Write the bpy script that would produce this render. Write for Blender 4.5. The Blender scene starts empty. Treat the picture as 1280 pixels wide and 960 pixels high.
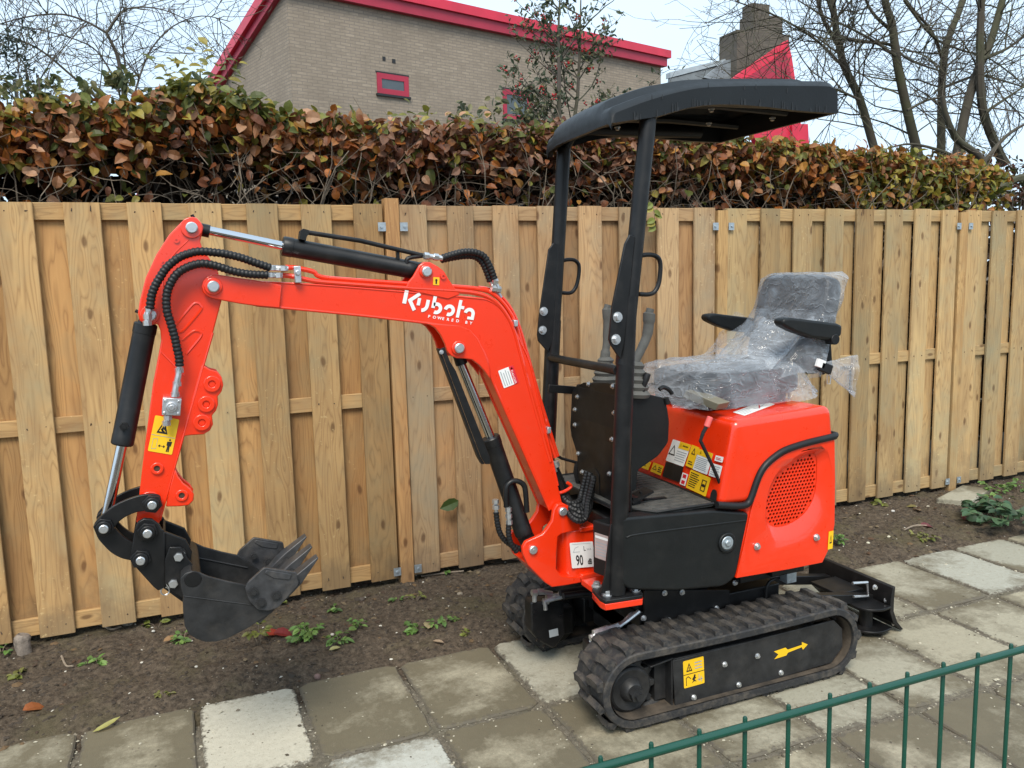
import bpy, bmesh, math, random
from mathutils import Vector, Matrix, noise
from mathutils.geometry import tessellate_polygon
R = math.radians
sc = bpy.context.scene
col = sc.collection
rnd = random.Random(7)

# ------------------------------------------------------------------ camera, world, sun
cam = bpy.data.objects.new('camera', bpy.data.cameras.new('camera'))
col.objects.link(cam)
cam.data.sensor_width = 36.0
cam.data.lens = 28.91
cam.data.clip_start = 0.05
cam.data.clip_end = 3000
cam.matrix_world = Matrix(((0.92254, 0.07355, -0.37882, 0), (-0.38509, 0.11202, -0.91606, 0), (-0.02494, 0.99098, 0.13166, 1.511), (0, 0, 0, 1)))
sc.camera = cam
SUN_EL, SUN_AZ = R(52), R(205)          # azimuth clockwise from +Y
w = bpy.data.worlds.new('World'); sc.world = w; w.use_nodes = True
wt = w.node_tree; wn = wt.nodes; wn.clear()
wo = wn.new('ShaderNodeOutputWorld'); bg = wn.new('ShaderNodeBackground')
sky = wn.new('ShaderNodeTexSky'); sky.sky_type = 'NISHITA'; sky.sun_disc = False
sky.sun_elevation = SUN_EL; sky.sun_rotation = SUN_AZ; sky.dust_density = 2.0; sky.ozone_density = 1.5; sky.air_density = 1.0
tc = wn.new('ShaderNodeTexCoord'); nz = wn.new('ShaderNodeTexNoise')
nz.inputs['Scale'].default_value = 2.2; nz.inputs['Detail'].default_value = 5
rp = wn.new('ShaderNodeValToRGB'); rp.color_ramp.elements[0].position = .30; rp.color_ramp.elements[1].position = .72
rp.color_ramp.elements[0].color = (.80, .80, .80, 1); rp.color_ramp.elements[1].color = (.98, .98, .98, 1)
mx = wn.new('ShaderNodeMix'); mx.data_type = 'RGBA'
wt.links.new(tc.outputs['Generated'], nz.inputs['Vector']); wt.links.new(nz.outputs['Fac'], rp.inputs['Fac'])
wt.links.new(rp.outputs['Color'], mx.inputs['Factor']); wt.links.new(sky.outputs['Color'], mx.inputs['A'])
mx.inputs['B'].default_value = (4.75, 6.0, 7.15, 1)      # pale cloud veil
wt.links.new(mx.outputs['Result'], bg.inputs['Color']); bg.inputs['Strength'].default_value = 0.1
wt.links.new(bg.outputs['Background'], wo.inputs['Surface'])
sl = bpy.data.lights.new('sun', 'SUN'); sl.energy = 1.9; sl.angle = R(26); sl.color = (1.0, .93, .82)
so = bpy.data.objects.new('sun', sl); col.objects.link(so)
sd = Vector((math.sin(SUN_AZ) * math.cos(SUN_EL), math.cos(SUN_AZ) * math.cos(SUN_EL), math.sin(SUN_EL)))
so.rotation_euler = (-sd).to_track_quat('-Z', 'Y').to_euler()
sc.view_settings.view_transform = 'Standard'
try: sc.view_settings.look = 'None'
except Exception: pass
sc.view_settings.exposure = 1.0
sc.view_settings.gamma = 1.0
sc.render.engine = 'CYCLES'
sc.cycles.max_bounces = 8
sc.cycles.transparent_max_bounces = 12

# ------------------------------------------------------------------ mesh helpers
class MB:
    def __init__(s): s.v = []; s.f = []; s.c = None
    def add(s, vs, fs):
        n = len(s.v); s.v += [tuple(p) for p in vs]; s.f += [tuple(i + n for i in f) for f in fs]; return s
    def prism(s, out, y0, y1, holes=()):
        """XZ outline pushed from y0 to y1"""
        loops = [list(out)] + [list(h) for h in holes]
        flat = [p for l in loops for p in l]; n = len(flat)
        vs = [(p[0], y0, p[1]) for p in flat] + [(p[0], y1, p[1]) for p in flat]; fs = []
        if holes:
            t = tessellate_polygon([[Vector((p[0], p[1], 0)) for p in l] for l in loops])
            fs += [tuple(x) for x in t] + [tuple(i + n for i in reversed(x)) for x in t]
        else:
            fs += [tuple(range(n)), tuple(range(2 * n - 1, n - 1, -1))]
        o = 0
        for l in loops:
            m = len(l)
            for i in range(m):
                a, b = o + i, o + (i + 1) % m
                fs.append((a, b, b + n, a + n))
            o += m
        return s.add(vs, fs)
    def box(s, c, d, M=None):
        x, y, z = d[0] / 2, d[1] / 2, d[2] / 2
        vs = [Vector((i * x, j * y, k * z)) for i in (-1, 1) for j in (-1, 1) for k in (-1, 1)]
        if M is not None: vs = [M @ v for v in vs]
        vs = [v + Vector(c) for v in vs]
        return s.add(vs, [(0, 1, 3, 2), (4, 6, 7, 5), (0, 4, 5, 1), (2, 3, 7, 6), (0, 2, 6, 4), (1, 5, 7, 3)])
    def tube(s, pts, r, seg=8, cap=True, closed=False):
        pts = [Vector(p) for p in pts]; n = len(pts)
        rs = r if isinstance(r, (list, tuple)) else [r] * n
        prev = None; vs = []; fs = []
        for i, p in enumerate(pts):
            a = pts[i - 1] if (i > 0 or closed) else p
            b = pts[(i + 1) % n] if (i < n - 1 or closed) else p
            t = (b - a)
            t = t.normalized() if t.length > 1e-9 else Vector((0, 0, 1))
            if prev is None:
                u = t.orthogonal().normalized()
            else:
                u = prev - t * prev.dot(t)
                u = u.normalized() if u.length > 1e-6 else t.orthogonal().normalized()
            prev = u; v = t.cross(u)
            for k in range(seg):
                an = 2 * math.pi * k / seg
                vs.append(p + (u * math.cos(an) + v * math.sin(an)) * rs[i])
        for i in range(n if closed else n - 1):
            j = (i + 1) % n
            for k in range(seg):
                l = (k + 1) % seg
                fs.append((i * seg + k, i * seg + l, j * seg + l, j * seg + k))
        if cap and not closed:
            fs += [tuple(range(seg - 1, -1, -1)), tuple(range((n - 1) * seg, n * seg))]
        return s.add(vs, fs)
    def cyl(s, a, b, r, seg=16, r2=None): return s.tube([a, b], [r, r if r2 is None else r2], seg)
    def ring(s, c, r0, r1, y0, y1, seg=20):
        o = [(c[0] + r1 * math.cos(2 * math.pi * i / seg), c[1] + r1 * math.sin(2 * math.pi * i / seg)) for i in range(seg)]
        h = [(c[0] + r0 * math.cos(2 * math.pi * i / seg), c[1] + r0 * math.sin(2 * math.pi * i / seg)) for i in range(seg)]
        vs = []; fs = []
        for y in (y0, y1):
            vs += [(p[0], y, p[1]) for p in o] + [(p[0], y, p[1]) for p in h]
        n = seg
        for i in range(n):
            j = (i + 1) % n
            fs += [(i, j, n + j, n + i), (2 * n + i, 3 * n + i, 3 * n + j, 2 * n + j), (i, 2 * n + i, 2 * n + j, j), (n + i, n + j, 3 * n + j, 3 * n + i)]
        return s.add(vs, fs)
    def mesh(s, name, mat, smooth=38, recalc=True):
        me = bpy.data.meshes.new(name)
        me.from_pydata(s.v, [], s.f)
        if recalc:
            bm = bmesh.new(); bm.from_mesh(me)
            bmesh.ops.recalc_face_normals(bm, faces=bm.faces); bm.to_mesh(me); bm.free()
        if mat: me.materials.append(mat)
        if smooth:
            me.polygons.foreach_set('use_smooth', [True] * len(me.polygons))
            me.set_sharp_from_angle(angle=R(smooth))
        if s.c:
            at = me.color_attributes.new('col', 'FLOAT_COLOR', 'POINT')
            at.data.foreach_set('color', [x for c in s.c for x in (c[0], c[1], c[2], 1)])
        me.update()
        return me
    def build(s, name, mat, parent=None, smooth=38, bevel=0, seg=2, recalc=True):
        return link(name, s.mesh(name, mat, smooth, recalc), parent, bevel, seg)

def link(name, me, parent=None, bevel=0, seg=2):
    o = bpy.data.objects.new(name, me); col.objects.link(o)
    if parent is not None:
        o.parent = parent
        if parent.parent is None: o.location = -parent.location
    if bevel:
        m = o.modifiers.new('bevel', 'BEVEL'); m.width = bevel; m.segments = seg; m.limit_method = 'ANGLE'; m.angle_limit = R(40); m.harden_normals = False
    return o
def tag(o, label=None, cat=None, group=None, kind=None):
    if label: o['label'] = label
    if cat: o['category'] = cat
    if group: o['group'] = group
    if kind: o['kind'] = kind
    return o
def empty(name, loc, label, cat, group=None):
    o = bpy.data.objects.new(name, None); col.objects.link(o); o.location = loc; o.empty_display_size = .1
    return tag(o, label, cat, group)
def crom(p, n=6, closed=False):
    """Catmull-Rom through points of any dimension"""
    p = [Vector(q) for q in p]; m = len(p); out = []
    for i in range(m if closed else m - 1):
        p1, p2 = p[i], p[(i + 1) % m]
        p0 = p[i - 1] if (closed or i > 0) else p1 * 2 - p2
        p3 = p[(i + 2) % m] if (closed or i < m - 2) else p2 * 2 - p1
        for k in range(n):
            t = k / n
            out.append(.5 * ((2 * p1) + (p2 - p0) * t + (2 * p0 - 5 * p1 + 4 * p2 - p3) * t * t + (3 * p1 - p0 - 3 * p2 + p3) * t ** 3))
    if not closed: out.append(p[-1])
    return out
def resample(p, n, closed=True):
    p = [Vector(q) for q in p]
    if closed: p = p + [p[0]]
    L = [0]
    for a, b in zip(p, p[1:]): L.append(L[-1] + (b - a).length)
    out = []; j = 0; tot = L[-1]; cnt = n if closed else n - 1
    for i in range(n):
        s = tot * i / cnt
        while j < len(p) - 2 and L[j + 1] < s: j += 1
        t = (s - L[j]) / max(1e-9, L[j + 1] - L[j]); out.append(p[j].lerp(p[j + 1], min(1, t)))
    return out
def arc(c, r, a0, a1, n=10):
    return [(c[0] + r * math.cos(R(a0 + (a1 - a0) * i / n)), c[1] + r * math.sin(R(a0 + (a1 - a0) * i / n))) for i in range(n + 1)]
def fillet(pts, r, n=4):
    out = []; m = len(pts)
    for i in range(m):
        p = Vector(pts[i]); a = Vector(pts[i - 1]) - p; b = Vector(pts[(i + 1) % m]) - p
        ra = min(r, a.length * .45, b.length * .45)
        s, e = p + a.normalized() * ra, p + b.normalized() * ra
        for k in range(n + 1):
            t = k / n; out.append(tuple((s * (1 - t) ** 2 + p * 2 * t * (1 - t) + e * t * t)))
    return out
def text_mesh(txt, size, name, mat, sx=1.0, bold=0.0):
    cu = bpy.data.curves.new(name, 'FONT'); cu.body = txt; cu.size = size; cu.resolution_u = 3; cu.offset = bold
    o = bpy.data.objects.new(name, cu); col.objects.link(o)
    dg = bpy.context.evaluated_depsgraph_get()
    me = bpy.data.meshes.new_from_object(o.evaluated_get(dg))
    bpy.data.objects.remove(o)
    for v in me.vertices: v.co.x *= sx
    me.materials.clear(); me.materials.append(mat)
    return me
class Plane2:
    """a flat print laid on a surface: local (u,v) -> world"""
    def __init__(s, o, u, v): s.o = Vector(o); s.u = Vector(u); s.v = Vector(v); s.n = s.u.cross(s.v).normalized()
    def p(s, a, b, h=0.0): return s.o + s.u * a + s.v * b + s.n * h
def flat(name, pl, polys, mat, parent, h=0.0):
    mb = MB()
    for po in polys:
        mb.add([pl.p(a, b, h) for a, b in po], [tuple(range(len(po)))])
    return mb.build(name, mat, parent, smooth=0, recalc=False)
def rect(x0, y0, x1, y1): return [(x0, y0), (x1, y0), (x1, y1), (x0, y1)]
def ribbon(pts, w):
    """polyline -> list of quads of width w with mitred joints"""
    P = [Vector(p) for p in pts]; n = len(P); L = []; Rr = []
    for i in range(n):
        t0 = (P[i] - P[i - 1]).normalized() if i > 0 else None
        t1 = (P[i + 1] - P[i]).normalized() if i < n - 1 else None
        t = ((t0 or t1) + (t1 or t0)).normalized(); nn = Vector((-t.y, t.x))
        k = 1.0
        if t0 and t1: k = 1 / max(.4, nn.dot(Vector((-t1.y, t1.x))))
        L.append(P[i] + nn * w / 2 * k); Rr.append(P[i] - nn * w / 2 * k)
    return [[tuple(L[i]), tuple(Rr[i]), tuple(Rr[i + 1]), tuple(L[i + 1])] for i in range(n - 1)]

# ------------------------------------------------------------------ materials
class NT:
    def __init__(s, name):
        s.m = bpy.data.materials.new(name); s.m.use_nodes = True; s.t = s.m.node_tree
        s.b = s.t.nodes['Principled BSDF']; s.out = s.t.nodes['Material Output']
    def n(s, typ, ins=None, **kw):
        x = s.t.nodes.new(typ)
        for k, v in kw.items(): setattr(x, k, v)
        for k, v in (ins or {}).items(): s.set(x, k, v)
        return x
    def set(s, node, key, v):
        i = node.inputs[key]
        if hasattr(v, 'is_linked') or isinstance(v, bpy.types.NodeSocket): s.t.links.new(v, i)
        else: i.default_value = v
    def math(s, op, a, b=0.0, c=0.0):
        x = s.n('ShaderNodeMath', operation=op)
        for k, v in enumerate((a, b, c)): s.set(x, k, v)
        return x.outputs[0]
    def noise(s, vec, scale, detail=4, rough=.55, dist=0.0):
        x = s.n('ShaderNodeTexNoise', {'Scale': scale, 'Detail': detail, 'Roughness': rough, 'Distortion': dist})
        s.t.links.new(vec, x.inputs['Vector']); return x.outputs['Fac']
    def ramp(s, fac, stops):
        x = s.n('ShaderNodeValToRGB'); e = x.color_ramp.elements
        while len(e) < len(stops): e.new(.5)
        for i, (p, c) in enumerate(stops):
            e[i].position = p; e[i].color = (c, c, c, 1) if isinstance(c, (int, float)) else (*c, 1)
        s.t.links.new(fac, x.inputs['Fac']); return x.outputs['Color']
    def mix(s, f, a, b, mode='MIX'):
        x = s.n('ShaderNodeMix', data_type='RGBA', blend_type=mode)
        s.set(x, 'Factor', f)
        s.set(x, 'A', a if not isinstance(a, tuple) else (*a[:3], 1)); s.set(x, 'B', b if not isinstance(b, tuple) else (*b[:3], 1))
        return x.outputs['Result']
    def bump(s, h, strength=.3, dist=.01):
        x = s.n('ShaderNodeBump', {'Strength': strength, 'Distance': dist, 'Height': h}); s.t.links.new(x.outputs['Normal'], s.b.inputs['Normal'])
        return x
    def coord(s, out='Object'): return s.n('ShaderNodeTexCoord').outputs[out]
    def scaled(s, vec, sc_, off=None):
        x = s.n('ShaderNodeMapping', {'Scale': sc_}); s.t.links.new(vec, x.inputs['Vector'])
        if off is not None: s.t.links.new(off, x.inputs['Location'])
        return x.outputs['Vector']
    def P(s, **kw):
        for k, v in kw.items(): s.set(s.b, k.replace('_', ' '), v if not (isinstance(v, tuple) and len(v) == 3) else (*v, 1))
        return s

def simple(name, c, rough=.5, metal=0.0, var=.25, scale=9, bump=.0, coat=0.0, dirt=None, dirt_amt=.3, spec=.5):
    k = NT(name); v = k.coord()
    f = k.noise(v, scale, 5)
    base = k.mix(k.ramp(f, [(.3, 0.0), (.7, 1.0)]), tuple(x * (1 - var) for x in c), tuple(min(1, x * (1 + var)) for x in c))
    if dirt:
        d = k.ramp(k.noise(v, 14, 8, .7), [(.5, 0.0), (.72, dirt_amt)])
        base = k.mix(d, base, dirt)
    k.P(Base_Color=base, Metallic=metal, Specular_IOR_Level=spec)
    k.set(k.b, 'Roughness', k.n('ShaderNodeMapRange', {'Value': k.noise(v, 30, 4), 'To Min': max(.03, rough - .1), 'To Max': rough + .1}).outputs[0])
    if coat: k.P(Coat_Weight=coat, Coat_Roughness=.08)
    if bump: k.bump(k.noise(v, 160, 4), bump, .002)
    return k.m

def wood_mat():
    k = NT('pressure_treated_wood'); oi = k.n('ShaderNodeObjectInfo')
    rv = oi.outputs['Random']
    off = k.n('ShaderNodeCombineXYZ', {0: k.math('MULTIPLY', rv, 37.0), 1: k.math('MULTIPLY', rv, 91.0), 2: k.math('MULTIPLY', rv, 53.0)}).outputs[0]
    v = k.coord()
    at = k.n('ShaderNodeAttribute', attribute_name='grain').outputs['Vector']      # along-board coordinate kept in x of the attribute
    vv = k.n('ShaderNodeVectorMath', operation='ADD'); k.t.links.new(at, vv.inputs[0]); k.t.links.new(off, vv.inputs[1])
    vv = vv.outputs[0]
    # knots
    s3 = k.n('ShaderNodeSeparateXYZ'); k.t.links.new(vv, s3.inputs[0]); wob = k.noise(vv, 9, 2)
    kv = k.n('ShaderNodeCombineXYZ', {0: k.math('MULTIPLY', k.math('ADD', s3.outputs[0], k.math('MULTIPLY', wob, .02)), 7.0), 1: k.math('MULTIPLY', s3.outputs[2], 3.0)}).outputs[0]
    vo = k.n('ShaderNodeTexVoronoi', {'Scale': 1.0, 'Randomness': 1.0}, voronoi_dimensions='2D'); k.t.links.new(kv, vo.inputs['Vector'])
    kd = vo.outputs['Distance']
    sck = k.n('ShaderNodeSeparateColor'); k.t.links.new(vo.outputs['Color'], sck.inputs[0])
    knot = k.math('MULTIPLY', k.ramp(kd, [(.045, 1.0), (.095, 0.0)]), k.ramp(sck.outputs[0], [(.42, 0.0), (.50, 1.0)]))
    halo = k.ramp(kd, [(.05, 1.0), (.32, 0.0)])
    # contour grain (cathedrals)
    g = k.noise(k.scaled(vv, (8.5, 8.5, .75)), 1.0, 3, .45, .25)
    g2 = k.math('MULTIPLY', g, 21.0)
    g3 = k.math('ADD', g2, k.math('MULTIPLY', halo, 1.1))
    ring = k.math('FRACT', g3)
    ring = k.ramp(ring, [(0.0, .40), (.16, .85), (.62, 1.0), (.88, .62), (1.0, .25)])
    fine = k.noise(k.scaled(vv, (170, 170, 3.0)), 1.0, 3, .6)
    blot = k.noise(k.scaled(vv, (9, 9, 1.6)), 1.0, 5, .6)
    c = k.mix(ring, (.175, .090, .040), (.425, .280, .143))
    c = k.mix(k.math('MULTIPLY', fine, .45), c, (.50, .365, .215))
    c = k.mix(k.ramp(blot, [(.44, 0.0), (.75, .75)]), c, (.235, .145, .08))
    c = k.mix(k.ramp(k.noise(k.scaled(vv, (3, 3, 2.3)), 1.0, 5, .65), [(.46, 0.0), (.70, .70)]), c, (.30, .265, .185))
    c = k.mix(k.math('MULTIPLY', knot, .75), c, (.10, .05, .025))
    sz = k.n('ShaderNodeSeparateXYZ'); k.t.links.new(at, sz.inputs[0])
    sp = k.math('SUBTRACT', k.math('ADD', .16, k.math('MULTIPLY', k.math('SUBTRACT', k.noise(vv, 7, 5, .65), .45), .55)), sz.outputs[2])
    c = k.mix(k.ramp(sp, [(.0, 0.0), (.14, .55)]), c, (.17, .125, .085))
    c = k.mix(k.math('MULTIPLY', k.ramp(k.noise(vv, 60, 3, .6), [(.62, 0.0), (.72, .5)]), k.ramp(k.noise(vv, 2.2, 3), [(.5, 0.0), (.62, 1.0)])), c, (.62, .50, .30))
    c = k.mix(1.0, c, oi.outputs['Color'], 'MULTIPLY')
    k.P(Base_Color=c, Roughness=.72, Specular_IOR_Level=.3)
    h = k.math('ADD', k.math('MULTIPLY', ring, .15), k.math('MULTIPLY', fine, .8))
    k.bump(h, .35, .002)
    return k.m

def concrete_mat():
    k = NT('weathered_concrete'); oi = k.n('ShaderNodeObjectInfo'); gen = k.coord('Generated'); v = k.coord('Object')
    rv = oi.outputs['Random']
    off = k.n('ShaderNodeCombineXYZ', {0: k.math('MULTIPLY', rv, 31.0), 1: k.math('MULTIPLY', rv, 17.0)}).outputs[0]
    vv = k.n('ShaderNodeVectorMath', operation='ADD'); k.t.links.new(v, vv.inputs[0]); k.t.links.new(off, vv.inputs[1]); vv = vv.outputs[0]
    sx = k.n('ShaderNodeSeparateXYZ'); k.t.links.new(gen, sx.inputs[0])
    ex = k.math('MINIMUM', sx.outputs[0], k.math('SUBTRACT', 1.0, sx.outputs[0]))
    ey = k.math('MINIMUM', sx.outputs[1], k.math('SUBTRACT', 1.0, sx.outputs[1]))
    e = k.math('MULTIPLY', k.math('POWER', k.math('MULTIPLY', k.math('MULTIPLY', ex, k.math('SUBTRACT', 1.0, ex)), k.math('MULTIPLY', k.math('MULTIPLY', ey, k.math('SUBTRACT', 1.0, ey)), 16.0)), .5), .42)
    e2 = k.math('MINIMUM', ex, k.math('MULTIPLY', ey, 1.35))
    n1 = k.noise(vv, 5.5, 6, .62, .3)
    n2 = k.noise(vv, 42, 6, .7)
    n3 = k.noise(vv, 2.3, 4, .55, .2)
    sxc = k.n('ShaderNodeSeparateColor'); k.t.links.new(oi.outputs['Color'], sxc.inputs[0])
    dirt = sxc.outputs[0]                      # red channel of the object colour: how dirty; green: warm / cool
    edge = k.math('ADD', k.math('SUBTRACT', .30, e), k.math('MULTIPLY', k.math('SUBTRACT', n1, .5), 1.5))
    edge = k.math('ADD', edge, k.math('MULTIPLY', k.math('SUBTRACT', dirt, .13), 1.0))
    edge = k.math('ADD', edge, k.math('ADD', k.math('MULTIPLY', k.math('SUBTRACT', n3, .5), 1.5), k.math('MULTIPLY', k.math('SUBTRACT', n2, .5), .5)))
    m = k.ramp(edge, [(-.06, 0.0), (.46, 1.0)])
    clean = k.mix(sxc.outputs[1], (.57, .52, .40), (.50, .52, .48))
    clean = k.mix(k.math('MULTIPLY', n2, .75), clean, (.26, .235, .175))
    clean = k.mix(k.ramp(dirt, [(.04, 0.0), (.16, 1.0)]), clean, k.mix(1.0, clean, (.70, .68, .62), 'MULTIPLY'))
    clean = k.mix(k.ramp(k.noise(vv, 95, 3, .7), [(.58, 0.0), (.70, .5)]), clean, (.12, .105, .075))
    mossy = k.mix(n1, (.088, .074, .046), (.180, .152, .095))
    mossy = k.mix(k.math('MULTIPLY', n2, .6), mossy, (.10, .085, .055))
    c = k.mix(m, clean, mossy)
    crust = k.ramp(k.math('ADD', k.math('SUBTRACT', .045, e2), k.math('MULTIPLY', k.math('SUBTRACT', n2, .5), .22)), [(-.045, 0.0), (.035, .94)])
    c = k.mix(crust, c, (.10, .085, .062))
    vo = k.n('ShaderNodeTexVoronoi', {'Scale': 26.0, 'Randomness': 1.0}); k.t.links.new(vv, vo.inputs['Vector'])
    spot = k.math('MULTIPLY', k.ramp(vo.outputs['Distance'], [(.10, 1.0), (.2, 0.0)]), k.ramp(k.noise(vv, 4, 2), [(.6, 0.0), (.64, 1.0)]))
    c = k.mix(k.math('MULTIPLY', spot, sxc.outputs[2]), c, (.08, .07, .05))
    k.P(Base_Color=c, Roughness=.82)
    k.bump(k.math('ADD', n2, k.math('MULTIPLY', k.noise(vv, 220, 3), .6)), .45, .004)
    return k.m

def soil_mat():
    k = NT('damp_soil'); v = k.coord()
    a = k.noise(v, 3.2, 6, .6, .3); b = k.noise(v, 46, 8, .75); c_ = k.noise(v, 230, 4, .7)
    c = k.mix(k.ramp(b, [(.35, 0.0), (.68, 1.0)]), (.036, .027, .0195), (.165, .125, .088))
    c = k.mix(k.ramp(a, [(.50, 0.0), (.66, .75)]), c, k.mix(b, (.065, .055, .03), (.145, .12, .068)))
    c = k.mix(k.ramp(c_, [(.60, 0.0), (.74, .65)]), c, (.20, .17, .13))
    k.P(Base_Color=c, Roughness=.95, Specular_IOR_Level=.2)
    k.bump(k.math('ADD', b, k.math('MULTIPLY', c_, .5)), .9, .012)
    return k.m
def sand_mat():
    k = NT('gritty_joint_sand'); v = k.coord()
    a = k.noise(v, 5, 5); b = k.noise(v, 70, 8, .75); c_ = k.noise(v, 300, 3, .7)
    c = k.mix(k.ramp(b, [(.35, 0.0), (.68, 1.0)]), (.080, .068, .050), (.25, .215, .155))
    c = k.mix(k.ramp(c_, [(.60, 0.0), (.72, .8)]), c, (.36, .32, .25))
    c = k.mix(k.ramp(a, [(.5, 0.0), (.7, .5)]), c, (.085, .078, .042))
    k.P(Base_Color=c, Roughness=.95); k.bump(k.math('ADD', b, c_), .8, .008)
    return k.m
def attr_mat(name, rough=.55, trans=.25, bump=0):
    k = NT(name); a = k.n('ShaderNodeAttribute', attribute_name='col').outputs['Color']
    v = k.coord(); f = k.noise(v, 55, 4)
    c = k.mix(k.math('MULTIPLY', f, .6), a, (0.02, .012, .006), 'MIX')
    k.P(Base_Color=c, Roughness=rough, Specular_IOR_Level=.35)
    tr = k.n('ShaderNodeBsdfTranslucent'); k.t.links.new(a, tr.inputs['Color'])
    ms = k.n('ShaderNodeMixShader', {0: trans}); k.t.links.new(k.b.outputs[0], ms.inputs[1]); k.t.links.new(tr.outputs[0], ms.inputs[2])
    k.t.links.new(ms.outputs[0], k.out.inputs['Surface'])
    return k.m
def brick_mat(name, c1, c2, mortar):
    k = NT(name); uv = k.n('ShaderNodeUVMap', uv_map='UVMap').outputs[0]
    br = k.n('ShaderNodeTexBrick', {'Scale': 1.0, 'Mortar Size': .008, 'Brick Width': .22, 'Row Height': .0625, 'Bias': 0.0, 'Color1': (*c1, 1), 'Color2': (*c2, 1), 'Mortar': (*mortar, 1)})
    k.t.links.new(uv, br.inputs['Vector'])
    n = k.noise(uv, 1.1, 5, .6); n2 = k.noise(k.scaled(uv, (5, 18, 1)), 1.0, 3)
    c = k.mix(k.ramp(n2, [(.33, 0.0), (.7, .62)]), br.outputs['Color'], tuple(x * .55 for x in c1))
    c = k.mix(k.ramp(n, [(.44, 0.0), (.72, .55)]), c, tuple(x * .62 for x in c2))
    k.P(Base_Color=c, Roughness=.9)
    k.bump(br.outputs['Fac'], -.5, .01)
    return k.m
def rubber_mat():
    k = NT('dirty_track_rubber'); v = k.coord()
    n = k.noise(v, 22, 7, .7); n2 = k.noise(v, 90, 4, .7)
    c = k.mix(k.ramp(n, [(.45, 0.0), (.70, .85)]), (.020, .020, .021), (.105, .088, .070))
    c = k.mix(k.ramp(n2, [(.55, 0.0), (.8, .5)]), c, (.075, .068, .058))
    k.P(Base_Color=c, Roughness=.75); k.bump(k.math('ADD', n, k.math('MULTIPLY', n2, .5)), .5, .004)
    return k.m
def bark_mat(name, c1, c2, moss):
    k = NT(name); v = k.coord(); n = k.noise(k.scaled(v, (9, 9, 2)), 1.0, 5); m = k.noise(v, 1.7, 4)
    c = k.mix(n, c1, c2); c = k.mix(k.ramp(m, [(.45, 0.0), (.65, .7)]), c, moss)
    k.P(Base_Color=c, Roughness=.9); k.bump(n, .4, .02)
    return k.m
def plastic_film():
    k = NT('clear_polythene_film'); v = k.coord()
    n = k.noise(k.scaled(v, (9, 9, 13)), 1.0, 2, .5, 1.0)
    n2 = k.noise(v, 5.0, 3, .5, .6)
    n3 = k.noise(k.scaled(v, (42, 20, 30)), 1.0, 2, .5, 1.6)
    rid = k.math('ABSOLUTE', k.math('SUBTRACT', n, .5)); rid = k.ramp(rid, [(0.0, 1.0), (.028, 0.0)])
    k.P(Base_Color=(.50, .53, .57), Roughness=.06, Specular_IOR_Level=1.0)
    bp = k.bump(k.math('ADD', k.math('ADD', n, k.math('MULTIPLY', rid, .15)), k.math('MULTIPLY', n3, .16)), 1.0, .016)
    tr = k.n('ShaderNodeBsdfTransparent')
    lw = k.n('ShaderNodeLayerWeight', {'Blend': .35}); k.t.links.new(bp.outputs[0], lw.inputs['Normal'])
    f = k.math('ADD', k.math('MULTIPLY', lw.outputs['Facing'], .50), .12)
    f = k.math('ADD', f, k.math('MULTIPLY', rid, .07)); f = k.math('ADD', f, k.math('MULTIPLY', k.ramp(n2, [(.42, 0.0), (.68, 1.0)]), .16))
    f = k.math('MINIMUM', f, .9)
    ms = k.n('ShaderNodeMixShader'); k.t.links.new(f, ms.inputs[0]); k.t.links.new(tr.outputs[0], ms.inputs[1]); k.t.links.new(k.b.outputs[0], ms.inputs[2])
    k.t.links.new(ms.outputs[0], k.out.inputs['Surface'])
    return k.m
def paint(name, c, rough=.27, coat=.7, orange=.10):
    k = NT(name); v = k.coord()
    n = k.noise(v, 2.2, 4); d = k.noise(v, 26, 7, .7)
    c_ = k.mix(n, tuple(x * .92 for x in c), tuple(min(1, x * 1.06) for x in c))
    c_ = k.mix(k.ramp(d, [(.60, 0.0), (.82, .12)]), c_, (.25, .19, .14))
    k.P(Base_Color=c_, Coat_Weight=coat, Coat_Roughness=.06)
    k.set(k.b, 'Roughness', k.n('ShaderNodeMapRange', {'Value': d, 'To Min': rough - .08, 'To Max': rough + .14}).outputs[0])
    k.bump(k.math('ADD', k.noise(v, 210, 2), k.math('MULTIPLY', k.noise(v, 9, 2), 6.0)), orange, .001)
    return k.m

M = {}
M['wood'] = wood_mat(); M['slab'] = concrete_mat(); M['soil'] = soil_mat(); M['sand'] = sand_mat()
M['red'] = paint('orange_red_paint', (.82, .034, .004))
M['black'] = simple('satin_black_paint', (.0085, .0085, .009), .40, var=.3, scale=14, bump=.05, dirt=(.06, .052, .045), dirt_amt=.18, spec=.34)
M['dull'] = simple('worn_black_steel', (.021, .021, .0215), .48, var=.4, scale=20, bump=.1, dirt=(.08, .07, .06), dirt_amt=.28, spec=.36)
M['plastic'] = simple('black_moulded_plastic', (.0085, .0095, .0098), .46, var=.2, scale=8, bump=.12, dirt=(.05, .045, .04), dirt_amt=.12, spec=.32)
M['roofpl'] = simple('grey_black_canopy_plastic', (.010, .0115, .013), .48, var=.2, scale=6, bump=.15, spec=.27)
M['rubber'] = rubber_mat()
M['hose'] = simple('black_hose_rubber', (.009, .009, .0095), .48, var=.3, bump=.05, spec=.38)
M['chrome'] = simple('polished_chrome', (.62, .63, .65), .12, 1.0, var=.05)
M['zinc'] = simple('zinc_plated_steel', (.60, .61, .62), .34, .85, var=.15, scale=60)
M['galv'] = simple('galvanised_bracket', (.42, .47, .50), .45, .7, var=.2, scale=60)
M['yellow'] = simple('yellow_label', (.85, .50, .012), .45, var=.05)
M['white'] = simple('white_label', (.78, .78, .76), .45, var=.05)
M['print'] = simple('black_print', (.012, .012, .012), .5, var=.1)
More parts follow.
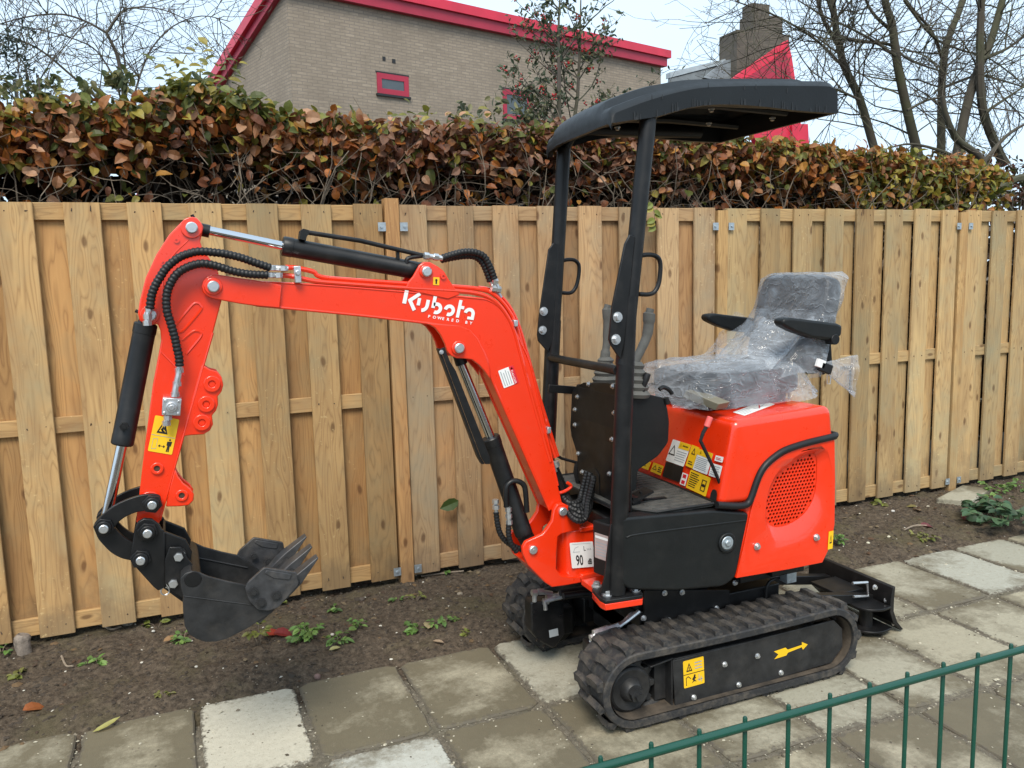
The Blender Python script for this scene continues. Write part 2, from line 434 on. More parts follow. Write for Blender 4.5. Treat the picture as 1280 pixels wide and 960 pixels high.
M['redprint'] = simple('red_print', (.62, .015, .03), .45, var=.1)
M['greyprint'] = simple('grey_print', (.33, .36, .38), .5, var=.1)
M['grip'] = simple('grey_lever_rubber', (.105, .10, .088), .65, var=.15, bump=.15)
M['mat'] = simple('ribbed_floor_mat', (.055, .054, .050), .8, var=.5, scale=26, bump=.3, dirt=(.15, .13, .10), dirt_amt=.5)
M['seatcloth'] = simple('dark_seat_vinyl', (.020, .022, .028), .5, var=.3, bump=.1)
M['tan'] = simple('olive_seat_bracket', (.19, .17, .12), .5, var=.1)
M['worn'] = simple('scuffed_steel', (.036, .036, .038), .42, var=.5, scale=26, bump=.15, dirt=(.14, .12, .10), dirt_amt=.4)
M['dust'] = simple('dusty_inner_rubber', (.062, .047, .033), .9, var=.6, scale=18, bump=.3)
M['rust'] = simple('rusty_earthy_steel', (.055, .035, .022), .85, var=.6, scale=24, bump=.3)
M['film'] = plastic_film()
M['pink'] = simple('pink_grip', (.75, .11, .10), .5, var=.1)
M['green'] = paint('green_powder_coat', (.002, .052, .031), .34, .2)
M['leaf'] = attr_mat('beech_leaves', .5, .25)
M['weed'] = attr_mat('weed_leaves', .55, .2)
M['stone'] = attr_mat('small_stones', .85, 0.0)
M['twig'] = simple('hedge_twig_bark', (.135, .105, .075), .85, var=.45, scale=40)
M['bark'] = bark_mat('grey_bark', (.045, .036, .030), (.12, .10, .08), (.075, .08, .04))
M['bark2'] = bark_mat('mossy_bark', (.030, .025, .018), (.085, .07, .05), (.06, .065, .028))
M['brick'] = brick_mat('buff_brick', (.36, .295, .225), (.29, .235, .18), (.21, .18, .15))
M['brickdark'] = brick_mat('brown_brick', (.15, .125, .095), (.10, .085, .07), (.10, .09, .08))
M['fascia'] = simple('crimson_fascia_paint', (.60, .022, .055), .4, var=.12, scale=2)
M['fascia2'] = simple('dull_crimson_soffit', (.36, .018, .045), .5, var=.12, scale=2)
M['pane'] = simple('window_glass', (.07, .085, .095), .08, var=.2, scale=2)
M['slate'] = simple('grey_roof_slate', (.085, .095, .10), .5, var=.3, scale=3)
M['lead'] = simple('lead_flashing', (.22, .25, .27), .45, var=.2, scale=4)

# ------------------------------------------------------------------ ground, soil bed, paving
def fbm(x, y, s, o=4):
    t = 0; a = 1; n = 0
    for i in range(o):
        t += a * noise.noise(Vector((x * s, y * s, i * 7.3))); n += a; a *= .55; s *= 2.1
    return t / n
g = MB(); E_ = 1500
g.add([(-E_, -E_, -.06), (E_, -E_, -.06), (E_, E_, -.06), (-E_, E_, -.06)], [(0, 1, 2, 3)])
tag(g.build('ground', M['soil'], smooth=0), kind='structure')
def soil_h(x, y):
    edge = 3.035 + .06 * fbm(x, 3.1, 2.3, 3) + .02 * fbm(x, 8.1, 14, 2)
    t = max(0, min(1, (y - edge + .16) / .32)); t = t * t * (3 - 2 * t)
    h = -.024 + .046 * t
    h += t * (.030 * fbm(x, y, 3.2) + .022 * fbm(x + 9, y, 11) + .018 * abs(fbm(x, y + 5, 27)) + .010 * fbm(x, y, 70, 2))
    if y > 3.75: h -= (y - 3.75) * .06
    return h
mb = MB(); nx, ny = 620, 150; X0, X1, Y0, Y1 = -1.6, 7.0, 2.72, 4.6
for j in range(ny + 1):
    for i in range(nx + 1):
        x = X0 + (X1 - X0) * i / nx; y = Y0 + (Y1 - Y0) * j / ny
        mb.v.append((x, y, soil_h(x, y)))
for j in range(ny):
    for i in range(nx):
        a = j * (nx + 1) + i; mb.f.append((a, a + 1, a + nx + 2, a + nx + 1))
tag(mb.build('soil_bed', M['soil'], smooth=180, recalc=False), kind='structure')
mb = MB(); nx, ny = 300, 110; X0, X1, Y0, Y1 = -1.6, 7.0, -.6, 2.98
for j in range(ny + 1):
    for i in range(nx + 1):
        x = X0 + (X1 - X0) * i / nx; y = Y0 + (Y1 - Y0) * j / ny
        mb.v.append((x, y, -.007 + .006 * fbm(x, y, 9, 3) - .03 * max(0, (y - 2.75) / .23) ** 2))
for j in range(ny):
    for i in range(nx):
        a = j * (nx + 1) + i; mb.f.append((a, a + 1, a + nx + 2, a + nx + 1))
pav = mb.build('pavement', M['sand'], smooth=180, recalc=False); tag(pav, kind='structure')
# slabs
XS = [-1.555, -1.16, -.77, -.385, -.012, .34, .73, 1.12, 1.50, 1.875, 2.255, 2.60, 2.99, 3.385, 3.77, 4.16, 4.55, 4.94, 5.33, 5.72, 6.11]
YS = [3.035, 2.492, 1.925, 1.37, .82, .27, -.28]
SLAB = {(0, 4): (.0, .25, .9), (0, 5): (.62, .2, .2), (0, 6): (.50, .2, .1), (0, 7): (.12, .5, .9), (0, 3): (.62, .1, .1), (0, 2): (.45, .3, .1), (1, 5): (.0, .9, .1), (1, 6): (.62, .1, .1), (1, 3): (.4, .2, .2),
        (1, 7): (.50, .0, .1), (1, 8): (.30, .3, .1), (1, 9): (.18, .5, .2), (1, 10): (.30, .4, .2), (1, 11): (.20, .2, .1), (0, 11): (.3, .4, .1), (0, 12): (.28, .5, .4), (0, 13): (.12, .9, .8), (0, 14): (.2, .8, .8),
        (1, 12): (.25, .3, .1), (1, 13): (.3, .1, .1), (1, 14): (.35, .1, .1), (2, 8): (.5, .0, .1), (2, 9): (.55, .1, .1), (2, 10): (.68, .2, .1), (2, 11): (.30, .5, .1), (2, 12): (.15, .8, .1)}
for j in range(len(YS) - 1):
    for i in range(len(XS) - 1):
        if j > 3 and i > 14: continue
        y1 = YS[j] - .010; y0 = YS[j + 1] + .010; x0 = XS[i] + .010; x1 = XS[i + 1] - .010
        rr = random.Random(i * 31 + j); pts = []
        nseg = 9
        def wob(x, y): return .009 * fbm(x, y, 14, 3) + (rr.random() - .5) * .003
        cr_ = .012 + rr.random() * .015
        base = fillet([(x0, y0), (x1, y0), (x1, y1), (x0, y1)], cr_, 3)
        base = resample(base, 40)
        pts = [(p[0] + wob(p[0], p[1]), p[1] + wob(p[1], p[0] + 4)) for p in base]
        cx, cy = (x0 + x1) / 2, (y0 + y1) / 2
        tx, ty, dz = (rr.random() - .5) * .012, (rr.random() - .5) * .012, rr.random() * .003 - .0015
        def H(x, y): return dz + (x - cx) * tx + (y - cy) * ty
        s_ = MB(); n = len(pts)
        s_.v += [(x, y, -.035) for x, y in pts]
        s_.v += [(x, y, H(x, y) - .006) for x, y in pts]
        s_.v += [(cx + (x - cx) * .97, cy + (y - cy) * .978, H(x, y)) for x, y in pts]
        for a in range(n):
            b = (a + 1) % n
            s_.f += [(a, b, n + b, n + a), (n + a, n + b, 2 * n + b, 2 * n + a)]
        s_.f.append(tuple(range(2 * n, 3 * n)))
        o = s_.build('paving_slab', M['slab'], pav, smooth=0)
        c_ = SLAB.get((j, i), (.2 + rr.random() * .5, rr.random() * .6, rr.random() * .3))
        o.color = (*c_, 1)

# grit: pale shell bits, small stones, clods
def scatter_bits(name, pts, mat, n_side=5):
    mb = MB(); mb.c = []
    for (x, y, z, r, c) in pts:
        M_ = Matrix.Rotation(rnd.random() * 6.28, 3, 'Z') @ Matrix.Rotation((rnd.random() - .5) * .8, 3, 'X')
        vs = [M_ @ Vector((r * math.cos(a) * (1 + .4 * rnd.random()), r * .75 * math.sin(a) * (1 + .4 * rnd.random()), 0)) for a in [6.283 * k / n_side for k in range(n_side)]]
        top = M_ @ Vector((r * .2 * (rnd.random() - .5), 0, r * (.35 + .35 * rnd.random())))
        b = len(mb.v); P_ = Vector((x, y, z))
        mb.v += [tuple(P_ + v) for v in vs] + [tuple(P_ + top)]
        mb.f += [(b + k, b + (k + 1) % n_side, b + n_side) for k in range(n_side)]
        mb.c += [c] * (n_side + 1)
    o = mb.build(name, mat, smooth=0, recalc=False)
    return tag(o, kind='stuff')
pts = []
def near_joint(x, y):
    dx = min(abs(x - a) for a in XS); dy = min(abs(y - a) for a in YS); return min(dx, dy)
for k in range(22000):
    x = rnd.uniform(-.9, 5.2); y = rnd.uniform(1.0, 3.02); d = near_joint(x, y)
    if d > .020 + .03 * rnd.random() ** 3 and rnd.random() > .07: continue
    r = rnd.uniform(.0018, .0042) if rnd.random() < .9 else rnd.uniform(.004, .008)
    b = rnd.random(); c = (.60, .55, .42) if b < .42 else ((.26, .22, .16) if b < .75 else (.10, .085, .06))
    pts.append((x, y, -.005 if d < .016 else .0005, r, c))
tag(scatter_bits('grit', pts, M['stone']), 'pale grit and shell bits lying in the paving joints', 'grit')
pts = []
for k in range(11000):
    x = rnd.uniform(-1.2, 6.2); y = rnd.uniform(2.98, 3.95)
    b = rnd.random()
    if b < .035: r, c = rnd.uniform(.003, .007), (.70, .66, .56)
    elif b < .30: r, c = rnd.uniform(.0015, .004), (.30, .25, .19)
    else: r, c = rnd.uniform(.003, .010), (.055, .043, .032)
    pts.append((x, y, soil_h(x, y) - .001, r, c))
for k in range(420):
    x = rnd.uniform(-1.2, 6.2); y = rnd.uniform(3.02, 3.9); r = rnd.uniform(.009, .026); pts.append((x, y, soil_h(x, y) - r * .25, r, (.060, .047, .035)))
for k in range(420):
    x = rnd.uniform(-1.2, 6.2); y = rnd.uniform(3.0, 3.95) if rnd.random() < .5 else rnd.uniform(3.55, 3.95); pts.append((x, y, soil_h(x, y) + .002, rnd.uniform(.006, .016), rnd.choice([(.10, .055, .03), (.16, .10, .05), (.07, .045, .03), (.20, .15, .09)])))
tag(scatter_bits('soil_crumb', pts, M['stone']), 'dark crumbs and pale stone chips strewn over the soil bed', 'soil crumbs')

# ------------------------------------------------------------------ fence
def board_mesh(w_, t_, h_, axis='z', rr=rnd):
    """board with its own grain coordinate; lower left front at the origin"""
    x, y, z = (w_, t_, h_) if axis == 'z' else (h_, t_, w_)
    mb = MB(); n = 6
    me_v = []; 
    bow = (rr.random() - .5) * .006; b = .0025
    prof = [(b, 0), (x - b, 0), (x, b), (x, y - b), (x - b, y), (b, y), (0, y - b), (0, b)]
    if axis == 'z':
        for k in range(n + 1):
            zz = z * k / n; o = bow * math.sin(math.pi * k / n)
            me_v += [(p[0] + o * .6, p[1] + o, zz) for p in prof]
    else:
        prof = [(0, b), (b, 0), (z - b, 0), (z, b), (z, y - b), (z - b, y), (b, y), (0, y - b)]
        prof = [(0 + q[1], q[0]) for q in [(b, 0), (z - b, 0), (z, b), (z, y - b), (z - b, y), (b, y), (0, y - b), (0, b)]]
        for k in range(n + 1):
            me_v += [(x * k / n, p[0], p[1]) for p in prof]
    mb.v = me_v
    for k in range(n):
        for i in range(8):
            a, c = k * 8 + i, k * 8 + (i + 1) % 8
            mb.f.append((a, c, c + 8, a + 8))
    mb.f += [tuple(range(7, -1, -1)), tuple(range(n * 8, n * 8 + 8))]
    me = mb.mesh('board', M['wood'], 30)
    at = me.attributes.new('grain', 'FLOAT_VECTOR', 'POINT')
    d = []
    for v in me.vertices:
        d += [v.co.x, v.co.y, v.co.z] if axis == 'z' else [v.co.z, v.co.y, v.co.x]
    at.data.foreach_set('vector', d)
    return me
def put(name, me, parent, loc, tint, tilt=0.0):
    o = bpy.data.objects.new(name, me); col.objects.link(o); o.parent = parent
    o.location = Vector(loc) - (parent.location if parent else Vector()); o.rotation_euler = (0, tilt, 0); o.color = (*tint, 1); return o
def tinted(base, rr, amt=.12):
    k = 1 + (rr.random() - .5) * 2 * amt; j = (rr.random() - .5) * amt * .6
    return (base[0] * k, base[1] * k * (1 + j * .5), base[2] * k * (1 + j))
FY = 3.80
TINTS = [(1.06, .95, .74), (1.05, .955, .76), (.93, .88, .84), (1.02, 1.0, .86), (1.0, 1.0, .88), (1.0, 1.0, .88)]
POSTX = [.955 + 1.857 * k for k in range(-2, 5)]
PLAB = ['wooden fence panel beyond the left edge of the fence', 'orange-toned wooden fence panel behind the digger bucket and arm', 'pinkish brown wooden fence panel behind the boom and canopy posts', 'yellowish wooden fence panel behind the plastic-wrapped seat', 'yellowish wooden fence panel at the right end behind the ivy clump', 'yellowish wooden fence panel continuing past the right end']
QLAB = ['fence post at the far left beyond the digger bucket', 'fence post left of the orange-toned fence panel', 'tall square fence post rising just above its panels behind the boom', 'fence post behind the digger with a knotty board beside it', 'fence post standing above the loose concrete block', 'fence post beyond the right end of the yellowish panel', 'last fence post at the far right']
for k, pxx in enumerate(POSTX):
    rr = random.Random(100 + k)
    h_ = 1.905 if k == 2 else 1.862
    me = board_mesh(.066, .066, h_, 'z', rr)
    po = put('fence_post', me, None, (pxx, 3.786, -.03), tinted((1.15, 1.05, .82) if k > 2 else (1.12, .92, .70), rr, .06))
    tag(po, QLAB[k], 'fence post', 'posts between the fence panels')
    for zz in (1.775, .12):
        for sx in (-1, 1):
            br = MB().box((.033 + sx * .052, -.002, zz), (.036, .0035, .040)); br.cyl((.033 + sx * .055, -.003, zz), (.033 + sx * .055, -.009, zz), .006, 6)
            b = br.build('bracket', M['galv'], None); b.parent = po
for k in range(len(POSTX) - 1):
    rr = random.Random(200 + k); x0 = POSTX[k] + .0705; x1 = POSTX[k + 1] - .0095
    root = empty('wooden_fence', ((x0 + x1) / 2, FY, .055), PLAB[k], 'fence panel', 'wooden panels of the garden fence')
    T = TINTS[k]; pitch = (x1 - x0 - .134) / 7
    for zz, hh in ((1.775, .070), (.906, .068), (.058, .075)):
        me = board_mesh(hh, .020, x1 - x0, 'x', rr)
        put('rail', me, root, (x0, FY + .018, zz), tinted(T, rr, .10))
    for i in range(8):
        me = board_mesh(.133 + (rr.random() - .5) * .004, .0175, 1.795 + (rr.random() - .5) * .006, 'z', rr)
        put('board', me, root, (x0 + pitch * i, FY - rr.random() * .001, .052 + (rr.random() - .5) * .006), tinted(T, rr, .26), (rr.random() - .5) * .004)
    nl = MB()
    for i in range(8):
        for zz in (1.81, .94, .095):
            for dx in (.03, .10): nl.cyl((x0 + pitch * i + dx + rr.gauss(0, .004), FY + .002, zz + rr.gauss(0, .008)), (x0 + pitch * i + dx, FY - .0015, zz), .0026, 6)
    nl.build('nail_heads', M['rust'], root)['kind'] = 'stuff'
    for i in range(7):
        me = board_mesh(.136, .0175, 1.79, 'z', rr)
        put('board', me, root, (x0 + pitch * (i + .5) - .003, FY + .0385, .055), tinted((T[0] * .97, T[1] * .88, T[2] * .80) if k < 3 else T, rr, .18))  # left panels' back boards tinted browner, with recess shade put into the tint


# ------------------------------------------------------------------ mini excavator
EX = empty('mini_excavator', (1.70, 2.62, 0.0), 'orange-red and black tracked mini excavator with canopy standing on the slabs', 'excavator')
def part(mb, name, mat, parent=None, smooth=38, bevel=0, seg=2, recalc=True):
    return mb.build(name, mat, parent or EX, smooth, bevel, seg, recalc)
def parts(mb, name, mat, parent=None, **kw):
    """shapes that do not touch become objects of their own"""
    n = len(mb.v); par = list(range(n))
    def find(i):
        while par[i] != i: par[i] = par[par[i]]; i = par[i]
        return i
    for f in mb.f:
        for i in f[1:]: par[find(i)] = find(f[0])
    isl = {}
    for i in range(n): isl.setdefault(find(i), []).append(i)
    g = []
    for ids in isl.values():
        lo = [min(mb.v[i][k] for i in ids) - .002 for k in range(3)]; hi = [max(mb.v[i][k] for i in ids) + .002 for k in range(3)]
        c = [sum(mb.v[i][k] for i in ids) / len(ids) for k in range(3)]; g.append([ids, lo, hi, c])
    big = name in ('oil_pipe', 'hydraulic_hose', 'travel_hose', 'hydraulic_pipe')
    merged = not big
    while merged:
        merged = False
        for a in range(len(g)):
            for b in range(a + 1, len(g)):
                A, B = g[a], g[b]
                if all(A[1][k] <= B[2][k] and B[1][k] <= A[2][k] for k in range(3)):
                    A[0] = A[0] + B[0]; A[1] = [min(A[1][k], B[1][k]) for k in range(3)]; A[2] = [max(A[2][k], B[2][k]) for k in range(3)]; g.pop(b); merged = True; break
            if merged: break
    out = []
    for ids, *_ in g:
        m = {v: k for k, v in enumerate(ids)}; q = MB(); q.v = [mb.v[i] for i in ids]; S_ = set(ids)
        q.f = [tuple(m[i] for i in f) for f in mb.f if f[0] in S_]; out.append(part(q, name, mat, parent, **kw))
    return out[0]
# shared bolt / pin meshes, axis along -Y, unit radius
def hexbolt():
    mb = MB(); mb.cyl((0, .15, 0), (0, -.22, 0), 1.25, 14); mb.cyl((0, -.2, 0), (0, -1.0, 0), .86, 6); mb.cyl((0, -.9, 0), (0, -1.15, 0), .66, 12); return mb.mesh('bolt', M['zinc'], 30)
def roundpin():
    mb = MB(); mb.tube([(0, .5, 0), (0, -.45, 0), (0, -.6, 0)], [1, 1, .82], 18); mb.cyl((0, -.55, 0), (0, -.66, 0), .30, 8); return mb.mesh('pin', M['zinc'], 30)
BOLT, PIN = hexbolt(), roundpin()
def sub(name, me, parent, loc, s, rot=(0, 0, 0)):
    o = bpy.data.objects.new(name, me); col.objects.link(o); o.parent = parent; o.location = loc; o.scale = (s, s, s); o.rotation_euler = rot
    if parent.parent is None: o.location = Vector(loc) - parent.location
    return o
def bolts(pts, y, r, parent, me=None, name='bolt', rot=(0, 0, 0)):
    for p in pts:
        sub(name, me or BOLT, parent, (p[0], y, p[1]), r, (rot[0], rnd.random() * 6 if me is None and rot == (0, 0, 0) else rot[1], rot[2]))

# ---- tracks
TC0, TC1, TZ, TR = 1.335, 2.155, .142, .1265
def track_loop(n):
    out = []; L1 = TC1 - TC0; L2 = math.pi * TR; tot = 2 * L1 + 2 * L2
    for i in range(n):
        s = tot * i / n
        if s < L1: x = TC0 + s; out.append(((x, TZ + TR - .006 * math.sin(math.pi * s / L1)), (1, 0), (0, 1)))
        elif s < L1 + L2:
            a = (s - L1) / TR; out.append(((TC1 + TR * math.sin(a), TZ + TR * math.cos(a)), (math.cos(a), -math.sin(a)), (math.sin(a), math.cos(a))))
        elif s < 2 * L1 + L2: x = TC1 - (s - L1 - L2); out.append(((x, TZ - TR), (-1, 0), (0, -1)))
        else:
            a = math.pi + (s - 2 * L1 - L2) / TR; out.append(((TC0 + TR * math.sin(a), TZ + TR * math.cos(a)), (math.cos(a), -math.sin(a)), (math.sin(a), math.cos(a))))
    return out
def lug_mesh(side):
    mb = MB(); h = .0175
    # chevron arm: bar from the middle of the belt out to its edge, swept back; local x along track, y across, z out
    for s in (1, -1):
        sh = 0 if s == 1 else .036
        a = [(-.013 + sh, -.006), (.022 + sh, -.006), (.034 + sh, s * .05), (.030 + sh, s * .090), (-.006 + sh, s * .090), (-.002 + sh, s * .05)]
        if s == -1: pass
        n = len(a); vs = [(x, y, -.004) for x, y in a] + [(x * .72 + sh * .28 + .003, y * .965, h) for x, y in a]
        fs = [tuple(range(n, 2 * n))] + [(i, (i + 1) % n, n + (i + 1) % n, n + i) for i in range(n)]
        mb.add(vs, fs)
    me = mb.mesh('lug', M['rubber'], 25)
    return me
LUG = lug_mesh(1)
def make_track(y0, y1, near):
    yc = (y0 + y1) / 2
    mb = MB(); lp = track_loop(96); n = len(lp)
    pr = [(y0, 0), (y0 + .004, .004), (y1 - .004, .004), (y1, 0), (y1, -.020), (y1 - .03, -.024), (yc + .03, -.024), (yc + .02, -.036), (yc - .02, -.036), (yc - .03, -.024), (y0 + .03, -.024), (y0, -.020)]
    m = len(pr)
    for k, (p, t, nn) in enumerate(lp):
        guide = 1 if k % 4 < 2 else .55
        for (y, d) in pr:
            dd = d if d > -.03 else -.024 - (.014 if k % 4 < 2 else 0)
            mb.v.append((p[0] + nn[0] * dd, y, p[1] + nn[1] * dd))
    for i in range(n):
        j = (i + 1) % n
        for k in range(m):
            l = (k + 1) % m; mb.f.append((i * m + k, i * m + l, j * m + l, j * m + k))
    tr = part(mb, 'track', M['rubber'], smooth=30)
    ib = MB()
    for k, (p, t, nn) in enumerate(lp):
        for y in (y0 + .006, y1 - .006): ib.v.append((p[0] - nn[0] * .0262, y, p[1] - nn[1] * .0262))
    ib.f = [(2 * i, 2 * i + 1, 2 * ((i + 1) % n) + 1, 2 * ((i + 1) % n)) for i in range(n)]
    part(ib, 'inner_belt', M['dust'], tr, smooth=60)
    for (p, t, nn) in track_loop(35):
        o = bpy.data.objects.new('lug', LUG); col.objects.link(o); o.parent = tr
        X = Vector((t[0], 0, t[1])); Z = Vector((nn[0], 0, nn[1])); Y = Z.cross(X)
        Mx = Matrix(((X.x, Y.x, Z.x, p[0]), (X.y, Y.y, Z.y, yc), (X.z, Y.z, Z.z, p[1]), (0, 0, 0, 1)))
        o.matrix_basis = Mx
    return tr
tr1 = make_track(2.205, 2.400, True); tr2 = make_track(2.862, 3.057, False)
def wheel(y0, y1, cx, r, teeth, parent, name, mat, hubside):
    mb = MB(); out = []
    if teeth:
        for i in range(teeth):
            for da, rr_ in ((-.28, r), (-.17, r * 1.20), (.17, r * 1.20), (.28, r)):
                a = 2 * math.pi * (i + da) / teeth; out.append((cx + rr_ * math.cos(a), TZ - .018 + rr_ * math.sin(a)))
    else: out = [(cx + r * math.cos(6.283 * i / 28), TZ - .004 + r * math.sin(6.283 * i / 28)) for i in range(28)]
    mb.prism(out, y0, y1)
    return part(mb, name, mat, parent, bevel=.003)
for tr, yo, s in ((tr1, 2.205, 1), (tr2, 3.057, -1)):
    sp = wheel(yo + s * .062, yo + s * .085, TC0, .0845, 11, tr, 'sprocket', M['dull'], s)
    hub = MB(); cz = TZ - .018
    hub.tube([(TC0, yo + s * .10, cz), (TC0, yo + s * .052, cz), (TC0, yo + s * .046, cz), (TC0, yo + s * .05, cz), (TC0, yo + s * .03, cz), (TC0, yo + s * .024, cz)], [.077, .077, .070, .042, .034, .028], 28)
    hub.cyl((TC0, yo + s * .026, cz), (TC0, yo + s * .004, cz), .0245, 6); hub.cyl((TC0, yo + s * .006, cz), (TC0, yo - s * .012, cz), .0125, 12)
    part(hub, 'hub', M['dull'], tr)
    wheel(yo + s * .07, yo + s * .15, TC1, .085, 0, tr, 'idler', M['rust'], s)
    for x in (1.555, 1.735, 1.915, 2.06):
        mb = MB(); mb.tube([(x, yo + s * .040, .066), (x, yo + s * .058, .066), (x, yo + s * .062, .066), (x, yo + s * .14, .066)], [.047, .047, .036, .036], 22); part(mb, 'roller', M['rust'], tr)
# near track frame: side box with chamfered rear end
PL = [(1.486,0.204),(2.189,0.214),(2.231,0.173),(2.235,0.1),(2.183,0.048),(1.496,0.03)]
mb = MB(); mb.prism(PL, 2.232, 2.238)
fr = part(mb, 'track_frame', M['dull'], bevel=.002)
b2 = MB(); b2.prism([(1.40, .19), (1.486, .205), (1.486, .032), (1.44, .075)], 2.30, 2.306); b2.box((1.487, 2.272, .118), (.006, .07, .17)); b2.prism([(1.44, .185), (2.18, .2), (2.18, .05), (1.44, .05)], 2.275, 2.36)
b2.box((1.80, 2.252, .206), (.62, .034, .005)); b2.prism([(1.40, .20), (1.49, .212), (1.49, .206), (1.40, .194)], 2.236, 2.30)
part(b2, 'frame_web', M['dull'], fr, bevel=.002)
bolts([(1.57,0.054),(1.759,0.058),(1.945,0.062),(1.698,0.147),(1.839,0.148)], 2.2315, .0082, fr)
yo_ = 2.2305
dq = [(1.53,2.231,0.095),(1.615,2.231,0.097),(1.609,2.231,0.196),(1.526,2.231,0.194)]
def quad_plane(q4):
    q4 = [Vector(p) for p in q4]; u = ((q4[1] - q4[0]) + (q4[2] - q4[3])) / 2; v = ((q4[3] - q4[0]) + (q4[2] - q4[1])) / 2
    return Plane2(q4[0], u, v)
def decal(q4, base_mat, parent, prints, name='decal', h=.0006):
    """q4 bottom-left, bottom-right, top-right, top-left; prints: list of (material, polygons in 0..1 coordinates)"""
    pl = quad_plane(q4)
    o = flat(name, pl, [fillet(rect(0, 0, 1, 1), .05, 3)], base_mat, parent, h)
    by = {}
    for mt, po in prints: by.setdefault(mt, []).extend(po)
    for mt, po in by.items():
        pr = flat('print', pl, po, mt, None, h + .0007); pr.parent = parent if parent.parent and parent.parent.parent else o
        if pr.parent.parent is None: pr.location = -pr.parent.location
    return o
def tri(cx, cy, r, asp=1.0): return [(cx - r * asp, cy - r * .6), (cx + r * asp, cy - r * .6), (cx, cy + r)]
def tri_outline(cx, cy, r, w_, asp=1.0):
    a = tri(cx, cy, r, asp); b = tri(cx, cy, r - w_, asp)
    b = tri(cx, cy - w_ * .05, r - w_ * 1.6, asp)
    return [[a[i], a[(i + 1) % 3], b[(i + 1) % 3], b[i]] for i in range(3)]
def lines(x0, y0, x1, y1, n, fill=.45, rag=.25, seed=1):
    rr = random.Random(seed); h = (y1 - y0) / n; return [rect(x0, y0 + h * (i + .5 - fill / 2), x1 - (x1 - x0) * rag * rr.random(), y0 + h * (i + .5 + fill / 2)) for i in range(n)]
def disc(cx, cy, r, n=12, asp=1.0): return [(cx + r * asp * math.cos(6.283 * i / n), cy + r * math.sin(6.283 * i / n)) for i in range(n)]
warn = [(M['print'], [rect(0.0, .475, 1.0, .50)] + tri_outline(.28, .70, .20, .05, .75) + [rect(.26, .64, .30, .74)]),
        (M['greyprint'], lines(.55, .58, .93, .9, 3, .35, .2, 3)),
        (M['print'], [[(.40, .26), (.50, .38), (.60, .30), (.52, .24), (.62, .14), (.50, .18), (.38, .12), (.46, .22)], disc(.53, .385, .045)] + ribbon([(.12, .08), (.12, .36), (.22, .40), (.34, .30)], .03)),
        (M['greyprint'], ribbon([(.74, .12), (.74, .40)], .03) + ribbon([(.66, .2), (.92, .2)], .03) + ribbon([(.84, .1), (.84, .3)], .03))]
decal(dq, M['yellow'], fr, warn)
ar = [(1.911,0.15),(1.964,0.154),(1.974,0.144),(2.039,0.149),(2.038,0.16),(2.066,0.145),(2.044,0.129),(2.038,0.14),(1.975,0.132),(1.968,0.123),(1.914,0.12),(1.932,0.135)]
mb = MB(); mb.add([(p[0], yo_, p[1]) for p in ar], [tuple(range(len(ar)))]); part(mb, 'arrow_decal', M['yellow'], fr, smooth=0)
# far track frame
mb = MB(); mb.prism([(1.42, .20), (2.19, .21), (2.23, .17), (2.23, .10), (2.18, .05), (1.42, .04)], 3.02, 3.03); mb.prism([(1.40, .19), (2.18, .2), (2.18, .05), (1.40, .05)], 2.93, 2.99)
part(mb, 'track_frame', M['dull'], bevel=.002)
# undercarriage centre
mb = MB(); mb.box((1.78, 2.63, .245), (.62, .43, .13)); mb.box((1.62, 2.63, .345), (.30, .40, .10)); mb.cyl((1.70, 2.62, .36), (1.70, 2.62, .445), .17, 28)
mb.box((1.50, 2.402, .165), (.10, .10, .10)); mb.box((2.0, 2.402, .165), (.10, .10, .10)); mb.box((1.50, 2.86, .165), (.10, .10, .10)); mb.box((2.0, 2.86, .165), (.10, .10, .10))
mb.box((1.50, 2.62, .19), (.06, .30, .12))
uc = part(mb, 'undercarriage', M['black'], bevel=.004)
mb = MB(); mb.prism([(1.48,0.394),(1.846,0.33),(1.846,0.27),(1.669,0.254),(1.48,0.269)], 2.40, 2.412)
part(mb, 'frame_plate', M['black'], bevel=.002)
bolts([(1.785,0.272),(1.577,0.266),(1.473,0.294),(1.56,0.371),(1.634,0.361),(1.867,0.357)], 2.397, .0085, uc)
# travel motor on the inside of the far track, with fittings and hoses
mb = MB(); mb.tube([(1.335, 2.89, TZ - .01), (1.335, 2.845, TZ - .01), (1.335, 2.84, TZ - .01)], [.098, .098, .09], 26)
mb.box((1.345, 2.82, .145), (.10, .05, .11)); mb.prism(fillet([(1.186,0.28),(1.324,0.261),(1.329,0.124),(1.279,0.072),(1.213,0.121),(1.187,0.159)], .012, 3), 2.735, 2.80)
mo = part(mb, 'travel_motor', M['black'], bevel=.006)
bolts([(1.2,0.238),(1.31,0.204),(1.21,0.124),(1.237,0.092)], 2.733, .007, mo, MB().cyl((0, .3, 0), (0, -1, 0), 1, 6).mesh('bolt', M['black'], 30))
dq = [(1.26,2.733,0.124),(1.298,2.733,0.126),(1.295,2.733,0.156),(1.257,2.733,0.154)]; flat('plate_label', quad_plane(dq), [rect(0, 0, 1, 1)], M['greyprint'], mo, .001)
mb = MB()
for c in ("668,754 668,742 675,740 692,743;2.72",): pass
mb.tube([(1.203,2.74,0.277),(1.204,2.74,0.312),(1.224,2.74,0.313),(1.277,2.74,0.295)], .0095, 8); mb.tube([(1.24,2.72,0.246),(1.237,2.72,0.278),(1.267,2.72,0.282),(1.318,2.72,0.286)], .0095, 8); mb.tube([(1.267,2.75,0.249),(1.268,2.75,0.277),(1.306,2.75,0.28),(1.357,2.75,0.281)], .0085, 8)
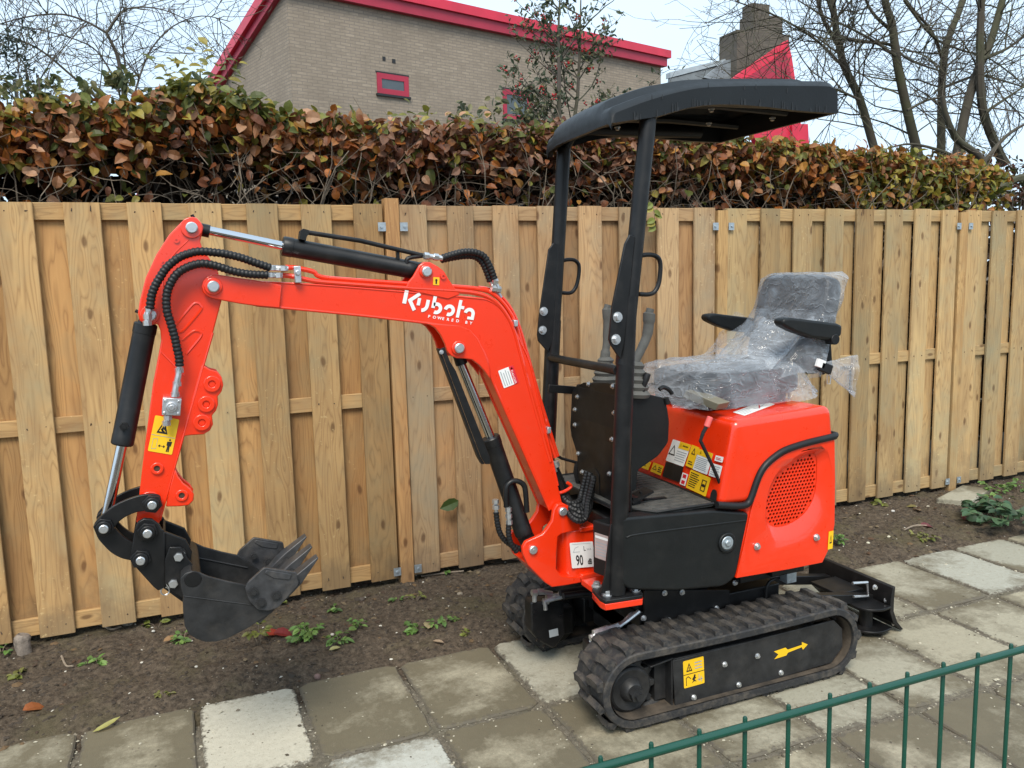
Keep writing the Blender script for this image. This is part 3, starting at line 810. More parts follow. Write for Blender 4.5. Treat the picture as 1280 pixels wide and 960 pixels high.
for p in [(1.199,2.73,0.316),(1.245,2.73,0.273),(1.259,2.73,0.286),(1.226,2.73,0.315),(1.293,2.73,0.284),(1.313,2.73,0.288)]: mb.cyl((p[0] - .011, p[1], p[2] + .002), (p[0] + .011, p[1], p[2] - .001), .0125, 6)
parts(mb, 'hose_fitting', M['zinc'])
mb = MB(); mb.tube(crom([(1.286,2.66,0.313),(1.39,2.66,0.304),(1.477,2.66,0.27),(1.619,2.66,0.198)], 6), .013, 10); mb.tube(crom([(1.292,2.7,0.31),(1.412,2.7,0.302),(1.517,2.7,0.264),(1.643,2.7,0.195)], 6), .013, 10); parts(mb, 'travel_hose', M['hose'])
# steel pipes above the near track
mb = MB()
mb.tube(crom([(1.275,2.42,0.234),(1.285,2.42,0.258),(1.31,2.42,0.268),(1.374,2.42,0.267),(1.423,2.42,0.287),(1.469,2.42,0.311)], 5), .0085, 8); mb.tube(crom([(1.307,2.45,0.232),(1.327,2.45,0.255),(1.369,2.45,0.259),(1.421,2.45,0.267),(1.457,2.45,0.29),(1.491,2.45,0.284)], 5), .0085, 8)
for p in [(1.276,2.41,0.255),(1.289,2.41,0.27),(1.308,2.41,0.272),(1.327,2.41,0.274),(1.349,2.41,0.273),(1.369,2.41,0.275)]: mb.cyl((p[0] - .010, p[1], p[2]), (p[0] + .010, p[1], p[2] + .003), .0125, 6)
parts(mb, 'hydraulic_pipe', M['zinc'])
mb = MB(); mb.box((1.335, 2.44, .14), (.13, .08, .17)); mb.tube([(1.335, 2.40, .13), (1.335, 2.45, .13)], .09, 22); part(mb, 'travel_motor', M['black'], bevel=.005)

# ---- dozer blade behind
bl_top = [(2.622, 2.775), (2.668, 2.397)]
mb = MB()
def blade_prof(dx): return [(dx + .012, .205), (dx + .0, .20), (dx - .012, .15), (dx - .012, .10), (dx + .006, .05), (dx + .05, .008), (dx + .066, .010), (dx + .03, .05), (dx + .008, .10), (dx + .008, .15)]
a = blade_prof(2.655); n = len(a)
mb.v += [(x, 2.39, z) for x, z in a] + [(x, 2.86, z) for x, z in a]
mb.f += [tuple(range(n)), tuple(range(2 * n - 1, n - 1, -1))] + [(i, (i + 1) % n, n + (i + 1) % n, n + i) for i in range(n)]
bd = part(mb, 'dozer_blade', M['black'], smooth=25, bevel=.002)
mb = MB()
for z in (.115, .02):
    cx, cy, r = 2.655, 2.455, .105
    o = [(2.66, 2.393), (2.66, 2.56)] + [(2.60 + .085 * math.cos(R(t)), 2.455 + .075 * math.sin(R(t))) for t in range(90, 300, 15)]
    n = len(o); mb.v += [(x, y, z) for x, y in o] + [(x, y, z + .010) for x, y in o]; b = len(mb.v) - 2 * n
    mb.f += [tuple(b + i for i in range(n - 1, -1, -1)), tuple(b + n + i for i in range(n))] + [(b + i, b + (i + 1) % n, b + n + (i + 1) % n, b + n + i) for i in range(n)]
mb.cyl((2.585, 2.46, .025), (2.585, 2.46, .12), .028, 14)
part(mb, 'wing_bracket', M['black'], bd, bevel=.002)
mb = MB()
for y in (2.50, 2.74):
    mb.tube([(2.0, y + (.02 if y < 2.6 else -.02), .21), (2.35, y, .17), (2.65, y, .12)], .028, 4)
mb.box((2.56, 2.60, .15), (.14, .16, .015))
part(mb, 'blade_arm', M['black'], bd, bevel=.003)
mb = MB(); P_ = [(2.517,2.47,0.217),(2.596,2.47,0.207),(2.603,2.47,0.147),(2.524,2.47,0.158)]; mb.tube([P_[0], P_[1]] + [P_[2], P_[3]], .006, 8); mb.cyl((2.47, 2.47, .118), (2.47, 2.47, .13), .009, 8)
part(mb, 'locking_pin', M['zinc'], bd)
bolts([(2.585,0.206),(2.649,0.139)], 2.42, .009, bd)
mb = MB(); p = [(2.067,2.36,0.383),(2.128,2.36,0.38),(2.129,2.36,0.326),(2.068,2.36,0.33)]; mb.box(tuple((Vector(p[0]) + Vector(p[2])) / 2 + Vector((0, .02, 0))), (.045, .05, .05)); part(mb, 'latch_block', M['galv'], bevel=.003)
mb = MB(); mb.tube(crom([(2.103,2.4,0.335),(2.049,2.4,0.338),(2.019,2.4,0.318),(2.013,2.4,0.262)], 5), .006, 8); part(mb, 'drain_hose', M['hose'])
mb = MB(); mb.box((2.02, 2.62, .395), (.30, .50, .07)); mb.box((2.05, 2.40, .40), (.12, .12, .05)); part(mb, 'rear_frame', M['black'], bevel=.004)

# ---- swing post and bracket
mb = MB(); BR = [(1.236,0.707),(1.258,0.694),(1.28,0.659),(1.305,0.62),(1.307,0.599),(1.269,0.597),(1.228,0.594),(1.215,0.586),(1.209,0.531),(1.206,0.469),(1.225,0.442),(1.26,0.43),(1.305,0.426),(1.306,0.401),(1.246,0.401),(1.188,0.404),(1.161,0.426),(1.128,0.464),(1.096,0.502),(1.079,0.545),(1.078,0.568),(1.091,0.587),(1.156,0.604),(1.175,0.624),(1.193,0.647),(1.201,0.687),(1.214,0.704)]
mb.prism(BR, 2.547, 2.566); mb.prism([(x, z) for x, z in BR], 2.674, 2.693)
BRx = [(1.188,0.404),(1.161,0.426),(1.128,0.464),(1.096,0.502),(1.135,0.513),(1.19,0.439),(1.305,0.423),(1.306,0.401)]
mb.prism(BRx, 2.56, 2.68)
sb = part(mb, 'swing_bracket', M['red'], bevel=.004, seg=3)
bolts([(1.234,0.677),(1.116,0.555)], 2.545, .0155, sb, PIN, 'pin')
mb = MB(); cx = 1.302; mb.cyl((cx, 2.61, .415), (cx, 2.61, .60), .062, 26); mb.box((1.36, 2.61, .508), (.13, .118, .185)); mb.box((1.38, 2.61, .425), (.16, .15, .022)); mb.box((1.38, 2.61, .60), (.16, .14, .02))
sp_ = part(mb, 'swing_post', M['red'], bevel=.006, seg=3)
dq = [(1.267,2.545,0.462),(1.361,2.545,0.453),(1.352,2.545,0.55),(1.259,2.545,0.557)]
d9 = decal(dq, M['white'], sp_, [(M['greyprint'], [rect(.10, .62, .40, .635), rect(.1, .93, .9, .94)] + ribbon([(.12, .62), (.2, .78), (.36, .84)], .015))], h=.001)
pl = quad_plane(dq)
def put_text(txt, pl, a, b, size, mat, parent, sx=1.0, h=.0016, bold=0.0):
    me = text_mesh(txt, size, 'lettering', mat, sx, bold)
    for v in me.vertices: v.co = pl.p(a + v.co.x, b + v.co.y, h)
    o = bpy.data.objects.new('lettering', me); col.objects.link(o); o.parent = parent
    if parent.parent is None: o.location = -parent.location
    return o
put_text('90', pl, .20, .11, .56, M['print'], d9, .55, bold=.012); put_text('dB', pl, .70, .12, .30, M['print'], d9, .55, bold=.012); put_text('L', pl, .56, .66, .26, M['print'], d9, .8); put_text('WA', pl, .70, .66, .13, M['greyprint'], d9, .9)

# ---- boom
YB0, YB1 = 2.572, 2.668
mb = MB()
BM = [(0.179,1.515),(0.247,1.51),(0.434,1.495),(0.685,1.468),(0.942,1.438),(0.99,1.427),(1.026,1.404),(1.057,1.368),(1.079,1.324),(1.102,1.276),(1.133,1.203),(1.18,0.998),(1.231,0.765),(1.246,0.702),(1.229,0.669),(1.195,0.68),(0.99,1.166),(0.975,1.23),(0.951,1.279),(0.918,1.321),(0.882,1.341),(0.779,1.361),(0.545,1.398),(0.242,1.44),(0.175,1.453)]
mb.prism(BM, YB0, YB1)
bo = part(mb, 'boom', M['red'], bevel=.004, seg=3)
# raised weld flange along the lower edge of the box
mb = MB()
fl = [(0.242,1.44),(0.545,1.398),(0.779,1.361),(0.882,1.341),(0.918,1.321),(0.951,1.279),(0.975,1.23),(0.99,1.166),(1.087,0.936),(1.195,0.68)]
mb.tube([(x, YB0 + .001, z) for x, z in crom(fl, 4)], .0045, 8); mb.tube([(x, YB1 - .001, z) for x, z in crom(fl, 4)], .0045, 8)
fl = [(0.247,1.509),(0.434,1.494),(0.685,1.467),(0.942,1.437),(0.99,1.426),(1.026,1.403),(1.057,1.367),(1.079,1.323),(1.102,1.276),(1.133,1.203),(1.18,0.998),(1.231,0.765)]
mb.tube([(x, YB0 + .001, z) for x, z in crom(fl, 4)], .0035, 8)
part(mb, 'edge_flange', M['red'], bo)
# fork plates at the tip
mb = MB()
FK = [(0.151,1.531),(0.132,1.534),(0.113,1.53),(0.099,1.516),(0.094,1.5),(0.097,1.482),(0.109,1.47),(0.126,1.463),(0.157,1.455),(0.196,1.446),(0.246,1.437),(0.31,1.429),(0.319,1.498),(0.241,1.515),(0.192,1.523)]
for y0, y1 in ((2.558, 2.573), (2.667, 2.682)): mb.prism(FK, y0, y1)
c = [(0.125,1.499)][0]; mb.cyl((c[0], 2.5595, c[1]), (c[0], 2.552, c[1]), .026, 22)
part(mb, 'tip_fork', M['red'], bo, bevel=.003)
bolts([c], 2.549, .0165, bo, PIN, 'pin')
# pressed oval in the fork
mb = MB(); mb.tube([(x, 2.572, z) for x, z in crom([(0.319,1.486),(0.26,1.501),(0.241,1.489),(0.253,1.472),(0.318,1.46)], 6)], .0035, 6); part(mb, 'weld_seam', M['red'], bo)
# lower ear for the boom cylinder
mb = MB(); EAR = [(0.768,1.363),(0.794,1.346),(0.812,1.322),(0.826,1.292),(0.832,1.268),(0.845,1.252),(0.864,1.243),(0.889,1.24),(0.917,1.235),(0.942,1.216),(0.961,1.194),(0.981,1.165),(0.979,1.209),(0.963,1.258),(0.942,1.302),(0.915,1.335),(0.879,1.35)]
for y0, y1 in ((2.560, 2.573), (2.667, 2.680)): mb.prism(EAR, y0, y1)
c = [(0.87,1.277)][0]; mb.cyl((c[0], 2.561, c[1]), (c[0], 2.552, c[1]), .024, 20)
part(mb, 'cylinder_ear', M['red'], bo, bevel=.003)
bolts([c], 2.550, .0165, bo, PIN, 'pin')
# upper ear for the arm cylinder
mb = MB(); EAR2 = [(0.701,1.473),(0.715,1.499),(0.729,1.513),(0.74,1.53),(0.752,1.549),(0.768,1.559),(0.787,1.558),(0.813,1.544),(0.834,1.528),(0.849,1.502),(0.865,1.478),(0.886,1.451),(0.844,1.437)]
for y0, y1 in ((2.568, 2.582), (2.660, 2.674)): mb.prism(EAR2, y0, y1)
c = [(0.772,1.528)][0]; mb.cyl((c[0], 2.569, c[1]), (c[0], 2.561, c[1]), .022, 20)
part(mb, 'cylinder_ear', M['red'], bo, bevel=.003)
bolts([c], 2.559, .016, bo, PIN, 'pin')
c = [(0.829,1.511)][0]; mb = MB(); mb.ring(c, .004, .009, 2.562, 2.57); part(mb, 'eyelet', M['red'], bo)
decal([(0.794,2.567,1.485),(0.815,2.567,1.483),(0.817,2.567,1.508),(0.796,2.567,1.51)], M['yellow'], bo, [(M['print'], [disc(.5, .62, .18), rect(.38, .15, .62, .55)])])
# red oil pipes along the top
mb = MB()
mb.tube(crom([(0.337,2.588,1.551),(0.373,2.588,1.547),(0.42,2.588,1.535),(0.434,2.588,1.522),(0.487,2.588,1.512),(0.691,2.588,1.493),(0.885,2.588,1.476),(0.963,2.588,1.466),(1.003,2.588,1.453),(1.04,2.588,1.422),(1.071,2.588,1.38),(1.093,2.588,1.33),(1.115,2.588,1.247),(1.162,2.588,1.076),(1.229,2.588,0.864)], 5), .0075, 8)
mb.tube(crom([(0.32,2.574,1.527),(0.353,2.574,1.523),(0.412,2.574,1.508),(0.484,2.574,1.499),(0.686,2.574,1.479),(0.88,2.574,1.462),(0.952,2.574,1.451),(0.991,2.574,1.436),(1.025,2.574,1.41),(1.056,2.574,1.368),(1.078,2.574,1.318),(1.1,2.574,1.235),(1.144,2.574,1.065),(1.203,2.574,0.855)], 5), .0075, 8)
mb.tube(crom([(0.97,2.62,1.47),(1.019,2.62,1.46),(1.059,2.62,1.429),(1.09,2.62,1.387),(1.116,2.62,1.328),(1.141,2.62,1.243),(1.189,2.62,1.07),(1.254,2.62,0.86)], 5), .0075, 8)
parts(mb, 'oil_pipe', M['red'], bo)
mb = MB(); p = [(0.367,2.565,1.528)][0]; mb.box(p, (.020, .03, .050)); mb.cyl((p[0], p[1] - .013, p[2] + .005), (p[0], p[1] - .024, p[2] + .005), .009, 6); p = [(1.08,2.58,1.348)][0]; mb.box(p, (.014, .04, .022)); p = [(1.196,2.58,0.969)][0]; mb.box(p, (.014, .04, .022)); parts(mb, 'pipe_clamp', M['zinc'], bo, bevel=.002)
# hoses into the pipes at the knuckle
def hose(mb, pts, r=.0105, seg=10, pitch=.011, n=None):
    c = crom(pts, 14); L = sum((c[i + 1] - c[i]).length for i in range(len(c) - 1)); n = max(8, int(L / pitch) * 4)
    c = resample(c, n, closed=False)
    mb.tube(c, [r * (1.0, 1.16, 1.16, 1.0)[i % 4] for i in range(n)], seg)
mb = MB(); hose(mb, [(0.835,2.585,1.571),(0.871,2.585,1.581),(0.91,2.585,1.589),(0.949,2.585,1.587),(0.98,2.585,1.573),(0.999,2.585,1.541),(1.015,2.585,1.498)]); hose(mb, [(0.834,2.6,1.565),(0.873,2.6,1.572),(0.915,2.6,1.577),(0.949,2.6,1.575),(0.974,2.6,1.56),(0.99,2.6,1.533),(1.006,2.6,1.49)])
parts(mb, 'hydraulic_hose', M['hose'], bo)
mb = MB()
mb.tube([(0.776,2.585,1.579),(0.835,2.585,1.57)], .0085, 8); mb.tube([(1.012,2.585,1.503),(1.025,2.585,1.468)], .009, 8); mb.tube([(1.003,2.6,1.496),(1.042,2.6,1.435)], .008, 8)
for p in [(0.781,2.585,1.578),(0.813,2.585,1.574),(1.017,2.585,1.49),(1.028,2.585,1.463),(1.011,2.585,1.466)]: mb.cyl((p[0] - .008, p[1], p[2] + .001), (p[0] + .008, p[1], p[2] - .001), .0115, 6)
parts(mb, 'hose_fitting', M['zinc'], bo)
# company lettering, cut from strokes
t_ = R(-9.2); O_ = [(0.686,2.571,1.413)][0]; E2 = [(0.931,2.571,1.365)][0]
uu = Vector((E2[0] - O_[0], 0, E2[2] - O_[2])); W_ = uu.length; uu.normalize(); vv = Vector((-uu.z, 0, uu.x))
if vv.z < 0: vv = -vv
vv = (vv + uu * .06).normalized()
lp = Plane2(O_, uu * (W_ / 8.2), vv * (W_ / 8.2)); lp.n = Vector((0, -1, 0))
sw = .38; S = []
S += [rect(.0, .57, .42, 1.97)]
S += ribbon([(1.70, 1.87), (.76, 1.0), (1.44, .04)], .38)
S += [rect(1.56, .62, 1.92, 1.39)]
S += ribbon([(2.72, 1.36), (2.72, .76)] + arc((2.14, .74), .58, 0, -85, 8)[1:], sw)
S += [rect(3.20, .60, 3.58, 1.98)]
S += ribbon([(3.40, .98)] + arc((3.78, .62), .45, 118, -112, 16), sw)
S += ribbon(arc((5.24, .62), .45, 176, -112, 18), sw)
S += [rect(6.12, .0, 6.48, 1.92)] + [rect(6.48, .98, 6.84, 1.32)]
S += ribbon(arc((7.54, .62), .45, 176, 0, 12) + [(7.99, .0)], sw) + [rect(7.42, .0, 7.8, .30)]
flat('lettering', lp, S, M['white'], bo, .0012)
x_ = 3.05
for ch in 'POWERED BY':
    if ch != ' ': put_text(ch, lp, x_, -.50, .42, M['white'], bo, 1.1, h=.0013, bold=.012)
    x_ += .53
# safety label on the boom leg
dq = [(1.035,2.571,1.13),(1.086,2.571,1.144),(1.06,2.571,1.201),(1.013,2.571,1.188)]
dq = [(1.033,2.571,1.129),(1.088,2.571,1.144),(1.068,2.571,1.206),(1.013,2.571,1.189)]
decal(dq, M['white'], bo, [(M['redprint'], [rect(.70, 0, 1, 1)]), (M['greyprint'], [rect(.10 + .15 * i, .08, .15 + .15 * i, .9 - .1 * (i % 2)) for i in range(4)]), (M['white'], [[(.76, .82), (.94, .82), (.85, .94)]])])
pl = quad_plane(dq); lpl = Plane2(pl.p(.93, .76), -pl.v, pl.u); lpl.u = -pl.v; lpl.v = pl.u; lpl.n = Vector((0, -1, 0)); lpl.o = pl.p(.74, .78)
put_text('DANGER', lpl, 0, 0, .19, M['white'], bo, 1.0, h=.0018)

# ---- arm (dipper)
YA0, YA1 = 2.584, 2.656
mb = MB()
AR = [(0.106,1.684),(0.095,1.697),(0.083,1.7),(0.066,1.695),(0.052,1.684),(0.017,1.648),(-0.02,1.594),(-0.053,1.529),(-0.073,1.466),(-0.081,1.43),(-0.079,1.409),(-0.068,1.398),(-0.049,1.393),(-0.032,1.396),(-0.026,1.377),(-0.026,1.347),(-0.034,1.315),(-0.058,1.219),(-0.095,1.031),(-0.133,0.822),(-0.12,0.796),(-0.099,0.786),(-0.077,0.795),(-0.066,0.822),(-0.017,0.974),(0.049,1.168),(0.084,1.269),(0.117,1.363),(0.147,1.456),(0.154,1.489),(0.142,1.545),(0.118,1.588),(0.105,1.606),(0.1,1.629),(0.108,1.657),(0.112,1.67)]
HO = [(0.032,1.514),(0.05,1.501),(0.019,1.472)]
mb.prism(AR, YA0, YA1)
am = part(mb, 'arm', M['red'], bevel=.004, seg=3)
mb = MB()
mb.tube([(x, YA0 - .0005, z) for x, z in [(-0.029,1.315),(0.028,1.241),(0.052,1.274)]][:2], .002, 6)
for L_ in ("a", "b"): pass
mb.tube([(x, YA0 + .0005, z) for x, z in crom([(0.01,1.382),(0.062,1.443),(0.078,1.452),(0.088,1.444),(0.087,1.43),(0.038,1.376),(0.024,1.37)], 6)], .004, 6)
mb.tube([(x, YA0 + .0005, z) for x, z in crom([(0.031,1.346),(0.059,1.368),(0.072,1.371),(0.083,1.365),(0.08,1.351),(0.039,1.304)], 6)], .004, 6)
mb.tube([(x, YA0 + .0005, z) for x, z in [(0.116,1.363),(0.083,1.268),(0.049,1.168),(-0.018,0.97),(-0.069,0.818)]], .0035, 6)
mb.tube([(x, YA0 + .0005, z) for x, z in crom([(0.069,1.634),(0.023,1.589),(-0.005,1.533),(-0.014,1.464)], 5)], .002, 6)
part(mb, 'weld_seam', M['red'], am)
for cxy, rr_, h_ in (([(0.079,1.668)][0], .030, .008), ([(-0.05,1.423)][0], .026, .008), ([(-0.092,0.878)][0], .030, .006)):
    mb = MB(); mb.cyl((cxy[0], YA0 + .002, cxy[1]), (cxy[0], YA0 - h_, cxy[1]), rr_, 24); part(mb, 'boss', M['red'], am, bevel=.002)
bolts([(0.079,1.668),(-0.049,1.423)], 2.574, .0165, am, PIN, 'pin')
mb = MB(); 
for c in [(0.036,1.633),(-0.004,1.569)]: mb.ring(c, .003, .008, YA0 - .004, YA0 + .002, 14)
part(mb, 'eyelet', M['red'], am)
mb = MB(); 
for a_, b_ in ((([(0.087,2.6,1.697)][0]), ([(0.083,2.6,1.707)][0])), (([(-0.074,2.6,1.429)][0]), ([(-0.088,2.6,1.436)][0]))): mb.cyl(a_, b_, .005, 8)
parts(mb, 'grease_nipple', M['black'], am)
# thumb lugs on the back edge of the arm
mb = MB()
L1 = [(0.079,1.272),(0.1,1.255),(0.12,1.248),(0.132,1.23),(0.135,1.206),(0.129,1.187),(0.117,1.173),(0.116,1.147),(0.109,1.13),(0.097,1.117),(0.098,1.09),(0.088,1.072),(0.069,1.062),(0.037,1.063),(0.013,1.062),(0.028,1.121)]
for y0, y1 in ((2.582, 2.594), (2.646, 2.658)): mb.prism(L1, y0, y1)
L2 = [(-0.017,0.968),(-0.01,0.944),(0.003,0.921),(0.021,0.903),(0.03,0.884),(0.027,0.865),(0.013,0.852),(-0.013,0.852),(-0.05,0.856),(-0.036,0.91)]
for y0, y1 in ((2.582, 2.594), (2.646, 2.658)): mb.prism(L2, y0, y1)
part(mb, 'thumb_lug', M['red'], am, bevel=.003)
for c in [(0.103,1.212),(0.083,1.153),(0.067,1.099)]:
    mb = MB(); mb.ring(c, .010, .0245, 2.574, 2.585, 20); mb.cyl((c[0], 2.584, c[1]), (c[0], 2.578, c[1]), .0102, 12); part(mb, 'boss', M['red'], am, bevel=.002)
    sub('bolt', BOLT, am, (c[0] + .002, 2.585, c[1]), .006)
for c in [(-0.004,0.885),(-0.065,0.974)]:
    mb = MB(); mb.ring(c, .0085, .018, 2.577, 2.587, 20); part(mb, 'boss', M['red'], am, bevel=.002)
    mb = MB(); mb.cyl((c[0], 2.583, c[1]), (c[0], 2.5815, c[1]), .0086, 12); part(mb, 'bore', M['rust'], am)
# yellow warning label
dq = [(-0.086,2.583,1.029),(-0.022,2.583,1.009),(0.006,2.583,1.113),(-0.058,2.583,1.131)]
decal(dq, M['yellow'], am, [(M['print'], tri_outline(.42, .68, .24, .055, .95) + [[(.34, .64), (.42, .74), (.52, .70), (.55, .60), (.46, .66), (.42, .58)], [(.36, .62), (.50, .56), (.52, .60), (.38, .66)], disc(.42, .765, .03)]),
    (M['print'], [disc(.80, .395, .028, asp=1.4), [(.70, .34), (.90, .36), (.88, .22), (.84, .22), (.84, .06), (.79, .06), (.78, .2), (.77, .06), (.72, .06), (.74, .22), (.70, .24)], rect(.42, .185, .60, .20), [(.36, .19), (.44, .235), (.44, .145)], [(.66, .19), (.58, .235), (.58, .145)]]),
    (M['greyprint'], ribbon([(.12, .08), (.12, .36), (.30, .38), (.30, .1), (.12, .08)], .012)), (M['greyprint'], [rect(.02, .46, .98, .472)])])
# hose valve block
mb = MB(); c = Vector([(-0.012,2.56,1.158)][0]); Mv = Matrix.Rotation(R(8), 3, 'Y'); mb.box(c, (.050, .036, .050), Mv); mb.cyl(c + Vector((0, -.016, 0)), c + Vector((0, -.028, 0)), .015, 16); mb.cyl(c + Vector((0, -.026, 0)), c + Vector((0, -.034, 0)), .009, 6)
for i in (-1, 1):
    for j in (-1, 1):
        q_ = c + Mv @ Vector((i * .018, -.016, j * .018)); mb.cyl(q_, q_ + Vector((0, -.006, 0)), .0045, 8)
part(mb, 'valve_block', M['zinc'], am, bevel=.002)
mb = MB(); mb.tube([(-0.003,2.553,1.185),(0.005,2.553,1.218),(0.013,2.553,1.245),(0.018,2.553,1.273)], .0095, 8); mb.tube([(-0.024,2.558,1.132),(-0.031,2.558,1.107)], .0095, 8); mb.tube([(-0.059,2.553,1.396),(-0.056,2.553,1.421),(-0.049,2.553,1.446)], .008, 8)
mb.tube([(0.285,2.565,1.55),(0.341,2.565,1.546)], .0085, 8); mb.tube([(0.277,2.56,1.529),(0.323,2.56,1.526)], .0085, 8)
for p in [(0,2.555,1.192),(0.007,2.555,1.222),(0.016,2.555,1.261),(-0.025,2.555,1.126),(-0.03,2.555,1.11),(-0.058,2.555,1.401),(-0.056,2.555,1.419),(-0.05,2.555,1.441),(0.293,2.555,1.549),(0.326,2.555,1.547),(0.288,2.555,1.528),(0.311,2.555,1.527)]: mb.cyl((p[0], p[1], p[2] - .007), (p[0], p[1], p[2] + .007), .0122, 6)
parts(mb, 'hose_fitting', M['zinc'], am)
mb = MB(); hose(mb, [(-0.048,2.548,1.441),(-0.041,2.548,1.477),(-0.03,2.548,1.504),(-0.014,2.548,1.53),(0.003,2.548,1.554),(0.024,2.548,1.573),(0.044,2.548,1.586),(0.066,2.548,1.594),(0.087,2.548,1.599),(0.109,2.548,1.599),(0.135,2.548,1.596),(0.161,2.548,1.592),(0.204,2.548,1.581),(0.248,2.548,1.564),(0.288,2.548,1.549)], .0108)
hose(mb, [(0.018,2.54,1.274),(0.018,2.54,1.302),(0.015,2.54,1.325),(0.012,2.54,1.352),(0.007,2.54,1.38),(0.002,2.54,1.405),(-0.003,2.54,1.428),(-0.004,2.54,1.451),(-0.002,2.54,1.474),(0.004,2.54,1.496),(0.016,2.54,1.519),(0.032,2.54,1.539),(0.052,2.54,1.552),(0.074,2.54,1.561),(0.097,2.54,1.565),(0.121,2.54,1.562),(0.147,2.54,1.554),(0.183,2.54,1.541),(0.227,2.54,1.532),(0.279,2.54,1.528)], .0108)
parts(mb, 'hydraulic_hose', M['hose'], am)

# ---- cylinders
def cyl_part(name, a0, a1, r, rod0, rod1, rr_, extra=None):
    mb = MB(); a0, a1 = Vector(a0), Vector(a1); d = (a1 - a0).normalized()
    mb.tube([a0, a0 + d * .004, a0 + d * .03, a0 + d * .031, a1 - d * .031, a1 - d * .03, a1 - d * .004, a1], [r * .93, r * 1.03, r * 1.03, r * .985, r * .985, r, r, r * .9], 28)
    o = part(mb, name, M['black'])
    mb = MB(); mb.tube([rod0, rod1], rr_, 20); part(mb, 'piston_rod', M['chrome'], o)
    return o
A0, A1 = [(0.335,2.62,1.616),(0.755,2.62,1.532)]
ac = cyl_part('arm_cylinder', A0, A1, .0295, [(0.121,2.62,1.664)][0], A0, .0135)
mb = MB(); p = [(0.081,2.62,1.671),(0.129,2.62,1.66)]; mb.cyl(p[0], p[1], .019, 14); mb.cyl((p[0][0], 2.59, p[0][2]), (p[0][0], 2.65, p[0][2]), .026, 18); p = [(0.787,2.62,1.528),(0.741,2.62,1.535)]; mb.cyl(p[0], p[1], .028, 14); parts(mb, 'rod_eye', M['black'], ac)
mb = MB(); mb.prism([(0.384,1.635),(0.389,1.659),(0.397,1.666),(0.412,1.662),(0.414,1.652),(0.406,1.642),(0.403,1.63)], 2.59, 2.63); mb.tube([(0.405,2.6,1.656),(0.571,2.6,1.629),(0.774,2.6,1.58),(0.788,2.6,1.577)], .0075, 10); mb.box([(0.693,2.61,1.585)][0], (.010, .014, .03)); mb.tube(crom([(0.772,2.6,1.579),(0.737,2.6,1.575),(0.721,2.6,1.569),(0.718,2.6,1.554)], 4), .007, 8)
part(mb, 'steel_pipe', M['black'], ac)
A0, A1 = [(-0.063,2.62,1.398),(-0.154,2.62,1.047)]
kc = cyl_part('bucket_cylinder', A0, A1, .0315, A1, [(-0.214,2.62,0.829)][0], .0155)
mb = MB(); p = [(-0.049,2.62,1.422),(-0.065,2.62,1.391)]; mb.cyl(p[0], p[1], .024, 14); p = [(-0.218,2.62,0.815),(-0.209,2.62,0.852)]; mb.cyl((p[0][0], 2.595, p[0][2]), (p[0][0], 2.645, p[0][2]), .026, 18); parts(mb, 'rod_eye', M['black'], kc)
c = [(-0.142,2.585,1.106)][0]; mb = MB(); mb.cyl((c[0], c[1] + .02, c[2]), (c[0], c[1] - .012, c[2]), .0125, 6); mb.cyl((c[0], c[1] - .008, c[2]), (c[0], c[1] - .016, c[2]), .006, 8); part(mb, 'port_plug', M['black'], kc)
A0, A1 = [(0.997,2.62,0.956),(1.115,2.62,0.589)]
bc = cyl_part('boom_cylinder', A0, A1, .0325, [(0.89,2.62,1.239)][0], A0, .0165)
mb = MB(); p = [(0.886,2.62,1.266),(0.901,2.62,1.216)]; mb.cyl(p[0], p[1], .021, 14); p = [(1.148,2.62,0.527),(1.112,2.62,0.598)]; mb.cyl(p[0], p[1], .03, 14); parts(mb, 'rod_eye', M['black'], bc)
mb = MB(); GP = [(0.812,1.28),(0.823,1.28),(0.841,1.233),(0.86,1.203),(0.974,0.888),(0.968,0.872),(0.953,0.876),(0.942,0.897)]; mb.prism(GP, 2.562, 2.568); mb.prism(GP, 2.575, 2.66)
mb = MB(); G0 = [Vector(p) for p in [(0.812,2.565,1.277),(0.84,2.565,1.225),(0.948,2.565,0.893),(0.965,2.565,0.872)]]; Gd = Vector((.0, .0, 0))
gp = [(0.809,1.278),(0.823,1.282),(0.84,1.234),(0.859,1.202),(0.972,0.894),(0.969,0.875),(0.953,0.877),(0.939,0.901)]; mb.prism(gp, 2.558, 2.563)
gq = [(0.809,1.278),(0.939,0.901),(0.953,0.877),(0.943,0.876),(0.929,0.902),(0.801,1.278)]; mb.prism(gq, 2.5635, 2.585)
g_ = part(mb, 'rod_guard', M['black'], bc, bevel=.001); bolts([(0.811,1.267)], 2.556, .006, g_)
mb = MB(); mb.tube(crom([(1.032,2.575,0.712),(1.032,2.575,0.758),(1.036,2.575,0.785),(1.053,2.575,0.8),(1.077,2.575,0.799),(1.099,2.575,0.783),(1.106,2.575,0.754),(1.109,2.575,0.684)], 6), .0095, 10); part(mb, 'steel_pipe', M['black'], bc)
mb = MB(); hose(mb, [(1.037,2.57,0.652),(1.036,2.57,0.615),(1.045,2.57,0.579),(1.065,2.57,0.547)], .009); hose(mb, [(0.999,2.59,0.695),(1.003,2.59,0.652),(1.014,2.59,0.612),(1.038,2.59,0.58),(1.071,2.59,0.557),(1.104,2.59,0.54)], .009); parts(mb, 'hydraulic_hose', M['hose'], bc)
mb = MB(); mb.tube([(1.036,2.57,0.713),(1.039,2.57,0.649)], .0085, 8); mb.tube([(0.997,2.59,0.741),(1,2.59,0.689)], .0075, 8)
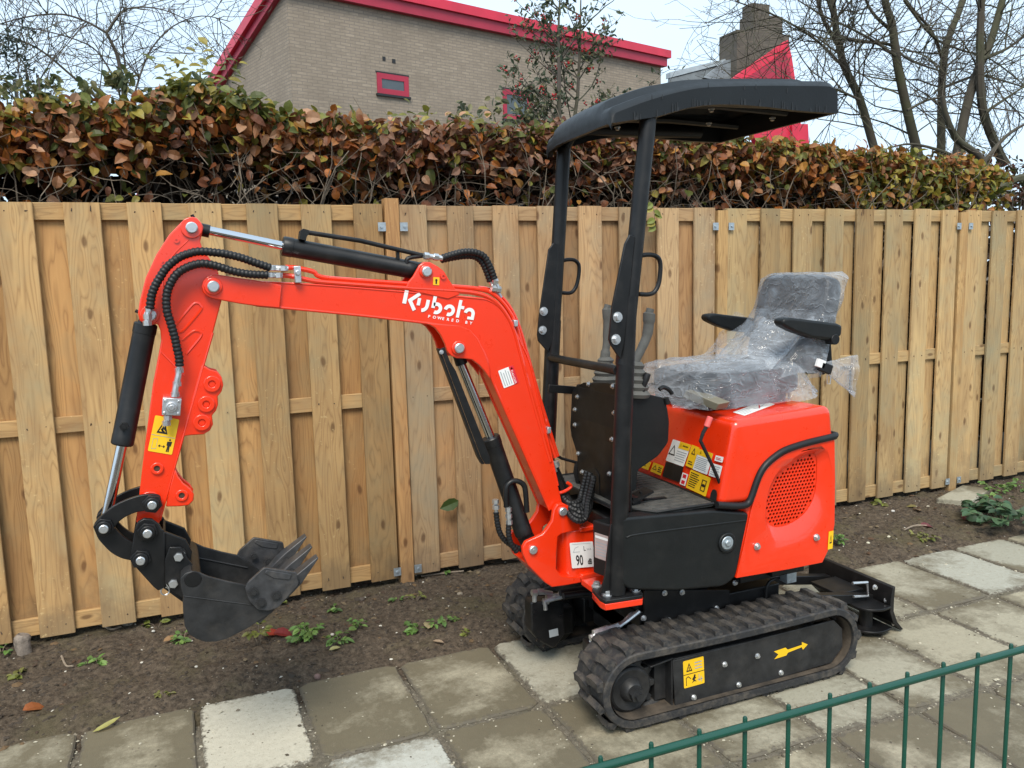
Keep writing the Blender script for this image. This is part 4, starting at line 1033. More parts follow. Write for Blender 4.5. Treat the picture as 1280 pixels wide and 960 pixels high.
for p in [(1.038,2.572,0.703),(1.039,2.572,0.68),(1.04,2.572,0.657),(0.991,2.572,0.738),(0.992,2.572,0.718)]: mb.cyl((p[0], p[1], p[2] - .007), (p[0], p[1], p[2] + .007), .0118, 6)
parts(mb, 'hose_fitting', M['zinc'], bc)

# ---- bucket linkage and coupler
mb = MB()
UL = crom([(-0.061,0.891),(-0.069,0.901),(-0.09,0.906),(-0.118,0.905),(-0.152,0.897),(-0.184,0.884),(-0.215,0.863),(-0.237,0.841),(-0.241,0.828),(-0.235,0.813),(-0.218,0.803),(-0.199,0.806),(-0.182,0.829),(-0.16,0.846),(-0.132,0.856),(-0.106,0.858),(-0.081,0.857),(-0.065,0.868)], 4, True)
LL = crom([(-0.24,0.835),(-0.24,0.814),(-0.235,0.791),(-0.222,0.768),(-0.204,0.743),(-0.18,0.723),(-0.154,0.711),(-0.125,0.697),(-0.111,0.71),(-0.122,0.736),(-0.137,0.758),(-0.157,0.774),(-0.174,0.792),(-0.187,0.813),(-0.192,0.833),(-0.214,0.85)], 4, True)
for y0, y1 in ((2.556, 2.570), (2.670, 2.684)): mb.prism(UL, y0, y1)
for y0, y1 in ((2.570, 2.584), (2.656, 2.670)): mb.prism(LL, y0, y1)
lk = part(mb, 'bucket_link', M['black'], bevel=.002)
def boss_bolt(c, y, r, parent, pr):
    mb = MB(); mb.cyl((c[0], y + .012, c[1]), (c[0], y - .012, c[1]), r, 6); mb.tube([(c[0], y - .006, c[1]), (c[0], y - .02, c[1])], [r * .82, r * .7], 18); part(mb, 'boss', M['black'], parent, bevel=.0015)
    sub('pin', PIN, parent, (c[0], y - .021, c[1]), pr)
for c in [(-0.085,0.878),(-0.215,0.826)]: boss_bolt(c, 2.556, .028, lk, .0125)
mb = MB(); CP = [(-0.137,0.809),(-0.127,0.83),(-0.11,0.839),(-0.089,0.834),(-0.071,0.816),(-0.065,0.8),(-0.059,0.795),(-0.065,0.706),(-0.072,0.623),(-0.088,0.616),(-0.1,0.63),(-0.154,0.715),(-0.151,0.743)]
for y0, y1 in ((2.545, 2.560), (2.680, 2.695)): mb.prism(CP, y0, y1)
CP2 = [(-0.064,0.793),(-0.041,0.78),(-0.003,0.757),(0.012,0.718),(0.001,0.665),(-0.009,0.61),(-0.024,0.566),(-0.046,0.589),(-0.077,0.622)]
for y0, y1 in ((2.552, 2.566), (2.674, 2.688)): mb.prism(CP2, y0, y1)
mb.prism([(-0.064,0.793),(-0.056,0.789),(-0.068,0.62),(-0.077,0.622)], 2.545, 2.695)
cp = part(mb, 'coupler', M['black'], bevel=.003)
for c in [(-0.103,0.799),(-0.127,0.722)]: boss_bolt(c, 2.545, .029, cp, .0125)
for c in [(-0.026,0.716),(-0.046,0.638)]:
    mb = MB(); mb.cyl((c[0], 2.54, c[1]), (c[0], 2.70, c[1]), .022, 18); part(mb, 'crossbar', M['dull'], cp)
    sub('bolt', BOLT, cp, (c[0], 2.537, c[1]), .0155)
mb = MB(); c = [(-0.07,0.619)][0]; mb.tube([(c[0] + .012 * math.cos(a), 2.55, c[1] - .008 + .012 * math.sin(a)) for a in [i * .52 for i in range(12)]], .0022, 6, closed=True); part(mb, 'pull_ring', M['zinc'], cp)

# ---- bucket
YK0, YK1 = 2.47, 2.77
BK = [(-0.024,0.67),(-0.012,0.682),(0.005,0.687),(0.024,0.68),(0.049,0.663),(0.103,0.638),(0.151,0.619),(0.184,0.592),(0.218,0.556),(0.233,0.533),(0.221,0.52),(0.19,0.506),(0.156,0.488),(0.121,0.475),(0.089,0.464),(0.057,0.461),(0.029,0.466),(0.006,0.479),(-0.015,0.499),(-0.024,0.527),(-0.025,0.569),(-0.021,0.616),(-0.026,0.644)]
mb = MB()
for y0, y1 in ((YK0, YK0 + .010), (YK1 - .010, YK1)): mb.prism(BK, y0, y1)
SH = [(0.18,0.54),(0.233,0.533),(0.221,0.52),(0.19,0.506),(0.156,0.488),(0.121,0.475),(0.089,0.464),(0.057,0.461),(0.029,0.466),(0.006,0.479),(-0.015,0.499),(-0.024,0.527),(-0.025,0.569),(-0.021,0.616),(-0.026,0.644),(-0.024,0.67),(-0.012,0.682),(0.005,0.687)]
# shell: curved sheet with thickness between the side plates
cen = Vector((sum(p[0] for p in BK) / len(BK), sum(p[1] for p in BK) / len(BK)))
SH = [Vector(p) for p in SH[1:]]
inn = []
for i, p in enumerate(SH):
    a = SH[max(0, i - 1)]; b = SH[min(len(SH) - 1, i + 1)]; t = (b - a).normalized(); nn = Vector((-t.y, t.x))
    if nn.dot(cen - p) < 0: nn = -nn
    inn.append(p + nn * .010)
n = len(SH); vs = []
for y in (YK0 + .004, YK1 - .004): vs += [(p.x, y, p.y) for p in SH] + [(p.x, y, p.y) for p in inn]
fs = []
for i in range(n - 1): fs += [(i, i + 1, 2 * n + i + 1, 2 * n + i), (n + i, 3 * n + i, 3 * n + i + 1, n + i + 1)]
fs += [(0, 2 * n, 3 * n, n), (n - 1, 2 * n - 1, 4 * n - 1, 3 * n - 1)]
mb.add(vs, fs)
bk = part(mb, 'bucket', M['dull'], bevel=.002)
mb = MB(); c = [(0.002,0.668)][0]; mb.cyl((c[0] + .006, YK0 - .002, c[1] - .006), (c[0] + .006, YK1 + .002, c[1] - .006), .024, 18)
# mounting ears rising to the coupler
EB = [(-0.048,0.748),(-0.018,0.743),(0.001,0.701),(0.029,0.657),(0.018,0.625),(-0.025,0.588),(-0.053,0.617),(-0.068,0.645),(-0.063,0.712)]
for y0, y1 in ((2.53, 2.543), (2.697, 2.71)): mb.prism(EB, y0, y1)
part(mb, 'mounting_ear', M['black'], bk, bevel=.002)
mb = MB(); mb.tube([(x, YK0 - .0005, z) for x, z in [(-0.021,0.616),(0.147,0.561),(0.181,0.548)]], .0018, 6); mb.tube([(x, YK1 - .011, z) for x, z in [(0.025,0.632),(0.178,0.573)]], .003, 6); parts(mb, 'weld_seam', M['dull'], bk)
SC = fillet([(0.148,0.614),(0.158,0.631),(0.206,0.668),(0.299,0.637),(0.302,0.6),(0.239,0.539),(0.211,0.533),(0.179,0.543),(0.156,0.576)], .006, 3)
for y0, y1, s in ((YK0 - .014, YK0 - .001, -1), (YK1 + .001, YK1 + .014, 1)):
    mb = MB(); mb.prism(SC, y0, y1); mb.prism(fillet([(0.205,0.652),(0.212,0.66),(0.283,0.636),(0.277,0.619),(0.231,0.632)], .003, 2), y0 - .003, y0)
    o = part(mb, 'side_cutter', M['worn'], bk, bevel=.003)
    if s < 0: bolts([(0.171,0.6),(0.236,0.577),(0.191,0.563)], y0 - .001, .0105, o, MB().cyl((0, .3, 0), (0, -.5, 0), 1.35, 16).cyl((0, -.4, 0), (0, -1.0, 0), .8, 6).mesh('bolt', M['dull'], 30))
    else: bolts([(0.201,0.607),(0.246,0.582)], YK1 - .012, .0085, o, MB().cyl((0, .3, 0), (0, -.5, 0), 1.35, 16).cyl((0, -.4, 0), (0, -1.0, 0), .8, 6).mesh('bolt', M['dull'], 30))
# lip plate and teeth
LP0, LP1 = [Vector((p[0], 0, p[1])) for p in [(0.197,0.52),(0.301,0.607)]]
ld = (LP1 - LP0).normalized(); ln = Vector((-ld.z, 0, ld.x))
if ln.z > 0: ln = -ln
mb = MB()
q_ = [LP0 - ld * .03, LP1, LP1 + ln * .014, LP0 - ld * .03 + ln * .014]
mb.prism([(v.x, v.z) for v in q_], YK0 + .003, YK1 - .003); part(mb, 'lip_plate', M['dull'], bk, bevel=.002)
for k in range(3):
    yc = YK0 + .035 + k * (YK1 - YK0 - .07) / 2; mb = MB()
    b0 = LP1 - ld * .075; tip = LP1 + ld * .088
    prof = [b0 - ln * .012, LP1 - ln * .013, tip - ln * .002, tip + ln * .003, LP1 + ln * .020, b0 + ln * .022]
    hw = [.026, .026, .019, .019, .026, .026]
    n = 6; mb.v += [(p.x, yc - h, p.z) for p, h in zip(prof, hw)] + [(p.x, yc + h, p.z) for p, h in zip(prof, hw)]
    mb.f += [tuple(range(n)), tuple(range(2 * n - 1, n - 1, -1))] + [(i, (i + 1) % n, n + (i + 1) % n, n + i) for i in range(n)]
    part(mb, 'tooth', M['worn'], bk, bevel=.003)

# ---- upper structure: floor, fairing, hood
mb = MB(); FA = [(1.274,0.688),(1.287,0.71),(1.331,0.714),(1.679,0.693),(1.828,0.663),(1.818,0.624),(1.773,0.436),(1.722,0.411),(1.53,0.43),(1.342,0.465),(1.296,0.492),(1.276,0.525),(1.267,0.581)]
FA = [(max(x, 1.313), z) for x, z in FA]; FA = [p for i, p in enumerate(FA) if (Vector(p) - Vector(FA[i - 1])).length > .004]
mb.prism(fillet(FA, .02, 3), 2.27, 2.335)
FB = [(x if x > 1.43 else 1.43, z) for x, z in FA]; FB = [p for i, p in enumerate(FB) if i == 0 or (Vector(p) - Vector(FB[i - 1])).length > .004]
fa = part(mb, 'platform_fairing', M['plastic'], bevel=.022, seg=4)
mb = MB(); mb.prism([(1.43, .697), (1.83, .697), (1.80, .45), (1.43, .45)], 2.40, 2.97); part(mb, 'platform_core', M['plastic'], fa, bevel=.01)
mb = MB(); mb.box((1.455, 2.68, .685), (.10, .53, .026)); part(mb, 'platform_step', M['plastic'], fa, bevel=.006)
mb = MB(); mb.tube([(x, 2.2715, z) for x, z in crom([(1.331,0.647),(1.383,0.651),(1.669,0.642),(1.811,0.637)], 5)], .004, 6); part(mb, 'moulded_ridge', M['plastic'], fa)
c = [(1.73,0.57)][0]; mb = MB(); mb.ring(c, .024, .036, 2.262, 2.274, 24); part(mb, 'socket_rim', M['plastic'], fa, bevel=.003)
mb = MB(); mb.cyl((c[0], 2.28, c[1]), (c[0], 2.262, c[1]), .0245, 22); mb.cyl((c[0], 2.264, c[1]), (c[0], 2.256, c[1]), .013, 6); part(mb, 'filler_cap', M['galv'], fa, bevel=.003)
mb = MB()
mp = [(1.40, 2.37), (1.46, 2.292), (1.69, 2.292), (1.70, 2.31), (1.72, 2.90), (1.36, 2.90), (1.36, 2.42)]; n = len(mp)
mb.v += [(x, y, .700) for x, y in mp] + [(x, y, .7095) for x, y in mp]; mb.f += [tuple(range(n, 2 * n))] + [(i, (i + 1) % n, n + (i + 1) % n, n + i) for i in range(n)]
fm = part(mb, 'floor_mat', M['mat'], bevel=.002)
mb = MB(); mb.tube([(x, y, .709) for x, y in mp], .006, 6, closed=True); part(mb, 'mat_edge', M['plastic'], fm)
mb = MB()
for i in range(16):
    yy = 2.33 + i * .03
    mb.box((1.56, yy, .7105), (.26 if i > 2 else .18, .004, .003))
part(mb, 'mat_rib', M['mat'], fm)
# foot pedal
mb = MB(); mb.box((1.47, 2.42, .735), (.09, .06, .008), Matrix.Rotation(R(-20), 3, 'Y')); mb.tube([(1.475,2.42,0.75),(1.491,2.42,0.716),(1.573,2.42,0.714),(1.613,2.42,0.691),(1.6,2.42,0.681)], .005, 6); mb.box((1.45, 2.42, .72), (.03, .04, .03)); part(mb, 'foot_pedal', M['black'], bevel=.003)
# corner box with nameplate
mb = MB(); bx = [(1.297, 2.442), (1.323, 2.355), (1.50, 2.355), (1.50, 2.442)]; n = len(bx)
mb.v += [(x, y, .475) for x, y in bx] + [(x, y, .665) for x, y in bx]; mb.f += [tuple(range(n)), tuple(range(n, 2 * n))] + [(i, (i + 1) % n, n + (i + 1) % n, n + i) for i in range(n)]
nb = part(mb, 'front_box', M['plastic'], bevel=.006, seg=3)
a_ = Vector((1.3005, 2.430, 0)); b_ = Vector((1.3200, 2.365, 0)); nn_ = Vector((-.956, -.29, 0)) * .0015
q4 = [a_ + nn_ + Vector((0, 0, .535)), b_ + nn_ + Vector((0, 0, .535)), b_ + nn_ + Vector((0, 0, .625)), a_ + nn_ + Vector((0, 0, .625))]
decal(q4, simple('pale_steel_plate', (.42, .33, .31), .4, var=.2), nb, [(M['greyprint'], lines(.1, .1, .9, .7, 5, .3, .3, 9)), (M['white'], [rect(.06, .80, .94, .90)])], 'nameplate')
mb = MB(); mb.box((1.42, 2.62, .56), (.12, .34, .20)); mb.box((1.63, 2.62, .47), (.38, .62, .07)); part(mb, 'swing_frame', M['black'], bevel=.006)

# hood
HP = [(1.702,0.706),(1.755,0.992),(1.799,1.002),(2.14,1.029),(2.192,1.011),(2.207,0.9),(2.213,0.56),(2.159,0.427),(1.985,0.427),(1.771,0.433),(1.818,0.624),(1.826,0.701)]
HP = [(1.702, .700)] + fillet([(1.755,0.995),(2.192,1.013),(2.208,0.891),(2.213,0.562),(2.159,0.427),(1.771,0.433)], .035, 5)[0:] + [(1.80, .60), (1.826, .700)]
HB = [(x, z) for x, z in HP]
GRX = crom([(2.157,0.854),(2.178,0.822),(2.184,0.762),(2.182,0.696),(2.164,0.626),(2.117,0.563),(2.055,0.536),(1.989,0.53),(1.933,0.544),(1.9,0.592),(1.894,0.651),(1.903,0.72),(1.927,0.775),(1.972,0.819),(2.036,0.848),(2.101,0.86)], 4, True)
mb = MB(); mb.prism(HB, 2.272, 2.955)
ho = part(mb, 'hood', M['red'], bevel=.040, seg=6)
cut = MB().prism([tuple(p) for p in GRX], 2.2, 2.33).build('cutter', None)
cut.location = ho.location + EX.location
bmod = ho.modifiers.new('bool', 'BOOLEAN'); bmod.operation = 'DIFFERENCE'; bmod.object = cut; bmod.solver = 'EXACT'
bpy.context.view_layer.update()
me = bpy.data.meshes.new_from_object(ho.evaluated_get(bpy.context.evaluated_depsgraph_get()))
ho.modifiers.clear(); ho.data = me; me.polygons.foreach_set('use_smooth', [True] * len(me.polygons)); me.set_sharp_from_angle(angle=R(40))
bpy.data.objects.remove(cut)
mb = MB(); mb.prism([tuple(p) for p in GRX], 2.322, 2.3295); part(mb, 'grille_shade', M['black'], ho, smooth=0)  # black sheet added to stand for the darkness behind the grille holes
SEAL = crom([(1.687,0.711),(1.751,0.699),(1.793,0.694),(1.819,0.699),(1.834,0.723),(1.852,0.767),(1.869,0.8),(1.892,0.827),(1.927,0.85),(1.972,0.87),(2.033,0.882),(2.097,0.89),(2.153,0.895),(2.202,0.899)], 5)
mb = MB(); mb.tube([(p.x, 2.268, p.y) for p in SEAL] + [(SEAL[-1].x + .012, 2.275, SEAL[-1].y + .002), (SEAL[-1].x + .018, 2.32, SEAL[-1].y + .002), (SEAL[-1].x + .018, 2.92, SEAL[-1].y + .002)], .0125, 10); part(mb, 'rubber_seal', M['hose'], ho)
# lower side panel with a recessed, perforated grille
OUT = [tuple(p) for p in crom([(1.831,0.666),(1.846,0.716),(1.862,0.76),(1.879,0.791),(1.901,0.815),(1.936,0.839),(1.982,0.858),(2.039,0.871),(2.1,0.879),(2.156,0.884),(2.202,0.887)], 4)] + [(2.21,0.735),(2.213,0.568),(2.199,0.493),(2.159,0.429),(2.003,0.429),(1.771,0.435),(1.802,0.545)]
REC = crom([(2.157,0.854),(2.178,0.822),(2.184,0.762),(2.182,0.696),(2.164,0.626),(2.117,0.563),(2.055,0.536),(1.989,0.53),(1.933,0.544),(1.9,0.592),(1.894,0.651),(1.903,0.72),(1.927,0.775),(1.972,0.819),(2.036,0.848),(2.101,0.86)], 4, True)
GRI = crom([(2.129,0.838),(2.145,0.817),(2.148,0.766),(2.145,0.704),(2.127,0.655),(2.09,0.615),(2.035,0.59),(1.981,0.583),(1.941,0.593),(1.923,0.63),(1.918,0.677),(1.924,0.714),(1.945,0.749),(1.976,0.781),(2.019,0.805),(2.076,0.831)], 4, True)
nR_ = 64; REC = resample(REC, nR_); GRI = resample(GRI, nR_)
k0 = min(range(nR_), key=lambda i: (GRI[i] - REC[0]).length); GRI = GRI[k0:] + GRI[:k0]
if (GRI[3] - REC[3]).length > (GRI[-3] - REC[3]).length: GRI = [GRI[0]] + GRI[1:][::-1]
mb = MB(); loops = [[Vector((p[0], p[1], 0)) for p in OUT], [Vector((p[0], p[1], 0)) for p in REC]]
t_ = tessellate_polygon(loops); nO = len(OUT)
mb.v += [(p[0], 2.266, p[1]) for p in OUT] + [(p[0], 2.266, p[1]) for p in REC] + [(p[0], 2.294, p[1]) for p in GRI] + [(p[0], 2.276, p[1]) for p in OUT]
mb.f += [tuple(x) for x in t_]
for i in range(nR_):
    j = (i + 1) % nR_; mb.f.append((nO + i, nO + j, nO + nR_ + j, nO + nR_ + i))
bO = nO + 2 * nR_
for i in range(nO):
    j = (i + 1) % nO; mb.f.append((i, j, bO + j, bO + i))
sp2 = part(mb, 'side_panel', M['red'], ho, smooth=50, bevel=.006, seg=3)
bolts([(1.856,0.539),(2.124,0.532)], 2.263, .0105, ho)
# perforated sheet: hexagonal holes
from mathutils.geometry import intersect_point_tri_2d
def inside(p, poly):
    c = False; j = len(poly) - 1
    for i in range(len(poly)):
        a, b = poly[i], poly[j]
        if (a[1] > p[1]) != (b[1] > p[1]) and p[0] < (b[0] - a[0]) * (p[1] - a[1]) / (b[1] - a[1]) + a[0]: c = not c
        j = i
    return c
mb = MB(); cell = .0152; hx = min(p[0] for p in GRI); hX = max(p[0] for p in GRI); hz = min(p[1] for p in GRI); hZ = max(p[1] for p in GRI)
row = 0; z = hz - cell
hex_o = [(cell / math.sqrt(3) * math.cos(R(90 + 60 * i)), cell / math.sqrt(3) * math.sin(R(90 + 60 * i))) for i in range(6)]
while z < hZ + cell:
    x = hx - cell + (cell / 2 if row % 2 else 0)
    while x < hX + cell:
        if inside((x, z), [tuple(p) for p in GRI]) or min((Vector((x, z)) - p).length for p in GRI) < cell * .7:
            sc_in = .66 if inside((x, z), [tuple(cen_ + (Vector(p) - cen_) * .95) for cen_ in [Vector(((hx + hX) / 2, (hz + hZ) / 2))] for p in GRI]) else 0
            b = len(mb.v)
            mb.v += [(x + a * 1.002, 2.296, z + c) for a, c in hex_o]
            if sc_in:
                mb.v += [(x + a * sc_in, 2.296, z + c * sc_in) for a, c in hex_o] + [(x + a * sc_in, 2.301, z + c * sc_in) for a, c in hex_o]
                mb.f += [(b + i, b + (i + 1) % 6, b + 6 + (i + 1) % 6, b + 6 + i) for i in range(6)] + [(b + 6 + i, b + 6 + (i + 1) % 6, b + 12 + (i + 1) % 6, b + 12 + i) for i in range(6)]
            else: mb.f.append(tuple(range(b, b + 6)))
        x += cell
    z += cell * math.sqrt(3) / 2; row += 1
part(mb, 'grille', M['red'], ho, smooth=0, recalc=False)

# prints on the front of the hood
def front(q4): return [Vector((1.700 + (z - .70) * .183, y, z)) for (x, y, z) in q4]
cau = [(M['yellow'], [rect(.42, .70, 1, 1)]), (M['print'], tri(.20, .50, .22, .75) and tri_outline(.20, .5, .3, .06, .6) + [tri(.52, .84, .10, .5)] + lines(.62, .78, .92, .92, 1)), (M['greyprint'], lines(.42, .12, .95, .62, 5, .3, .15, 4))]
sgn = [(M['yellow'], [rect(0, .72, 1, 1)]), (M['print'], [tri(.22, .85, .1, .6)]), (M['greyprint'], lines(.08, .08, .95, .66, 7, .35, .2, 5))]
for q4, mt, pr in (
    ([(1.72,2.626,0.791),(1.72,2.509,0.792),(1.72,2.482,0.877),(1.72,2.602,0.878)], M['white'], cau),
    ([(1.72,2.497,0.798),(1.72,2.446,0.796),(1.72,2.43,0.876),(1.72,2.477,0.879)], M['yellow'], [(M['print'], tri_outline(.5, .72, .2, .05, 1.2) + lines(.2, .1, .8, .3, 2))]),
    ([(1.72,2.451,0.794),(1.72,2.36,0.793),(1.72,2.347,0.87),(1.72,2.432,0.873)], M['white'], sgn),
    ([(1.715,2.474,0.722),(1.715,2.352,0.717),(1.715,2.339,0.786),(1.715,2.462,0.791)], M['yellow'], [(M['print'], lines(.06, .12, .52, .92, 7, .4, .3, 6) + ribbon([(.68, .2), (.68, .75), (.86, .75), (.86, .2), (.68, .2)], .04) + [disc(.77, .48, .08)])]),
    ([(1.715,2.515,0.726),(1.715,2.479,0.725),(1.715,2.472,0.77),(1.715,2.507,0.77)], M['white'], [(M['redprint'], [rect(.2, .6, .8, .9), rect(.2, .1, .8, .4)])]),
    ([(1.715,2.718,0.73),(1.715,2.644,0.73),(1.715,2.632,0.768),(1.715,2.706,0.769)], M['yellow'], [(M['print'], tri_outline(.3, .5, .3, .06, .7) + lines(.6, .2, .95, .8, 3))]),
    ([(1.715,2.801,0.732),(1.715,2.729,0.73),(1.715,2.72,0.765),(1.715,2.783,0.765)], M['yellow'], [(M['print'], tri_outline(.4, .5, .3, .06, .7))]),
    ([(1.72,2.355,0.792),(1.72,2.291,0.792),(1.72,2.287,0.838),(1.72,2.346,0.837)], M['white'], [(M['greyprint'], lines(.1, .1, .9, .9, 5, .3, .2, 8))]),
    ([(1.72,2.335,0.848),(1.72,2.29,0.85),(1.72,2.288,0.869),(1.72,2.331,0.868)], M['white'], [(M['redprint'], lines(.15, .25, .85, .75, 2))])):
    decal(front(q4), mt, ho, pr, h=.002)
mb = MB(); q4 = front([(1.715,2.632,0.729),(1.715,2.515,0.731),(1.715,2.505,0.79),(1.715,2.621,0.788)]); pl = quad_plane(q4); flat('socket_panel', pl, [fillet(rect(0, 0, 1, 1), .1, 3)], M['black'], ho, .003)
q4 = front([(1.712,2.327,0.699),(1.712,2.288,0.7),(1.712,2.289,0.754),(1.712,2.323,0.752)]); pl = quad_plane(q4); flat('lever_slot', pl, [rect(0, 0, 1, .75) [:2] + [(1, .7), (.8, .95), (.5, 1.0), (.2, .95), (0, .7)]], M['print'], ho, .003)
dq = [(1.836,2.382,1.003),(1.834,2.311,1.003),(2.041,2.403,1.003),(2.045,2.477,1.003)]; dq = [(1.842,2.321,1),(2.055,2.415,1),(2.067,2.497,1),(1.847,2.396,1)]
o_ = [Vector(p) for p in dq]; zt = lambda x: .991 + (x - 1.755) * .0455
dq = [Vector((p.x, p.y, zt(p.x) + .0030)) for p in o_]
decal(dq, M['white'], ho, [(M['redprint'], ribbon([(.55, .2), (.78, .8)], .04)), (M['greyprint'], ribbon([(.45, .45), (.55, .3), (.7, .4), (.86, .55)], .04) + lines(.06, .15, .4, .85, 4, .2, .2, 2))], h=.0015)
decal([(2.18,2.264,0.476),(2.205,2.264,0.482),(2.206,2.264,0.546),(2.185,2.264,0.549)], M['yellow'], ho, [(M['print'], tri_outline(.5, .5, .3, .08, .8))])
# blade lever: bent black rod with a pink tip
mb = MB(); LV = [(1.761,2.3,0.699),(1.73,2.3,0.766),(1.689,2.3,0.845),(1.641,2.3,0.934),(1.652,2.3,0.961),(1.672,2.3,0.989)]; pass
mb.tube(crom([LV[0], LV[2], LV[3], LV[4], LV[5]], 1), .0065, 8); lv = part(mb, 'blade_lever', M['hose'])
mb = MB(); P_ = [(1.665,2.3,0.979),(1.681,2.3,1.013)]; mb.tube([P_[0], P_[1]], .0105, 10); part(mb, 'lever_grip', M['pink'], lv, bevel=.003)

# ---- console with levers
mb = MB(); CF = [(2.777,1.063),(2.74,1.088),(2.681,1.11),(2.495,1.129),(2.345,1.131),(2.349,0.704),(2.503,0.698),(2.604,0.706),(2.718,0.72),(2.74,0.774),(2.741,0.83),(2.787,0.89),(2.796,0.926)]
slot = [(y, z) for (y, z) in fillet([(2.646,0.672),(2.649,0.772),(2.627,0.798),(2.59,0.803),(2.566,0.784),(2.563,0.678)], .01, 3)]
ys = [(p[0], p[1]) for p in CF]
mb2 = MB(); mb2.prism(ys, 0, .006)
mb2.v = [(1.400 - v[1], v[0], v[2]) for v in mb2.v]
cpn = part(mb2, 'console_panel', M['black'], bevel=.0015)
CB = [(1.45,1.093),(1.495,1.092),(1.59,1.068),(1.606,1.035),(1.615,0.979),(1.611,0.904),(1.569,0.859),(1.484,0.817),(1.478,0.748),(1.396,0.721),(1.393,1.098)]
mb = MB(); mb.prism(fillet(CB, .012, 3), 2.45, 2.74); part(mb, 'console', M['plastic'], bevel=.014, seg=4)
mb = MB(); mb.prism(slot, 0, .004); mb.v = [(1.3925 - v[1] * .3, v[0], v[2]) for v in mb.v]; part(mb, 'hose_slot', M['print'], cpn)
for (y, z) in [(2.729,1.051),(2.751,0.999),(2.753,0.94),(2.73,0.833),(2.699,0.768),(2.639,1.109),(2.462,1.121),(2.453,1.03),(2.471,0.934),(2.491,0.807),(2.516,0.696)]:
    sub('bolt', BOLT, cpn, (1.394, y, z), .0075, (0, 0, R(-90)))
BUN = [(1.262,2.64,0.796),(1.278,2.64,0.746)] + [(1.271,2.57,0.681)] + [(1.275,2.51,0.652),(1.316,2.51,0.65),(1.339,2.51,0.705),(1.356,2.51,0.784)]
for k in range(6):
    mb = MB(); f = k / 5
    hose(mb, [Vector(p) + Vector(((-.012 + .024 * ((k * 2) % 5) / 4) * (1 if 0 < i < 6 else .4), .05 * f + (.02 if i > 4 else 0), (.05 * f * (1 if 1 < i < 5 else .35)))) for i, p in enumerate(BUN)], .0095, 8)
    parts(mb, 'hydraulic_hose', M['hose'])
mb = MB(); mb.tube(crom([(1.231,2.585,0.733),(1.263,2.585,0.737),(1.289,2.585,0.752),(1.273,2.585,0.768)], 4), .006, 8); part(mb, 'hose_guide', M['red'])
mb = MB(); mb.tube([(1.219,2.6,0.845),(1.243,2.6,0.786),(1.261,2.6,0.74)], .010, 8); mb.tube([(1.242,2.63,0.839),(1.267,2.63,0.78),(1.285,2.63,0.733)], .010, 8); parts(mb, 'hydraulic_hose', M['hose'])
mb = MB()
for p in [(1.217,2.59,0.838),(1.223,2.59,0.82),(1.233,2.59,0.839)]: mb.cyl((p[0] - .003, p[1], p[2] + .009), (p[0] + .003, p[1], p[2] - .009), .0125, 8)
parts(mb, 'hose_fitting', M['zinc'])
def lever(pts, rs, y):
    mb = MB(); mb.tube(crom([(x, y, z) for x, z in pts], 5), [rs[min(len(rs) - 1, int(i / 5 * 1.0001))] for i in range((len(pts) - 1) * 5 + 1)], 14)
    return part(mb, 'control_lever', M['grip'], bevel=0)
l1 = lever([(1.5,1.392),(1.496,1.375),(1.498,1.336),(1.494,1.262),(1.488,1.218),(1.484,1.182),(1.487,1.128)], [.013, .0185, .016, .0145, .018, .028, .03], 2.68)
l2 = lever([(1.557,1.381),(1.552,1.364),(1.55,1.331),(1.542,1.286),(1.52,1.243),(1.501,1.21),(1.488,1.171),(1.481,1.121)], [.014, .0215, .0185, .0165, .0155, .015, .02, .028], 2.48)
for y, xz, lv_ in ((2.68, [(1.488,1.2),(1.486,1.083)], l1), (2.48, [(1.498,1.199),(1.487,1.075)], l2)):
    mb = MB(); a_, b_ = xz; n = 11; pts_ = []; rs_ = []
    for i in range(n):
        t = i / (n - 1); pts_.append((a_[0] + (b_[0] - a_[0]) * t, y, a_[1] + (b_[1] - a_[1]) * t)); rs_.append(.022 + .034 * t + (.006 if i % 2 else -.003))
    mb.tube(pts_, rs_, 18); part(mb, 'rubber_boot', M['grip'], lv_, smooth=30)
mb = MB(); P_ = [(1.498,1.09),(1.505,1.118),(1.512,1.14),(1.521,1.159)]; mb.tube([(P_[0][0], 2.44, P_[0][1]), (P_[1][0], 2.44, P_[1][1]), (P_[2][0], 2.44, P_[2][1]), (P_[3][0], 2.44, P_[3][1])], [.007, .008, .013, .011], 12); part(mb, 'black_knob', M['hose'])
mb = MB(); mb.tube(crom([(1.58,2.46,1.096),(1.596,2.46,1.103),(1.619,2.46,1.093),(1.633,2.46,1.077)], 4), .008, 8); mb.cyl([(1.6,2.45,1.067),(1.6,2.45,1.035)][0], [(1.6,2.45,1.067),(1.606,2.45,1.043)][1], .010, 10); part(mb, 'ignition_socket', M['hose'])
mb = MB(); mb.tube([(1.321,2.76,0.826),(1.338,2.76,0.814),(1.385,2.76,0.797),(1.423,2.76,0.783)], .006, 6); mb.tube([(1.406,2.76,0.794),(1.398,2.76,0.754),(1.411,2.76,0.706)], .012, 8); part(mb, 'lock_lever', M['black'])

